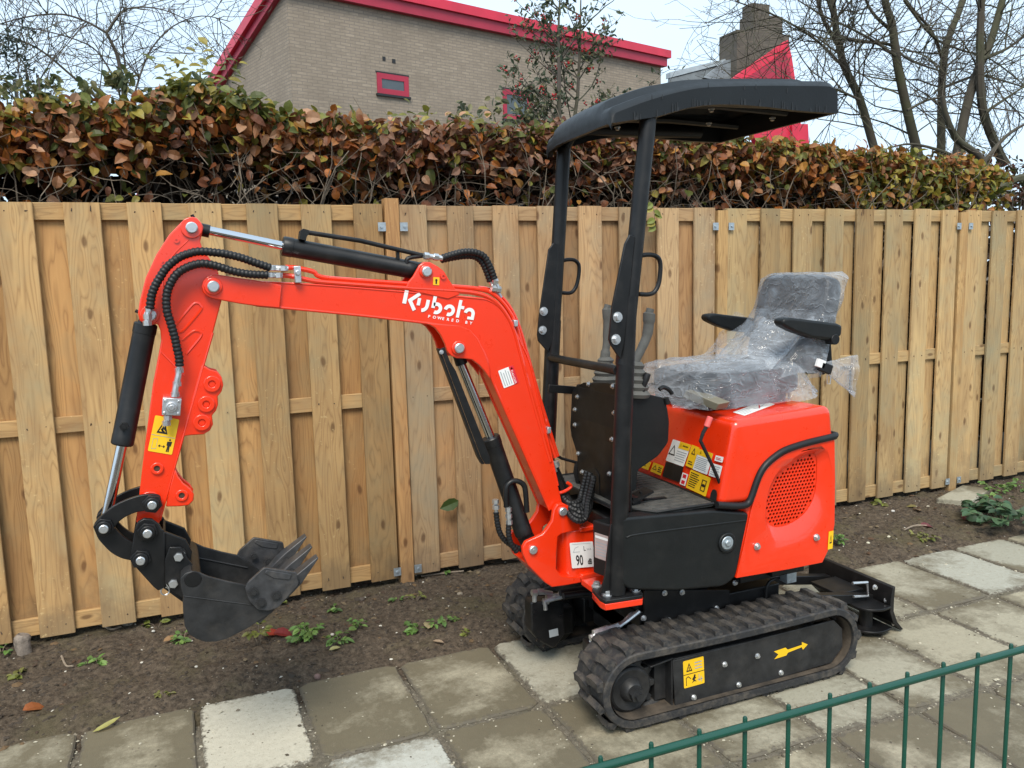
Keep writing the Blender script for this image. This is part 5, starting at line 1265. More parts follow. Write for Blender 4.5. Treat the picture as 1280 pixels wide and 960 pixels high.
# ---- roll-over posts and canopy
NP = [(1.431,2.3,1.983),(1.309,2.3,0.451)]; FP = [(1.435,2.9,1.983),(1.322,2.9,0.668)]
def post(y, top, knee, foot, gus, gb, hd, near):
    top, knee, foot = [Vector((p[0], y, p[1])) for p in (top, knee, foot)]
    mb = MB(); d = (top - foot).normalized()
    mb.tube([foot, knee], .030, 20); mb.tube([knee - d * .22, top - d * .0], .0265, 20)
    mb.tube([top, top + Vector((.03, 0, .05)), top + Vector((.10, 0, .075)), top + Vector((.62, 0, .085))], .024, 14)
    o = part(mb, 'roof_post', M['black'])
    mb = MB(); mb.prism(gus, y - .028, y - .018); part(mb, 'gusset', M['black'], o, bevel=.002)
    bolts(gb, y - .028, .0135, o)
    mb = MB(); mb.tube(crom([(x, y, z) for x, z in hd], 5), .0075, 10); part(mb, 'grab_handle', M['black'], o)
    return o
p1 = post(2.30, *[(1.437,1.983),(1.36,1.434),(1.309,0.451)], [(1.353,1.627),(1.37,1.62),(1.33,1.289),(1.315,1.236),(1.281,1.284),(1.275,1.3),(1.288,1.405),(1.335,1.598)], [(1.305,1.37),(1.298,1.3)], [(1.412,1.562),(1.432,1.564),(1.456,1.562),(1.475,1.552),(1.482,1.531),(1.48,1.495),(1.474,1.467),(1.459,1.444),(1.435,1.437),(1.402,1.439)], True)
p2 = post(2.90, *[(1.438,1.983),(1.381,1.332),(1.327,0.569)], [(1.374,1.627),(1.395,1.621),(1.363,1.257),(1.342,1.211),(1.302,1.257),(1.299,1.282),(1.312,1.376),(1.354,1.603)], [(1.326,1.369),(1.32,1.297)], [(1.427,1.561),(1.451,1.564),(1.476,1.561),(1.493,1.546),(1.496,1.521),(1.49,1.484),(1.478,1.453),(1.456,1.435),(1.414,1.437)], False)
# foot of the near post
mb = MB(); ft = [(x, y) for x, y, z in [(1.254,2.369,0.445),(1.278,2.397,0.445),(1.346,2.396,0.445),(1.398,2.313,0.445),(1.391,2.266,0.445),(1.378,2.249,0.445),(1.246,2.261,0.445),(1.241,2.29,0.445)]]
n = len(ft); mb.v += [(x, y, .437) for x, y in ft] + [(x, y, .449) for x, y in ft]; mb.f += [tuple(range(n)), tuple(range(n, 2 * n))] + [(i, (i + 1) % n, n + (i + 1) % n, n + i) for i in range(n)]
ftp = part(mb, 'foot_plate', M['black'], p1, bevel=.002)
mb = MB(); mb.v += [(x, y, .415) for x, y in ft] + [(x, y, .4365) for x, y in ft]; mb.f += [tuple(range(n)), tuple(range(n, 2 * n))] + [(i, (i + 1) % n, n + (i + 1) % n, n + i) for i in range(n)]
mb.box((1.33, 2.42, .424), (.10, .16, .02)); part(mb, 'mount_plate', M['red'], p1, bevel=.002)
for p in [(1.274,2.301,0.449),(1.379,2.296,0.449),(1.28,2.384,0.449),(1.395,2.344,0.449)]: sub('bolt', BOLT, p1, p, .014, (R(90), 0, 0)) if False else sub('bolt', BOLT, p1, p, .0145, (R(-90), 0, 0))
mb = MB(); mb.prism([(1.288,0.691),(1.297,0.69),(1.301,0.45),(1.247,0.462),(1.263,0.512)], 2.296, 2.304); part(mb, 'gusset', M['black'], p1, bevel=.001)
a_, b_ = Vector([(1.36,2.89,1.187)][0]), Vector([(1.326,2.31,1.196)][0])
mb = MB(); mb.tube([a_, b_], .0155, 14); mb.box(a_ + Vector((.01, -.035, .006)), (.05, .05, .006)); part(mb, 'crossbar', M['black'], bevel=.001)
mb = MB(); P_ = [(1.322,2.8,1.078),(1.43,2.8,1.064)]; mb.box((Vector(P_[0]) + Vector(P_[1])) / 2, (.14, .012, .030), Matrix.Rotation(R(8), 3, 'Y')); o_ = part(mb, 'console_stay', M['black'], bevel=.002); sub('bolt', BOLT, o_, Vector(P_[1]) + Vector((0, -.008, 0)), .010)

# canopy: pressed plastic lid with rounded rim and a raised middle
TOPL = crom([(1.285,1.976),(1.288,1.995),(1.302,2.012),(1.333,2.024),(1.407,2.051),(1.482,2.074),(1.565,2.095),(1.65,2.109),(1.843,2.125),(2.012,2.135),(2.133,2.141),(2.161,2.136),(2.176,2.119)], 4)
TOPL = resample(TOPL, 44, closed=False)
XN0, XN1 = TOPL[0][0], TOPL[-1][0]
BOTL = crom([(1.296,1.962),(1.361,1.974),(1.444,1.987),(1.536,2.013),(1.617,2.03),(1.72,2.039),(1.844,2.04),(2.015,2.034),(2.19,2.034)], 6)
def botz(x):
    for a, b in zip(BOTL, BOTL[1:]):
        if a[0] <= x <= b[0]: return a[1] + (b[1] - a[1]) * (x - a[0]) / max(1e-6, b[0] - a[0])
    return BOTL[0][1] if x < BOTL[0][0] else BOTL[-1][1]
CY0, CY1 = 2.268, 2.925; NV = 30
def yv(t): return CY0 + (CY1 - CY0) * t
mb = MB(); nu = len(TOPL); rows = []
for i, p in enumerate(TOPL):
    u = i / (nu - 1)
    for j in range(NV + 1):
        t = j / NV; e = min(t, 1 - t) * (CY1 - CY0)
        rim = 1 - min(1, e / .022); dz = -.020 * rim * rim
        st = max(0, min(1, (e - .085) / .03)); st = st * st * (3 - 2 * st)
        fr_ = max(0, min(1, u / .08)) * max(0, min(1, (1 - u) / .10))
        crown = .026 * st * fr_ + .006 * math.sin(math.pi * t)
        dx = -.020 * math.sin(math.pi * t) * (1 - u) if u < .3 else 0
        sh = (.095 * (t) * max(0, 1 - u * 4)) 
        mb.v.append((p[0] + dx + sh, yv(t), p[1] + dz + crown))
for i in range(nu - 1):
    for j in range(NV):
        a = i * (NV + 1) + j; mb.f.append((a, a + NV + 1, a + NV + 2, a + 1))
def skirt(idx):
    """drop the rim to the lower lip, then turn inside"""
    b = len(mb.v)
    for k in idx:
        x, y, z = mb.v[k]; zz = min(botz(x), z - .004); cx_, cy_ = 1.75, (CY0 + CY1) / 2
        ix = x + (cx_ - x) * .03; iy = y + (cy_ - y) * .06
        mb.v.extend([(x + (x - cx_) * .002, y + (y - cy_) * .004, zz), (ix, iy, zz), (ix, iy, z - .012)])
    for q in range(len(idx)):
        r_ = (q + 1) % len(idx); A, B = b + 3 * q, b + 3 * r_
        mb.f += [(idx[q], idx[r_], B, A), (A, B, B + 1, A + 1), (A + 1, B + 1, B + 2, A + 2)]
    return [b + 3 * q + 2 for q in range(len(idx))]
ring_ = [j for j in range(NV + 1)] + [i * (NV + 1) + NV for i in range(1, nu)] + [(nu - 1) * (NV + 1) + j for j in range(NV - 1, -1, -1)] + [i * (NV + 1) for i in range(nu - 2, 0, -1)]
skirt(ring_)
# underside
b = len(mb.v); 
for i, p in enumerate(TOPL):
    for j in range(NV + 1):
        x, y, z = mb.v[i * (NV + 1) + j]; mb.v.append((x, y, z - .010))
for i in range(nu - 1):
    for j in range(NV):
        a = b + i * (NV + 1) + j; mb.f.append((a, a + 1, a + NV + 2, a + NV + 1))
ca = part(mb, 'canopy', M['roofpl'], smooth=45)
mb = MB()
for y in (2.46, 2.74): mb.tube([(1.45, y, botz(1.45) + .045), (1.62, y, botz(1.62) + .042), (1.80, y, botz(1.8) + .038), (2.12, y, botz(2.12) + .035)], .013, 8)
parts(mb, 'roof_rib', M['black'], ca)
bolts([], 0, .01, ca)
for (x, y) in ((1.5, 2.60), (1.75, 2.40), (1.9, 2.62), (2.05, 2.45)): sub('bolt', BOLT, ca, (x, y, botz(x) + .012), .009, (R(90), 0, 0))
# dried drips on the rim: thin runs of glue-dark resin
mb = MB(); rr = random.Random(5)
for k in range(46):
    u = rr.random(); 
    if k < 40: x = XN0 + .08 + (XN1 - XN0 - .12) * u; z0 = botz(x) - .001; L_ = .008 + .020 * rr.random(); z1 = z0 + L_
    else: x = XN0 + .12 + (XN1 - XN0 - .2) * u; z0 = botz(x) + .045 + .01 * rr.random(); z1 = z0 + .015
    yq = CY0 - .0035 if k < 40 else CY0 - .0022
    mb.add([(x - .0021, yq, z0), (x + .0021, yq, z0), (x + .0011, yq + .0006, z1), (x - .0011, yq + .0006, z1)], [(0, 1, 2, 3)])
part(mb, 'drip_mark', M['print'], ca, smooth=0)['kind'] = 'stuff'

# ---- seat
mb = MB(); mb.box((1.96, 2.63, 1.035), (.36, .36, .06)); part(mb, 'seat_base', M['seatcloth'], bevel=.01)
def cushion(name, c, d, rot, mat, parent=None, n=10, puff=.12):
    mb = MB(); Mr = Matrix.Rotation(rot, 3, 'Y')
    def sp(u, v):
        cu, cv = math.cos(u), math.cos(v); su, sv = math.sin(u), math.sin(v); e = .38
        f = lambda q: math.copysign(abs(q) ** e, q)
        return Vector((d[0] / 2 * f(cv) * f(cu), d[1] / 2 * f(cv) * f(su), d[2] / 2 * f(sv) * (1 + puff * (cv - .5))))
    nu_, nv_ = 36, 18
    for j in range(nv_ + 1):
        for i in range(nu_): mb.v.append(tuple(Mr @ sp(2 * math.pi * i / nu_, -math.pi / 2 + math.pi * j / nv_) + Vector(c)))
    for j in range(nv_):
        for i in range(nu_):
            a = j * nu_ + i; b = j * nu_ + (i + 1) % nu_; mb.f.append((a, b, b + nu_, a + nu_))
    return mb
mb = cushion('', (1.985, 2.63, 1.085), (.46, .42, .12), R(-3), None); st = part(mb, 'seat', M['seatcloth'], smooth=60)
mb = cushion('', (2.315, 2.63, 1.29), (.10, .40, .40), R(14), None); part(mb, 'backrest', M['seatcloth'], smooth=60)
for y in (2.405, 2.855):
    mb = MB(); a0_ = [(2.05, 1.310), (2.055, 1.328), (2.09, 1.331), (2.31, 1.300), (2.335, 1.290), (2.332, 1.252), (2.29, 1.238), (2.19, 1.252), (2.11, 1.278), (2.065, 1.298)]
    mb.prism(a0_, y - .027, y + .027); ar_ = part(mb, 'armrest', M['plastic'], bevel=.010, seg=3)
    mb = MB(); mb.prism([(2.255, 1.245), (2.33, 1.25), (2.345, 1.12), (2.30, 1.10), (2.285, 1.16)], y + (.028 if y < 2.6 else -.040), y + (.040 if y < 2.6 else -.028)); mb.cyl((2.30, y - .03, 1.24), (2.30, y + .03, 1.24), .02, 12); part(mb, 'armrest_bracket', M['black'], ar_, bevel=.002)
mb = MB(); q4 = [(1.735,2.545,1.044),(1.735,2.346,1.024),(1.735,2.328,1.049),(1.735,2.525,1.073)]; q4 = [Vector(p) for p in [(1.735, y, z) for y, z in q4]] if len(q4[0]) == 2 else [Vector(p) for p in q4]
mb.v += [tuple(p) for p in q4] + [tuple(p + Vector((.05, 0, .004))) for p in q4]; mb.f += [(0, 1, 2, 3), (7, 6, 5, 4), (0, 4, 5, 1), (1, 5, 6, 2), (2, 6, 7, 3), (3, 7, 4, 0)]
part(mb, 'seat_bracket', M['tan'], bevel=.002)
bc_ = Vector([(2.26,2.385,1.135)][0]); mb = MB(); mb.box(bc_, (.058, .022, .036), Matrix.Rotation(R(20), 3, 'Y')); bu = part(mb, 'belt_buckle', M['hose'], bevel=.004)
mb = MB(); mb.box(bc_ + Vector((-.026, -.004, .018)), (.036, .014, .030), Matrix.Rotation(R(20), 3, 'Y')); part(mb, 'belt_tag', M['white'], bu, bevel=.001)
mb = MB(); p_ = bc_ + Vector((.012, -.008, -.026)); mb.tube([p_ + Vector(v) for v in ((-.008, 0, 0), (-.006, 0, -.034), (.008, 0, -.036), (.010, 0, -.004))], .002, 6, closed=True); part(mb, 'belt_tongue', M['zinc'], bu)

# ---- clear plastic wrapping over the seat
PW = empty('plastic_wrap', (2.0, 2.62, 1.02), 'crumpled clear plastic film still draped over the seat and backrest', 'plastic wrap')
def film(name, gridfn, nu_, nv_, amp=.012, closed=False, seed=0):
    mb = MB()
    for i in range(nu_ + 1):
        for j in range(nv_ + 1):
            p = Vector(gridfn(i / nu_, j / nv_))
            a = amp * min(1, 6 * min(1, .25 + j / nv_))
            d = Vector((noise.noise(p * 13 + Vector((seed, 0, 0))), noise.noise(p * 13 + Vector((0, seed + 5, 0))), noise.noise(p * 13 + Vector((0, 0, seed + 9)))))
            q1 = Vector((p.x * 1.3 + p.y * .9, p.y * .55 - p.x * .2, p.z * .8)); f1 = 1 - abs(noise.noise(q1 * 17 + Vector((seed * 3, 0, 0)))) * 2.2; f2 = 1 - abs(noise.noise(q1 * 38 + Vector((0, seed * 3, 0)))) * 2.2
            out = Vector((p.x - 2.05, p.y - 2.63, .25)).normalized()
            mb.v.append(tuple(p + d * a * .45 + out * (.62 * a * f1 + .12 * a * f2)))
    for i in range(nu_):
        for j in range(nv_):
            q_ = i * (nv_ + 1) + j; mb.f.append((q_, q_ + 1, q_ + nv_ + 2, q_ + nv_ + 1))
    o = mb.build(name, M['film'], PW, smooth=180, recalc=False); return o
def cush_grid(u, v):
    # u around, v from crown (0) to hem (1)
    a = 2 * math.pi * u; e = .42
    f = lambda q: math.copysign(abs(q) ** e, q)
    r_ = min(1, v / .42)
    hem = max(0, (v - .42) / .58)
    cx_, cy_ = 1.97, 2.63
    x = f(math.cos(a)) * (.245 * r_ ** .8 + .02 * hem); y = f(math.sin(a)) * (.225 * r_ ** .8 + .012 * hem)
    z = 1.162 - .020 * r_ ** 4 - .130 * hem
    fold = .012 * hem * math.sin(a * 11 + 3 * math.sin(a * 3))
    x += fold * math.cos(a); y += fold * math.sin(a)
    if math.cos(a) < -.3:                                  # loose hem pulled out past the front corners
        k = hem * (-math.cos(a) - .3)
        x -= .085 * k; z += .055 * k
        if math.sin(a) < -.25: x -= .0 * k; y -= .02 * k; z -= .045 * k
    if math.cos(a) > .55 and math.sin(a) < -.2: k = hem * (math.cos(a) - .55); x += .16 * k; y -= .05 * k; z += .03 * k
    return (cx_ + x, cy_ + y, z - .03 * (x < 0) * 0)
film('cushion_film', cush_grid, 220, 64, .013, seed=2)
def back_grid(u, v):
    a = 2 * math.pi * u; e = .5
    f = lambda q: math.copysign(abs(q) ** e, q)
    t = v                                                  # 0 top, 1 bottom hem
    top = min(1, t / .14); zz = 1.487 - .006 * top ** 3 - .38 * max(0, t - .10) / .90
    lean = (zz - 1.29) * .25
    wx = .062 + .10 * max(0, t - .45); wy = .212 + .055 * max(0, t - .55)
    cx_ = 2.315 + lean - .16 * max(0, t - .42) - .08 * max(0, t - .75)
    x = f(math.cos(a)) * wx * top ** .6; y = f(math.sin(a)) * wy * top ** .6
    fold = .016 * max(0, t - .3) * math.sin(a * 7 + 2.5 * math.sin(2 * a) + t * 4)
    return (cx_ + x + fold * math.cos(a) * 1.5, 2.63 + y + fold * math.sin(a), zz + .03 * max(0, t - .5) * math.sin(3 * a))
film('backrest_film', back_grid, 190, 90, .014, seed=8)
def skirt_grid(u, v):
    # crumpled sheet hanging from the bottom of the backrest over the rear of the seat
    y = 2.40 + .48 * u; x = 2.22 - .20 * v + .03 * math.sin(9 * u); z = 1.30 - .15 * v ** .8 + .02 * math.sin(14 * u + 4 * v)
    return (x, y, z)
film('hanging_film', skirt_grid, 90, 50, .022, seed=4)
def bag_grid(u, v):
    a = 2 * math.pi * u; r_ = .012 + .052 * v + .012 * math.sin(5 * a) * v
    o = Vector((2.26, 2.40, 1.135)); d = Vector((.13, -.035, -.045)) * v
    return tuple(o + d + Vector((.3 * r_ * math.cos(a), r_ * .8 * math.cos(a) * .6, r_ * math.sin(a) * 1.15)))
film('loose_corner', bag_grid, 30, 18, .012, seed=6)

# ------------------------------------------------------------------ green wire fence in front
GF = empty('garden_fence', (1.6, 1.19, 0.0), 'low green wire garden fence with round top rail in front of the excavator', 'wire fence')
GA, GB = [Vector(p) for p in [(0.613,1.188,0.65),(1.717,1.182,0.65)]]
gd = (GB - GA).normalized(); gl = (GB - GA).length
mb = MB(); mb.tube([GA - gd * .9, GB + gd * 1.6], .0082, 14); mb.build('top_rail', M['green'], GF)
mb = MB(); mb.tube([GA - gd * .9 + Vector((0, 0, -.55)), GB + gd * 1.6 + Vector((0, 0, -.55))], .0088, 14); mb.build('bottom_rail', M['green'], GF)
bars_t = [(Vector(p) - GA).dot(gd) for p in [(0.75,1.175,0.65),(0.853,1.18,0.65),(0.958,1.182,0.65),(1.061,1.181,0.65),(1.174,1.191,0.65),(1.276,1.192,0.65),(1.379,1.192,0.65),(1.473,1.186,0.65),(1.578,1.189,0.65),(1.686,1.192,0.65)]]
st_ = (bars_t[-1] - bars_t[0]) / 9
rodme = MB().tube([(0, 0, -.64), (0, 0, .003), (0, 0, .0055)], [.0046, .0046, .0034], 10).mesh('bar', M['green'])
for k in range(-9, 24):
    o = bpy.data.objects.new('bar', rodme); col.objects.link(o); o.parent = GF; p = GA + gd * (bars_t[0] + st_ * k) + Vector((0, .0088, .0088)); o.location = p - GF.location

# ------------------------------------------------------------------ beech hedge
PAL = [(.27, .085, .026), (.36, .15, .055), (.19, .06, .022), (.50, .27, .15), (.44, .14, .025), (.42, .20, .04)]
GRN = [(.20, .20, .035), (.13, .15, .028), (.34, .28, .05), (.08, .10, .02)]
def leaf_geo(mb, p, d, nrm, L, Wd, c, curl=.2):
    d = d.normalized(); s_ = d.cross(nrm)
    s_ = s_.normalized() if s_.length > 1e-5 else d.orthogonal().normalized(); n_ = s_.cross(d)
    b = len(mb.v)
    prof = [(0, .04), (.2, .74), (.48, 1.0), (.76, .80), (1.0, .05)]
    for t, wv in prof:
        base = p + d * (L * t) - n_ * (curl * L * t * t)
        mb.v += [tuple(base - s_ * (Wd / 2 * wv) + n_ * (.16 * Wd * wv)), tuple(base), tuple(base + s_ * (Wd / 2 * wv) + n_ * (.16 * Wd * wv))]
    for k in range(4):
        a = b + 3 * k; mb.f += [(a, a + 1, a + 4, a + 3), (a + 1, a + 2, a + 5, a + 4)]
    mb.c += [c] * 15
def rvec(rr): 
    v = Vector((rr.gauss(0, 1), rr.gauss(0, 1), rr.gauss(0, 1))); return v.normalized()
def jit(c, rr, a=.3):
    k = 1 + (rr.random() * 2 - 1) * a; return tuple(max(0, x * k) for x in c)
HD = empty('beech_hedge', (2.4, 4.45, 0.0), 'long clipped hedge of coppery and green leaves with bare stems behind the fence', 'hedge')
def hedge_top(x): return 2.285 + .06 * fbm(x, 1, 1.3, 3) + .10 * math.exp(-((x - .2) / .22) ** 2) - .035 * max(0, x - 3.0) - .06 * max(0, x - 5.0) + .055 * fbm(x, 3, 6, 2)
def hcol(x, z, rr, deep):
    g = .20 + .28 * max(0, fbm(x * 1.0, z * 3, 1.9, 2)) + (.62 if x > 4.15 and z < 2.13 else 0) + (.30 if 0 < x < .7 and z > 2.3 else 0) + (.35 if z > hedge_top(x) - .05 else 0)
    c = rr.choice(GRN) if rr.random() < g else rr.choice(PAL)
    if 1.0 < x < 3.0 and rr.random() < .4: c = rr.choice([(.22, .10, .055), (.36, .19, .12), (.15, .055, .03)])
    if x > 3.4 and rr.random() < .35: c = rr.choice([(.42, .17, .04), (.38, .16, .06), (.46, .24, .05)])
    if x > 4.3 and rr.random() < .3: c = rr.choice([(.42, .34, .05), (.30, .28, .04)])
    return jit(c, rr, .3)
rr = random.Random(42)
NEAR = []
main = MB(); main.c = []; deepm = MB(); deepm.c = []
HX0, HX1 = -2.6, 5.55
for k in range(26000):
    x = rr.uniform(HX0, HX1); top = hedge_top(x); q = rr.random()
    if q < .90: z = top + .02 - abs(rr.gauss(0, .105 + .04 * fbm(x, 7, 2.5, 2))); y = 4.10 + rr.random() ** 1.3 * .75 + .05 * fbm(x, z, 5, 2)
    elif q < .98: z = top - .10 - rr.random() ** 1.4 * .30; y = 4.12 + rr.random() ** 1.3 * .35
    else: z = rr.uniform(1.75, top); y = 4.10 + rr.random() * .3
    if x > 4.1 and q > .55: z = rr.uniform(1.8, top); y = 4.10 + rr.random() * .4
    d = (rvec(rr) + Vector((0, -.5, -.25))).normalized(); nr = (rvec(rr) * .8 + Vector((0, -.6, .8))).normalized()
    L = rr.uniform(.034, .062)
    if rr.random() < .05: L *= 1.2
    item = (Vector((x, y, z)), d, nr, L, L * rr.uniform(.58, .9), hcol(x, z, rr, False), rr.uniform(-.2, .95))
    if y < 4.24 and -.6 < x < 5.3 and len(NEAR) < 300 and q < .90 and L > .050: NEAR.append(item)
    else: leaf_geo(main, *item)
for k in range(30000):                                                    # dead leaves added to block the sky, the interior's shade put into their colour
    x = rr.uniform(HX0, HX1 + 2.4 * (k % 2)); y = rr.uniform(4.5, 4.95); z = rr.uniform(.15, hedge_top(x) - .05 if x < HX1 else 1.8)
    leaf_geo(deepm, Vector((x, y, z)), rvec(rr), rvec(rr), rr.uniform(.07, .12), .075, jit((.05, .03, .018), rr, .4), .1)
for (sx_, hh_, nn_) in [(-.30, .12, 14), (.10, .20, 26), (.22, .26, 30), (.36, .22, 24), (.52, .14, 14), (.80, .10, 8), (1.20, .16, 14), (1.26, .14, 10), (1.50, .16, 12), (1.62, .18, 14), (1.72, .12, 8), (2.2, .12, 10), (2.9, .10, 8), (3.95, .14, 10), (4.5, .10, 10), (-.7, .1, 8)]:
    for m in range(nn_):
        t = rr.random(); p = Vector((sx_ + rr.gauss(0, .02 + .03 * t), 4.3 + rr.gauss(0, .06), hedge_top(sx_) - .04 + hh_ * t)); L = rr.uniform(.04, .062)
        leaf_geo(main, p, Vector((rr.gauss(0, 1), rr.gauss(-.3, .6), rr.uniform(-.3, .7))), Vector((rr.gauss(0, .4), -.6, .8)), L, L * .66, jit(rr.choice(GRN[:3] + [(.30, .27, .06)] + ([PAL[3]] if sx_ > .9 else [])), rr, .25), .3)
main.build('leaf_mass', M['leaf'], HD, smooth=0, recalc=False)['kind'] = 'stuff'
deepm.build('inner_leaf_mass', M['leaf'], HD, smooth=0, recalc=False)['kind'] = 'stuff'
for it in NEAR:
    mb = MB(); mb.c = []; leaf_geo(mb, Vector((0, 0, 0)), *it[1:]); o = mb.build('leaf', M['leaf'], None, smooth=0, recalc=False); o.parent = HD; o.location = it[0] - HD.location
# stems
def wander(p, d, L, n, rr, w_=.35, up=0.0):
    pts = [Vector(p)]; d = Vector(d).normalized()
    for i in range(n):
        d = (d + Vector((rr.gauss(0, w_), rr.gauss(0, w_), rr.gauss(0, w_) + up)) * .5).normalized(); pts.append(pts[-1] + d * (L / n))
        if pts[-1].y < 4.04 and p[1] > 4.04 and p[1] < 4.6: pts[-1].y = 4.04; d.y = abs(d.y)
    return pts
fine = MB()
for k in range(230):
    x = rr.uniform(HX0, HX1); y = rr.uniform(4.12, 4.42); r0 = rr.uniform(.003, .0075)
    pts = wander((x, y, 1.35), (rr.gauss(0, .35), rr.gauss(0, .15), 1), rr.uniform(.75, 1.05), 8, rr, .30)
    rs = [r0 * (1 - .6 * i / 8) for i in range(9)]
    if k < 120: MB().tube(pts, rs, 6).build('stem', M['twig'], HD)
    else: fine.tube(pts, rs, 5)
    for b in range(5):
        i = rr.randint(2, 7); q = wander(pts[i], (rr.gauss(0, 1), rr.gauss(-.2, .5), rr.uniform(-.1, 1.1)), rr.uniform(.15, .42), 5, rr, .4)
        r1 = rs[i] * .6; fine.tube(q, [r1 * (1 - .15 * m) for m in range(6)], 4)
for k in range(380):
    x = rr.uniform(HX0, HX1); q = wander((x, rr.uniform(4.08, 4.3), rr.uniform(1.6, 2.2)), (rr.gauss(0, 1), rr.gauss(0, .4), rr.gauss(.5, .6)), rr.uniform(.12, .4), 5, rr, .4)
    fine.tube(q, [.0028, .0026, .0024, .002, .0016, .001], 4)
for k in range(60):
    x = rr.uniform(HX0, HX1); z = hedge_top(x) - .05; q = wander((x, rr.uniform(4.15, 4.5), z), (rr.gauss(0, .3), 0, 1), rr.uniform(.08, .22), 4, rr, .25)
    fine.tube(q, [.0025, .0022, .0018, .0014, .001], 4)
fine.build('twig_mass', M['twig'], HD)['kind'] = 'stuff'

# ------------------------------------------------------------------ brick house behind
HR = empty('brick_house', (6.0, 20.0, 0.0), 'buff brick house with a crimson mono-pitch roof edge and small window behind the hedge', 'house')
A_ = R(16); du = Vector((math.cos(A_), math.sin(A_), 0)); dn = Vector((-math.sin(A_), math.cos(A_), 0))
C0 = Vector([(2.541,16.983,5.226)][0]); C0.z = 0
def wallq(name, o, u, pts, mat, parent, thick, nrm):
    mb = MB(); n = len(pts)
    f = [o + u * a + Vector((0, 0, b)) for a, b in pts]; mb.v = [tuple(p) for p in f] + [tuple(p + nrm * thick) for p in f]
    mb.f = [tuple(range(n)), tuple(range(2 * n - 1, n - 1, -1))] + [(i, (i + 1) % n, n + (i + 1) % n, n + i) for i in range(n)]
    me = mb.mesh(name, mat, 0, True)
    uvl = me.uv_layers.new(name='UVMap')
    for lp_ in me.loops:
        co = me.vertices[lp_.vertex_index].co - o; uvl.data[lp_.index].uv = (co.dot(u) + co.dot(nrm) * 1.0, co.z)
    return link(name, me, parent)
ZF = 7.02; LF = 10.75; eave = [(1.553,20.651,5.9)][0]; el = (Vector(eave) - C0).dot(dn); ez = eave[2]
sl_ = (7.05 - ez) / el
wallq('wall', C0, du, [(0, 0), (LF, 0), (LF, ZF + .05), (0, ZF + .05)], M['brick'], HR, .3, dn)
DEEP = el * 2.6
wallq('wall', C0 + dn * .003 - du * .003, dn, [(.0, 0), (DEEP, 0), (DEEP, 7.05 - sl_ * DEEP), (.0, 7.05)], M['brick'], HR, .3, du)
def slab3(name, o, u, v, w_, a, b, c, mat, parent):
    mb = MB(); vs = [o + u * i + v * j + w_ * k for i in a for j in b for k in c]
    mb.add(vs, [(0, 1, 3, 2), (4, 6, 7, 5), (0, 4, 5, 1), (2, 3, 7, 6), (0, 2, 6, 4), (1, 5, 7, 3)]); return mb.build(name, mat, parent, smooth=0)
Zv = Vector((0, 0, 1)); sd_ = (dn - Zv * sl_).normalized()
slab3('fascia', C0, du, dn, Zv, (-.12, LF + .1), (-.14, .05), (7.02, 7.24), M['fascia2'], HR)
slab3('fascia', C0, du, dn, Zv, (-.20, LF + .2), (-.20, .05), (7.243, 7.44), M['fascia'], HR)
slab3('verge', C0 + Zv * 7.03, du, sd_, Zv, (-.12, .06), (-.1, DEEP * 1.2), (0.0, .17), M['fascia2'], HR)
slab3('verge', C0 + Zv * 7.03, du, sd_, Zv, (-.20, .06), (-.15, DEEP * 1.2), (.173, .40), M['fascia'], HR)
slab3('roof', C0 + Zv * 7.03, du, sd_, Zv, (.07, LF + .05), (.06, DEEP * 1.2), (.1, .35), M['slate'], HR)
def window(q4, parent, name='window'):
    tl, tr, br_, bl = [Vector(p) for p in q4]; x0 = (tl - C0).dot(du); x1 = (tr - C0).dot(du); z1 = (tl.z + tr.z) / 2; z0 = (bl.z + br_.z) / 2
    fw = .11; mb = MB()
    def bar(a, b, c, d, y0=-.02, y1=.06):
        vs = [C0 + du * i + dn * j + Zv * k for i in (a, b) for j in (y0, y1) for k in (c, d)]
        mb.add(vs, [(0, 1, 3, 2), (4, 6, 7, 5), (0, 4, 5, 1), (2, 3, 7, 6), (0, 2, 6, 4), (1, 5, 7, 3)])
    bar(x0, x0 + fw, z0, z1); bar(x1 - fw, x1, z0, z1); bar(x0 + fw, x1 - fw, z1 - fw, z1); bar(x0 + fw, x1 - fw, z0, z0 + fw)
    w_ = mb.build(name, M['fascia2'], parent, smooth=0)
    mb = MB(); bar(x0 + fw, x1 - fw, z0 + fw, z1 - fw, -.004, -.001); mb.build('pane', M['pane'], w_, smooth=0)
    mb = MB(); bar(x0 - .03, x1 + .03, z0 - .05, z0 - .003, -.05, .02); mb.build('sill', M['print'], w_, smooth=0)
    mb = MB(); bar(x0 - .02, x1 + .02, z1 + .003, z1 + .035, -.012, .02); mb.build('lintel', M['print'], w_, smooth=0)
window([(4.36,17.505,5.758),(5.097,17.716,5.757),(5.088,17.713,5.351),(4.348,17.501,5.331)], HR)
window([(7.565,18.424,5.832),(8.382,18.658,5.801),(8.365,18.653,5.187),(7.541,18.417,5.107)], HR)
wl = slab3('vent', C0, du, dn, Zv, (2.05, 2.12), (-.01, .02), (6.02, 6.1), M['print'], HR); slab3('vent', C0, du, dn, Zv, (2.28, 2.36), (-.01, .02), (6.0, 6.08), M['print'], HR)
q = [(2.211,18.356,5.301),(2.327,17.952,5.321),(2.322,17.971,5.198),(2.217,18.336,5.168)]; mb = MB(); mb.add([tuple(Vector(p) - du * .02) for p in q] + [tuple(Vector(p) + du * .05) for p in q], [(0, 1, 2, 3), (7, 6, 5, 4), (0, 4, 5, 1), (1, 5, 6, 2), (2, 6, 7, 3), (3, 7, 4, 0)]); mb.build('window', M['fascia2'], HR, smooth=0)
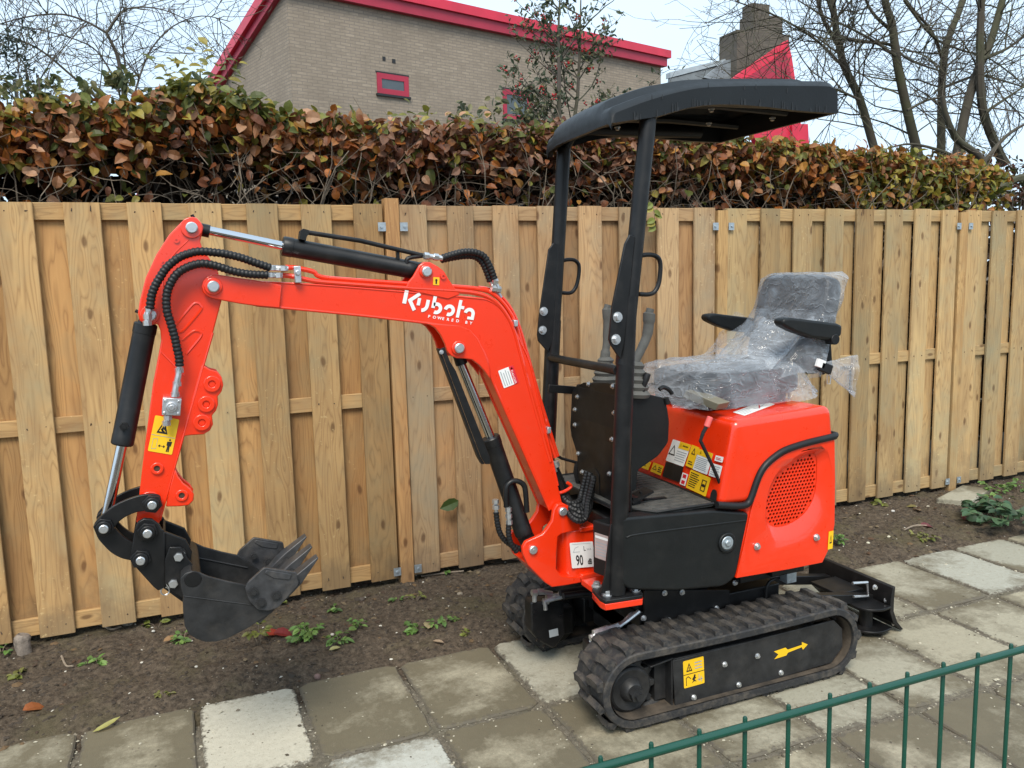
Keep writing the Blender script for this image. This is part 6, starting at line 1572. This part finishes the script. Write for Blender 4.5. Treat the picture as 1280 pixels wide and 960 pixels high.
# second house: slate roof, chimney, crimson dormer
H2 = empty('slate_roof_house', (18.0, 23.0, 0.0), 'house with a grey slate roof, brick chimney and crimson gable behind the canopy', 'house')
def poly_slab(name, pts, t, mat, parent):
    pts = [Vector(p) for p in pts]; n = len(pts); nn = (pts[1] - pts[0]).cross(pts[2] - pts[0]).normalized()
    if nn.y < 0: nn = -nn
    mb = MB(); mb.v = [tuple(p) for p in pts] + [tuple(p + nn * t) for p in pts]; mb.f = [tuple(range(n)), tuple(range(2 * n - 1, n - 1, -1))] + [(i, (i + 1) % n, n + (i + 1) % n, n + i) for i in range(n)]
    return mb.build(name, mat, parent, smooth=0)
poly_slab('roof', [(14.935,22.6,7.56)] + [(19.5,22.6,8.827)] + [(18.823,21.2,6.122)] + [(13.789,21.2,5.32)], .2, M['slate'], H2)
for i in range(5):
    pass
poly_slab('ridge_capping', [(14.922,22.58,7.627)] + [(16.933,22.58,8.154)] + [(19.483,22.58,8.846)] + [(19.416,22.5,8.707)] + [(14.869,22.5,7.438)], .25, M['lead'], H2)
poly_slab('lead_flashing', [(15.972,22.3,7.466),(16.724,22.3,8.024),(18.121,22.3,8.371),(17.037,22.3,7.535),(16.578,22.3,7.408)], .1, M['lead'], H2)
def brick_box(name, x0, x1, z0, z1, y0, y1, mat, parent):
    o = Vector((x0, y0, 0)); return wallq(name, o, Vector((1, 0, 0)), [(0, z0), (x1 - x0, z0), (x1 - x0, z1), (0, z1)], mat, parent, y1 - y0, Vector((0, 1, 0)))
wallq('wall', Vector((13.4, 23.3, 0)), Vector((1, 0, 0)), [(0, 0), (6.6, 0), (6.6, 5.2), (0, 5.2)], M['brickdark'], H2, 4.0, Vector((0, 1, 0)))
wallq('wall', Vector((17.0, 21.5, 0)), Vector((1, 0, 0)), [(0, 0), (2.9, 0), (2.9, 5.0), (0, 5.0)], M['brickdark'], H2, 1.78, Vector((0, 1, 0)))
c1 = [(16.985,22,7.875),(19.131,22,9.16)]; c2 = [(17.715,22.2,8.947),(18.392,22.2,9.783)]; c3 = [(18.104,22.1,8.953),(18.756,22.1,9.667)]
brick_box('chimney', c1[0][0], c1[1][0] - .1, c1[0][2] - 1.0, c1[1][2] - .25, 22.0, 22.9, M['brickdark'], H2)
brick_box('chimney_stack', c2[0][0] - .02, c3[1][0] + .1, c1[1][2] - .26, c2[1][2] - .3, 22.12, 22.8, M['brickdark'], H2)
brick_box('chimney_stack', c2[0][0], c2[1][0], c2[1][2] - .31, c2[1][2] + .05, 22.2, 22.7, M['brickdark'], H2)
poly_slab('gable', [(16.044,21,7.138),(18.117,21,8.426),(18.284,21,7.922),(18.425,21,7.291),(18.754,21,5.598),(18.863,21,5.113),(17.117,21,5.057)], .2, M['fascia'], H2)
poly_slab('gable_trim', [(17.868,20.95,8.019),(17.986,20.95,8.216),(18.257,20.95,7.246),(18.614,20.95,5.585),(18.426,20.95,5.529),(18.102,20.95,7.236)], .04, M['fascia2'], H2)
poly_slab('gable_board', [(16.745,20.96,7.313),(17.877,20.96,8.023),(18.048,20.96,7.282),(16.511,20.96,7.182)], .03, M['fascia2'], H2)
poly_slab('gable_board', [(18.246,20.9,5.923),(18.876,20.9,5.951),(18.964,20.9,5.102),(18.33,20.9,5.082)], .05, M['fascia'], H2)

# ------------------------------------------------------------------ trees
def grow(mb, pts, r0, r1, rr, depth, dens, tw, spread=.9, up=.25, lmul=1.0, twigs=None):
    """limb along pts with side branches and twigs"""
    n = len(pts); rs = [r0 + (r1 - r0) * i / (n - 1) for i in range(n)]
    (mb if r0 > .012 or twigs is None else twigs).tube(pts, rs, 8 if r0 > .05 else (5 if r0 > .015 else 3))
    if depth == 0: return
    L = sum((pts[i + 1] - pts[i]).length for i in range(n - 1)); k = max(2, int(L * dens))
    for c in range(k):
        t = rr.uniform(.12, 1.0); i = min(n - 2, int(t * (n - 1))); p = pts[i].lerp(pts[i + 1], t * (n - 1) - i)
        d = (pts[i + 1] - pts[i]).normalized(); s_ = rvec(rr); s_ -= d * s_.dot(d); s_.normalize()
        dd = (d * rr.uniform(.3, 1.0) + s_ * spread + Vector((0, 0, up))).normalized()
        l_ = min(L * .6, tw * (1.6 if depth > 1 else .8)) * rr.uniform(.4, 1.1) * lmul
        m = 6 if depth > 1 else 5
        q = wander(p, dd, l_, m, rr, .26, up * .4); rr_ = max(.0026, min(rs[i] * .55, l_ * .012))
        grow(mb, q, rr_, max(.0018, rr_ * .35), rr, depth - 1, dens * 1.35, tw * .5, spread, up, lmul, twigs)
def tree(name, label, limbs, bark, seed, depth=3, dens=2.2, tw=1.2, spread=.9, up=.2, group=None):
    rr = random.Random(seed); tr_ = MB(); cr_ = MB(); lb = MB()
    base = Vector(limbs[0][0][0])
    root = empty(name, (base.x, base.y, 0), label, 'tree', group)
    for k, (pts, r0, r1, dn_) in enumerate(limbs):
        dn_ *= 2.6
        pts = crom(pts, 4)
        if k == 0:
            q = [Vector((pts[0].x, pts[0].y, -.1))] + pts; tr_.tube(q, [r0 * 1.12] + [r0 + (r1 - r0) * i / (len(pts) - 1) for i in range(len(pts))], 10)
        else: (lb if r0 > .022 else cr_).tube(pts, [r0 + (r1 - r0) * i / (len(pts) - 1) for i in range(len(pts))], 7)
        n = len(pts); L = sum((pts[i + 1] - pts[i]).length for i in range(n - 1))
        for c in range(max(1, int(L * dn_))):
            t = rr.uniform(.08, 1); i = min(n - 2, int(t * (n - 1))); p = pts[i].lerp(pts[i + 1], t * (n - 1) - i); d = (pts[i + 1] - pts[i]).normalized(); s_ = rvec(rr); s_ -= d * s_.dot(d); s_.normalize()
            l_ = tw * rr.uniform(.5, 1.3); rad = min(.6 * (r0 + (r1 - r0) * t), .011 * l_)
            grow(cr_, wander(p, (d * rr.uniform(.1, .8) + s_ * spread + Vector((0, 0, up))).normalized(), l_, 7, rr, .24, up * .3), max(.004, rad), .003, rr, depth - 1, dens, tw * .55, spread, up)
    tr_.build('trunk', M[bark], root)
    if lb.v: lb.build('limb', M[bark], root)
    cr_.build('crown', M[bark], root)['kind'] = 'stuff'
    return root
def V(l): return [Vector(p) for p in l]
tree('bare_tree', 'bare arching tree with a domed crown above the left end of the hedge', [
    (V([(-0.245,9,3.369),(-0.257,9,3.567),(-0.281,9,3.712),(-0.349,9,3.881)]), .021, .014, 4), (V([(-0.349,9,3.881),(-0.512,9,3.968),(-0.707,9,4.015),(-0.958,9,3.977),(-1.22,9,3.884),(-1.606,9,3.714)]), .0115, .004, 9), (V([(-0.347,8.95,3.868),(-0.209,8.95,4.061),(-0.052,8.95,4.126),(0.18,8.95,4.119),(0.419,8.95,4.03)]), .011, .004, 9),
    (V([(-0.237,8.9,3.068),(-0.149,8.9,3.309),(-0.069,8.9,3.528),(0.039,8.9,3.748),(0.24,8.9,3.963),(0.508,8.9,4.083),(0.773,8.9,4.055)]), .011, .004, 9), (V([(-0.271,9.1,3.102),(-0.291,9.1,3.387),(-0.395,9.1,3.647),(-0.535,9.1,3.791),(-0.888,9.1,3.884),(-1.234,9.1,3.911)]), .011, .004, 9), (V([(-0.309,9.2,3.042),(-0.511,9.2,3.334),(-0.69,9.2,3.51),(-0.915,9.2,3.713),(-1.085,9.2,3.801),(-1.255,9.2,3.851),(-1.508,9.2,3.858)]), .014, .005, 7), (V([(-0.262,9.3,3.138),(-0.222,9.3,3.463),(-0.221,9.3,3.753),(-0.227,9.3,3.941),(-0.215,9.3,4.28)]), .012, .004, 7), (V([(-0.386,9.2,2.962),(-0.79,9.2,3.133),(-1.037,9.2,3.377),(-1.084,9.2,3.592),(-1.202,9.2,3.727),(-1.446,9.2,3.849)]), .012, .004, 7)], 'bark', 11, 3, 5.0, .62, 1.0, .0)
TL = 'bare mossy trees standing behind the right end of the hedge'
tree('bare_tree', 'bare leaning tree just right of the canopy, thinnest of the right-hand trunks', [(V([(7.473,7.2,2.779),(7.226,7.2,3.33),(6.995,7.2,3.662),(6.883,7.2,3.961),(6.792,7.2,4.338),(6.711,7.2,4.813)]), .048, .030, 3.5), (V([(6.92,7.2,3.857),(6.701,7.2,4.102),(6.596,7.2,4.319),(6.458,7.2,4.624)]), .026, .012, 5), (V([(6.692,7,3.893),(7.057,7,3.882),(7.422,7,3.879),(7.722,7,3.743),(8.226,7,3.65)]), .022, .009, 6), (V([(6.945,7.1,3.586),(6.495,7.1,3.879),(5.965,7.1,4.071),(5.464,7.1,4.163)]), .016, .006, 8), (V([(6.925,6.9,3.254),(6.539,6.9,3.353),(6.117,6.9,3.367),(5.712,6.9,3.319),(5.129,6.9,3.358)]), .014, .005, 7)], 'bark2', 21, 3, 3.6, .95, 1.0, .05, TL)
tree('bare_tree', 'bare tree with one gently curving trunk, second from the canopy', [(V([(7.797,6.9,2.703),(7.604,6.9,3.182),(7.44,6.9,3.649),(7.34,6.9,4.051),(7.227,6.9,4.291),(7.138,6.9,4.759)]), .054, .034, 3.5), (V([(7.462,7,4.014),(7.156,7,4.192),(6.978,7,4.457)]), .022, .010, 5), (V([(7.305,6.8,3.705),(6.964,6.8,3.839),(6.656,6.8,3.932),(6.316,6.8,4.018),(6.007,6.8,4.126)]), .016, .006, 7), (V([(7.384,6.7,3.134),(7.678,6.7,3.256),(8.032,6.7,3.318),(8.517,6.7,3.431)]), .015, .006, 7)], 'bark2', 22, 3, 3.6, .95, 1.0, .05, TL)
tree('bare_tree', 'bare tree with a straight dark trunk, third from the canopy', [(V([(8.978,7.6,2.74),(8.941,7.6,3.361),(8.933,7.6,3.796),(8.99,7.6,4.183),(9.229,7.6,4.697),(9.409,7.6,5.272)]), .052, .034, 3.5), (V([(8.834,7.5,3.896),(8.616,7.5,4.246),(8.281,7.5,4.485),(8.019,7.5,4.724)]), .022, .009, 5), (V([(8.589,7.3,3.561),(9.135,7.3,3.733),(9.549,7.3,3.713),(10.126,7.3,3.635)]), .018, .008, 6), (V([(7.716,7.1,4.399),(8.159,7.1,4.057),(8.606,7.1,3.945),(9.136,7.1,3.869),(9.776,7.1,3.591)]), .016, .007, 7)], 'bark2', 23, 3, 3.6, .95, 1.0, .05, TL)
tree('bare_tree', 'bare forked tree whose two stems cross at the right edge', [(V([(8.005,6.6,2.584),(8.146,6.6,3.212),(8.312,6.6,3.64),(8.444,6.6,3.858),(8.607,6.6,4.336),(8.686,6.6,4.756)]), .054, .032, 3), (V([(8.646,6.5,2.588),(8.52,6.5,2.739),(8.253,6.5,3.174),(8.175,6.5,3.762),(8.163,6.5,4.263),(8.153,6.5,4.581)]), .056, .03, 3), (V([(8.182,6.5,3.657),(8.6,6.5,3.812),(9.085,6.5,4.102)]), .022, .009, 6), (V([(8.178,6.4,3.102),(8.531,6.4,3.286),(8.993,6.4,3.524)]), .018, .007, 7)], 'bark2', 24, 3, 3.6, .95, 1.0, .05, TL)
tree('bare_tree', 'low mossy bare tree bending over the right end of the hedge', [(V([(6.921,5.4,1.993),(6.891,5.4,2.412),(6.566,5.4,2.597),(6.417,5.4,2.788),(6.358,5.4,2.961)]), .040, .02, 2), (V([(7.167,5.5,2.127),(7.372,5.5,2.255),(7.695,5.5,2.336)]), .05, .03, 2), (V([(6.892,5.4,2.398),(7.184,5.4,2.655),(7.513,5.4,2.812)]), .022, .01, 3), (V([(6.864,5.4,2.362),(6.406,5.4,2.488),(6.021,5.4,2.542),(5.747,5.4,2.5)]), .018, .006, 3), (V([(7.066,5.5,2.344),(7.412,5.5,2.019),(7.741,5.5,1.795)]), .03, .012, 1)], 'bark2', 25, 2, 2.6, .5, .9, .2, TL)
# holly with berries
rr = random.Random(77)
HL = empty('holly_tree', (3.45, 7.0, 0), 'open green holly bush with red berries in front of the brick house', 'holly')
tk = MB(); lv = MB(); lv.c = []; bz = MB()
ends = []
rr = random.Random(78); tk_pts = V([(3.431,7,2.619),(3.429,7,2.975),(3.436,7,3.327),(3.435,7,3.674),(3.457,7,4.019)]); tk2 = V([(3.58,7.1,2.638),(3.672,7.1,3.15),(3.704,7.1,3.582),(3.719,7.1,4.006)])
tk.tube([Vector((tk_pts[0].x, 7, -.1))] + tk_pts, [.03, .026, .022, .018, .012, .006], 7); tk.tube(tk2, [.02, .016, .011, .006], 6)
for k in range(42):
    b = rr.choice([tk_pts, tk2]); t = rr.random() ** 1.0 * .98; i = min(len(b) - 2, int(t * (len(b) - 1))); p = b[i].lerp(b[i + 1], t * (len(b) - 1) - i)
    an = rr.uniform(0, 6.28); hgt = 1 - t * .72
    q = wander(p, (math.cos(an) * 1.2, math.sin(an) * .7, .45 + .35 * rr.random()), (.35 + .95 * rr.random()) * hgt, 7, rr, .20, .12); tk.tube(q, [.008 - .0009 * m for m in range(8)], 4)
    for m in range(2, 8):
        for s_ in range(1 if t > .5 else 2):
            q2 = wander(q[m], (rr.gauss(0, 1), rr.gauss(0, 1), .5), rr.uniform(.06, .2), 3, rr, .3); tk.tube(q2, [.003, .0026, .002, .0015], 3)
            for pt in q2[1:]:
                for e in range(2 if rr.random() < .6 else 1):
                    L = rr.uniform(.035, .06); leaf_geo(lv, pt, rvec(rr) + Vector((0, 0, .3)), rvec(rr), L, L * .42, jit((.065, .095, .05) if rr.random() < .7 else (.17, .17, .08), rr, .35), .3)
            if rr.random() < .16:
                for e in range(5): c = q2[2] + rvec(rr) * .025; bz.tube([c + Vector((0, 0, -.008)), c, c + Vector((0, 0, .008))], [.003, .009, .003], 6)
tk.build('trunk', M['bark'], HL); lv.build('crown', M['leaf'], HL, smooth=0, recalc=False)['kind'] = 'stuff'; bz.build('berry_mass', simple('red_berry', (.45, .015, .015), .3), HL)['kind'] = 'stuff'
# shrubs glimpsed behind the hedge
def shrub(name, label, c, d, n, pal, seed, L0=.06, asp=.6):
    rr = random.Random(seed); root = empty(name, (c[0], c[1], 0), label, 'shrub'); lv = MB(); lv.c = []; st = MB()
    for k in range(14):
        e = Vector(c) + Vector((rr.gauss(0, d[0] * .3), rr.gauss(0, d[1] * .3), d[2] * rr.uniform(-.2, .45))); b_ = Vector((c[0] + rr.gauss(0, .08), c[1] + rr.gauss(0, .08), 0)); m = b_.lerp(e, .5) + rvec(rr) * .08
        st.tube(crom([b_, m, e], 4), [.014, .014, .013, .012, .011, .010, .008, .006, .004], 5)
    cl = [Vector(c) + Vector((rr.uniform(-.5, .5) * d[0], rr.uniform(-.5, .5) * d[1], rr.uniform(-.5, .5) * d[2])) for _ in range(26)]
    for k in range(n):
        p = rr.choice(cl) + rvec(rr) * (rr.random() ** .5) * min(d) * .24; L = L0 * rr.uniform(.6, 1.2); leaf_geo(lv, p, rvec(rr), rvec(rr) + Vector((0, 0, .7)), L, L * asp, jit(rr.choice(pal), rr, .3), .25)
    st.build('stem', M['bark'], root); lv.build('crown', M['leaf'], root, smooth=0, recalc=False)['kind'] = 'stuff'
shrub('evergreen_shrub', 'dark upright evergreen shrub at the far left above the hedge', [(-1.063,7.5,3.107)][0], (.45, .4, .8), 520, [(.03, .05, .035), (.045, .065, .05)], 5, .05, .3)
shrub('evergreen_shrub', 'pale green leafy shrub under the bare tree at the left', [(-0.516,5.6,2.573)][0], (1.7, .5, .30), 900, [(.14, .16, .06), (.20, .19, .07), (.10, .13, .06)], 6, .055)
shrub('evergreen_shrub', 'grey-green shrub between the holly and the hedge', [(2.631,5.8,2.528)][0], (1.2, .5, .34), 560, [(.12, .14, .07), (.20, .19, .08), (.07, .09, .05)], 7, .055)
shrub('deciduous_shrub', 'reddish twiggy shrub behind the right end of the fence', [(8.068,6,2.291)][0], (1.1, .5, .45), 900, [(.16, .05, .035), (.10, .05, .03), (.07, .08, .03)], 8, .06)
shrub('deciduous_shrub', 'low olive shrub behind the hedge beneath the right-hand trunks', [(6.691,5.9,2.457)][0], (1.5, .5, .25), 500, [(.10, .09, .03), (.14, .08, .03)], 9, .05)

# ------------------------------------------------------------------ things on the soil
def weed(p, r, n, label, pal, seed, upr=.5, L=.03, asp=.6, name='weed', cat='weed', grp='weeds growing in the soil bed'):
    rr = random.Random(seed); z0 = soil_h(p[0], p[1]) if p[1] > 2.95 else 0; r *= 1.25; L *= 1.15; n = int(n * 1.5); root = empty(name, (p[0], p[1], z0), label, cat, grp); lv = MB(); lv.c = []; st = MB()
    ns = max(3, n // 4)
    for k in range(ns):
        an = rr.uniform(0, 6.28); e = Vector((math.cos(an) * r * rr.uniform(.1, 1), math.sin(an) * r * rr.uniform(.1, 1), r * upr * rr.uniform(.3, 1.1)))
        pts = [Vector((e.x * .15, e.y * .15, -.005)), Vector((e.x * .5, e.y * .5, e.z * .75)), e]; st.tube(pts, [.0016, .0014, .001], 4)
        for m in range(4):
            q = pts[1].lerp(e, rr.random() * 1.05); l_ = L * rr.uniform(.55, 1.15); leaf_geo(lv, q, Vector((math.cos(an) + rr.gauss(0, .8), math.sin(an) + rr.gauss(0, .8), rr.uniform(-.1, .5))), Vector((rr.gauss(0, .35), rr.gauss(0, .35) - .2, 1)), l_, l_ * asp, jit(rr.choice(pal), rr, .3), .35)
    o = st.build('stem', M['weed'] if False else M['twig'], root); o.location = (0, 0, 0); o = lv.build('foliage', M['weed'], root, smooth=0, recalc=False); o.location = (0, 0, 0)
    return root
G1 = [(.13, .25, .055), (.19, .31, .075), (.10, .19, .05)]; G2 = [(.05, .11, .055), (.07, .15, .075), (.09, .17, .08)]; G3 = [(.18, .21, .04), (.22, .22, .06)]
def gp(s): return s
IV = [(4.295,3.13,0),(4.294,3.25,-0),(4.523,3.22,0)]
weed(IV[0], .20, 90, 'large patch of dark green ground-cover leaves at the right edge of the soil', G2, 1, .55, .055, .8, 'ground_cover_plant', 'plant', None)
weed(IV[1], .12, 50, 'smaller clump of dark green leaves on the left side of the large patch', G2, 2, .6, .05, .8, 'ground_cover_plant', 'plant', None)
for (s_, r_, n_, lb, pl_, u_, L_) in (
    ([(0.435,3.354,0)][0], .075, 46, 'bushy light green weed beside the bucket teeth', G1, .5, .034), ([(0.546,3.252,0)][0], .055, 24, 'small weed with drooping leaves right of the bushy weed', G1, .5, .03), ([(0.605,3.616,0)][0], .035, 12, 'tiny three-leaved weed in front of the fence post base', G1, .6, .026),
    ([(0.649,3.345,0)][0], .045, 18, 'spindly weed midway between bucket and far track', G1, .9, .022), ([(0.89,3.263,0)][0], .060, 30, 'grassy tuft lying beside a round pale leaf', G1, .35, .028), ([(1.002,3.253,0)][0], .055, 26, 'feathery weed right of the round pale leaf', G1, .4, .024),
    ([(0.882,3.592,0)][0], .03, 10, 'small bright weed below the tall fence post', G1, .5, .026), ([(0.959,3.554,0)][0], .045, 16, 'thin pale weed right of the fence post foot', G3, .4, .02), ([(1.169,3.846,0)][0], .05, 14, 'two-leaved weed against the fence near the far track', G1, .9, .036),
    ([(1.054,3.132,0)][0], .03, 14, 'mossy little tuft in front of the far track', G3, .3, .018), ([(-0.361,3.485,0)][0], .034, 14, 'small bright green seedling alone in the dark soil', G1, .4, .026), ([(-0.637,3.531,0)][0], .04, 14, 'flat yellowish weed near the weathered stump', G3, .25, .026),
    ([(-0.734,3.754,0)][0], .04, 14, 'green weed cut by the left edge of the photo', G1, .5, .03), ([(-0.044,3.568,0)][0], .055, 22, 'grey-green weed below the bucket', G1, .3, .024), ([(-0.115,3.11,0)][0], .03, 14, 'dark moss tuft at the slab edge', G3, .2, .018),
    ([(3.748,3.155,-0)][0], .075, 30, 'yellow-green weed lying left of the ground-cover patch', G3, .3, .026), ([(3.269,3.322,0)][0], .06, 22, 'leafy weed behind the hood of the excavator', G1, .8, .03), ([(4.855,3.6,-0)][0], .10, 36, 'weed clump against the fence right of the concrete block', G1, .5, .032),
    ([(5.052,3.584,0)][0], .10, 36, 'weed clump at the right edge against the fence', G1, .5, .032), ([(4.022,3.745,0)][0], .03, 8, 'flattened pale weed at the fence foot behind the seat', G3, .3, .04), ([(0.358,3.797,0)][0], .035, 8, 'yellow-green sprout beside the bucket tip', G3, .9, .036),
    ([(-0.148,3.81,0)][0], .035, 8, 'yellow-green sprout beside a pale stone under the bucket', G3, .8, .03), ([(0.243,3.397,0)][0], .055, 16, 'grassy upright tuft left of the red leaf', G3, 1.2, .03)):
    weed(s_, r_, n_, lb, pl_, int(s_[0] * 977) % 997, u_, L_)
def fallen(p, L, Wd, ang, c, label, curl=.25, pitch=.1, name='fallen_leaf'):
    z = soil_h(p[0], p[1]) if p[1] > 2.95 else .001
    mb = MB(); mb.c = []; leaf_geo(mb, Vector((-L / 2 * math.cos(ang), -L / 2 * math.sin(ang), 0)), Vector((math.cos(ang), math.sin(ang), pitch)), Vector((.1, -.25, 1)), L, Wd, c, curl)
    o = mb.build(name, M['leaf'], None, smooth=0, recalc=False); o.location = (p[0], p[1], z + .012); return tag(o, label, 'leaf', 'fallen leaves')
fallen([(-0.544,3.209,0)][0], .075, .05, .4, (.42, .13, .04), 'curled orange leaf on the soil near the left edge', .5)
fallen([(-0.3,2.991,0)][0], .09, .022, .25, (.45, .42, .13), 'long yellow leaf lying on the joint between two left slabs', -.2)
fallen([(-0.093,3.559,0)][0], .06, .03, .5, (.42, .25, .12), 'tan leaf on the soil below the bucket', .1)
fallen([(0.311,3.456,0)][0], .07, .05, .2, (.50, .06, .03), 'bright red leaf beside the bushy weed', .4)
fallen([(0.344,3.431,0)][0], .075, .06, -.3, (.25, .025, .025), 'dark crimson leaf beside the bright red leaf', .4)
fallen([(0.927,3.245,0)][0], .055, .045, 1.2, (.48, .40, .22), 'round pale leaf lying on the grassy tuft', .05)
fallen([(0.923,3.095,0)][0], .05, .02, -.8, (.45, .33, .22), 'narrow pinkish leaf on the soil near the far track', .1)
fallen([(0.52,3.201,0)][0], .05, .022, .3, (.50, .46, .2), 'pale yellow leaf under the small drooping weed', .2)
fallen([(4.126,3.555,0)][0], .09, .05, .9, (.42, .28, .17), 'curled tan leaf on the soil by the fence behind the blade', .6)
fallen([(4.125,3.613,0)][0], .08, .05, 2.2, (.30, .26, .10), 'olive leaf leaning on the curled tan leaf', .5)
fallen([(4.214,3.291,0)][0], .08, .06, .1, (.24, .05, .045), 'dull red leaf left of the ground-cover patch', .3)
fallen([(3.902,3.298,0)][0], .07, .05, -.4, (.22, .06, .07), 'purple-brown leaf beside the thin twig', .3)
fallen([(3.733,3.193,0)][0], .06, .03, .4, (.40, .40, .16), 'pale leaf lying in the yellow-green weed', .2)
fallen([(1.429,3.964,0)][0], .08, .05, .3, (.22, .10, .07), 'brown leaf against the fence beside the far track', .4)
fallen([(2.679,2.406,0)][0], .035, .016, .7, (.62, .55, .47), 'pale scrap of leaf on the half-round plate of the blade', .1).location.z = .035
# leaf caught between the fence boards, and a twig hanging over the fence
mb = MB(); mb.c = []; p = Vector([(1.263,3.79,0.402)][0]); leaf_geo(mb, Vector((0, 0, 0)), Vector((-1, -.25, -.22)), Vector((0, -1, .25)), .10, .06, (.055, .10, .022), .2); o = mb.build('leaf', M['leaf'], smooth=0, recalc=False); o.location = p; tag(o, 'green leaf stuck between two fence boards behind the boom cylinder', 'leaf')
sprig = empty('leafy_sprig', [(2.37,3.78,1.832)][0], 'sprig of yellow-green leaves hanging over the fence beside the near canopy post', 'sprig')
mb = MB(); s0 = Vector((0, 0, 0)); mb.tube(crom([(0, .06, .06), (0, -.02, .03), (.01, -.03, -.03), (.02, -.02, -.11)], 4), .0016, 5); o = mb.build('stem', M['twig'], sprig); o.location = (0, 0, 0)
rr = random.Random(3)
for k in range(7):
    mb = MB(); mb.c = []; leaf_geo(mb, Vector((.003 * k, -.028, .03 - .02 * k)), Vector((rr.choice((-1, 1)), -.3, -.4 + rr.gauss(0, .3))), Vector((0, -1, .5)), .05, .034, jit(rr.choice([(.30, .26, .04), (.20, .24, .04)]), rr), .3); o = mb.build('leaf', M['leaf'], sprig, smooth=0, recalc=False); o.location = (0, 0, 0)
# concrete block by the fence
B4 = [Vector(p) for p in [(4.353,3.619,0.05),(4.493,3.484,0.05),(4.842,3.621,0.05),(4.775,3.772,0.05)]]
mb = MB(); mb.v = [(p.x, p.y, -.04) for p in B4] + [(p.x, p.y, .055) for p in B4]; mb.f = [(3, 2, 1, 0), (4, 5, 6, 7)] + [(i, (i + 1) % 4, 4 + (i + 1) % 4, 4 + i) for i in range(4)]
o = mb.build('concrete_block', M['slab'], smooth=0, bevel=.006); o.color = (.15, .5, .2, 1); tag(o, 'loose grey concrete block lying on soil against the fence', 'block')
# weathered stump
p = Vector([(-0.649,3.737,0)][0]); mb = MB(); mb.tube(crom([p + Vector((.004, 0, -.03)), p + Vector((0, 0, .03)), p + Vector((-.004, .004, .07)), p + Vector((.004, .006, .10))], 4), [.026, .027, .028, .028, .029, .029, .030, .031, .031, .030, .030, .028, .022], 12)
for i, v in enumerate(mb.v): f = 1 + .12 * noise.noise(Vector(v) * 40); mb.v[i] = (p.x + (v[0] - p.x) * f, p.y + (v[1] - p.y) * f, v[2])
tag(mb.build('stump', simple('weathered_stub', (.19, .155, .125), .9, var=.5, scale=60, bump=.5)), 'weathered grey stub sticking out of the soil at the left', 'stump')
def stone(p, r, c, label, flat_=.6):
    mb = MB(); mb.c = []; rr = random.Random(int(p[0] * 1000)); bm = bmesh.new(); bmesh.ops.create_icosphere(bm, subdivisions=2, radius=r)
    for v in bm.verts: v.co *= 1 + .25 * noise.noise(v.co * (1.3 / r) + Vector((p[0], 0, 0))); v.co.z *= flat_
    bm.verts.ensure_lookup_table(); mb.v = [tuple(v.co) for v in bm.verts]; mb.f = [tuple(v.index for v in f.verts) for f in bm.faces]; mb.c = [c] * len(mb.v); bm.free()
    o = mb.build('stone', M['stone'], smooth=40, recalc=False); z = soil_h(p[0], p[1]) if p[1] > 2.9 else 0; o.location = (p[0], p[1], z + r * flat_ * .45); return tag(o, label, 'stone', 'loose stones on the soil')
stone([(0.424,3.047,0)][0], .014, (.25, .16, .14), 'pinkish round stone at the back edge of the slabs', .8)
stone([(-0.269,3.869,0)][0], .024, (.30, .27, .22), 'pale lump of stone under the bucket next to a sprout', .8)
stone([(-0.163,3.754,0)][0], .008, (.62, .60, .54), 'small white stone right of the pale lump')
stone([(0.538,3.355,0)][0], .009, (.64, .60, .52), 'small white stone among the weeds by the bucket teeth')
stone([(1.166,3.526,0)][0], .014, (.34, .29, .22), 'tan stone between fence post and far track')
stone([(0.735,3.674,0)][0], .016, (.10, .08, .065), 'dark clod-like stone left of the fence post foot')
stone([(-0.002,3.292,0)][0], .007, (.66, .63, .55), 'small white stone on the soil right below the bucket')
stone([(3.97,3.598,0)][0], .012, (.66, .64, .60), 'white stone in the soil behind the blade')
stone([(3.573,3.259,0)][0], .010, (.70, .66, .50), 'cream stone in front of the thin twig')
stone([(3.403,3.24,0)][0], .010, (.70, .66, .50), 'cream stone nearest the excavator hood')
stone([(4.25,3.587,0)][0], .012, (.55, .50, .40), 'beige stone beside the curled tan leaf')
def stick(pts, r, label):
    mb = MB(); P_ = [Vector((p[0], p[1], soil_h(p[0], p[1]) + .010)) for p in pts]; mb.tube(crom(P_, 4), r, 6); return tag(mb.build('twig', simple('dry_twig', (.24, .19, .14), .85, var=.3, scale=50)), label, 'twig', 'dry twigs on the soil')
stick([(-0.454,3.922,0),(-0.38,3.868,0),(-0.331,3.826,0),(-0.294,3.844,0)], .005, 'bleached twig lying along the fence foot left of the bucket')
stick([(3.712,3.282,0),(3.832,3.318,-0),(3.902,3.298,0)], .005, 'thin brown twig on the soil behind the blade')
stick([(1.564,4.11,0),(1.539,3.95,0),(1.607,3.861,-0)], .004, 'pale bent twig against the fence by the far track')
stick([(-0.498,3.595,0),(-0.473,3.509,0),(-0.447,3.476,0)], .004, 'pale root scrap in the dark soil at left')
stick([(1.069,3.835,0),(1.181,3.816,0),(1.279,3.792,0)], .004, 'long pale twig along the fence foot right of the tall post')
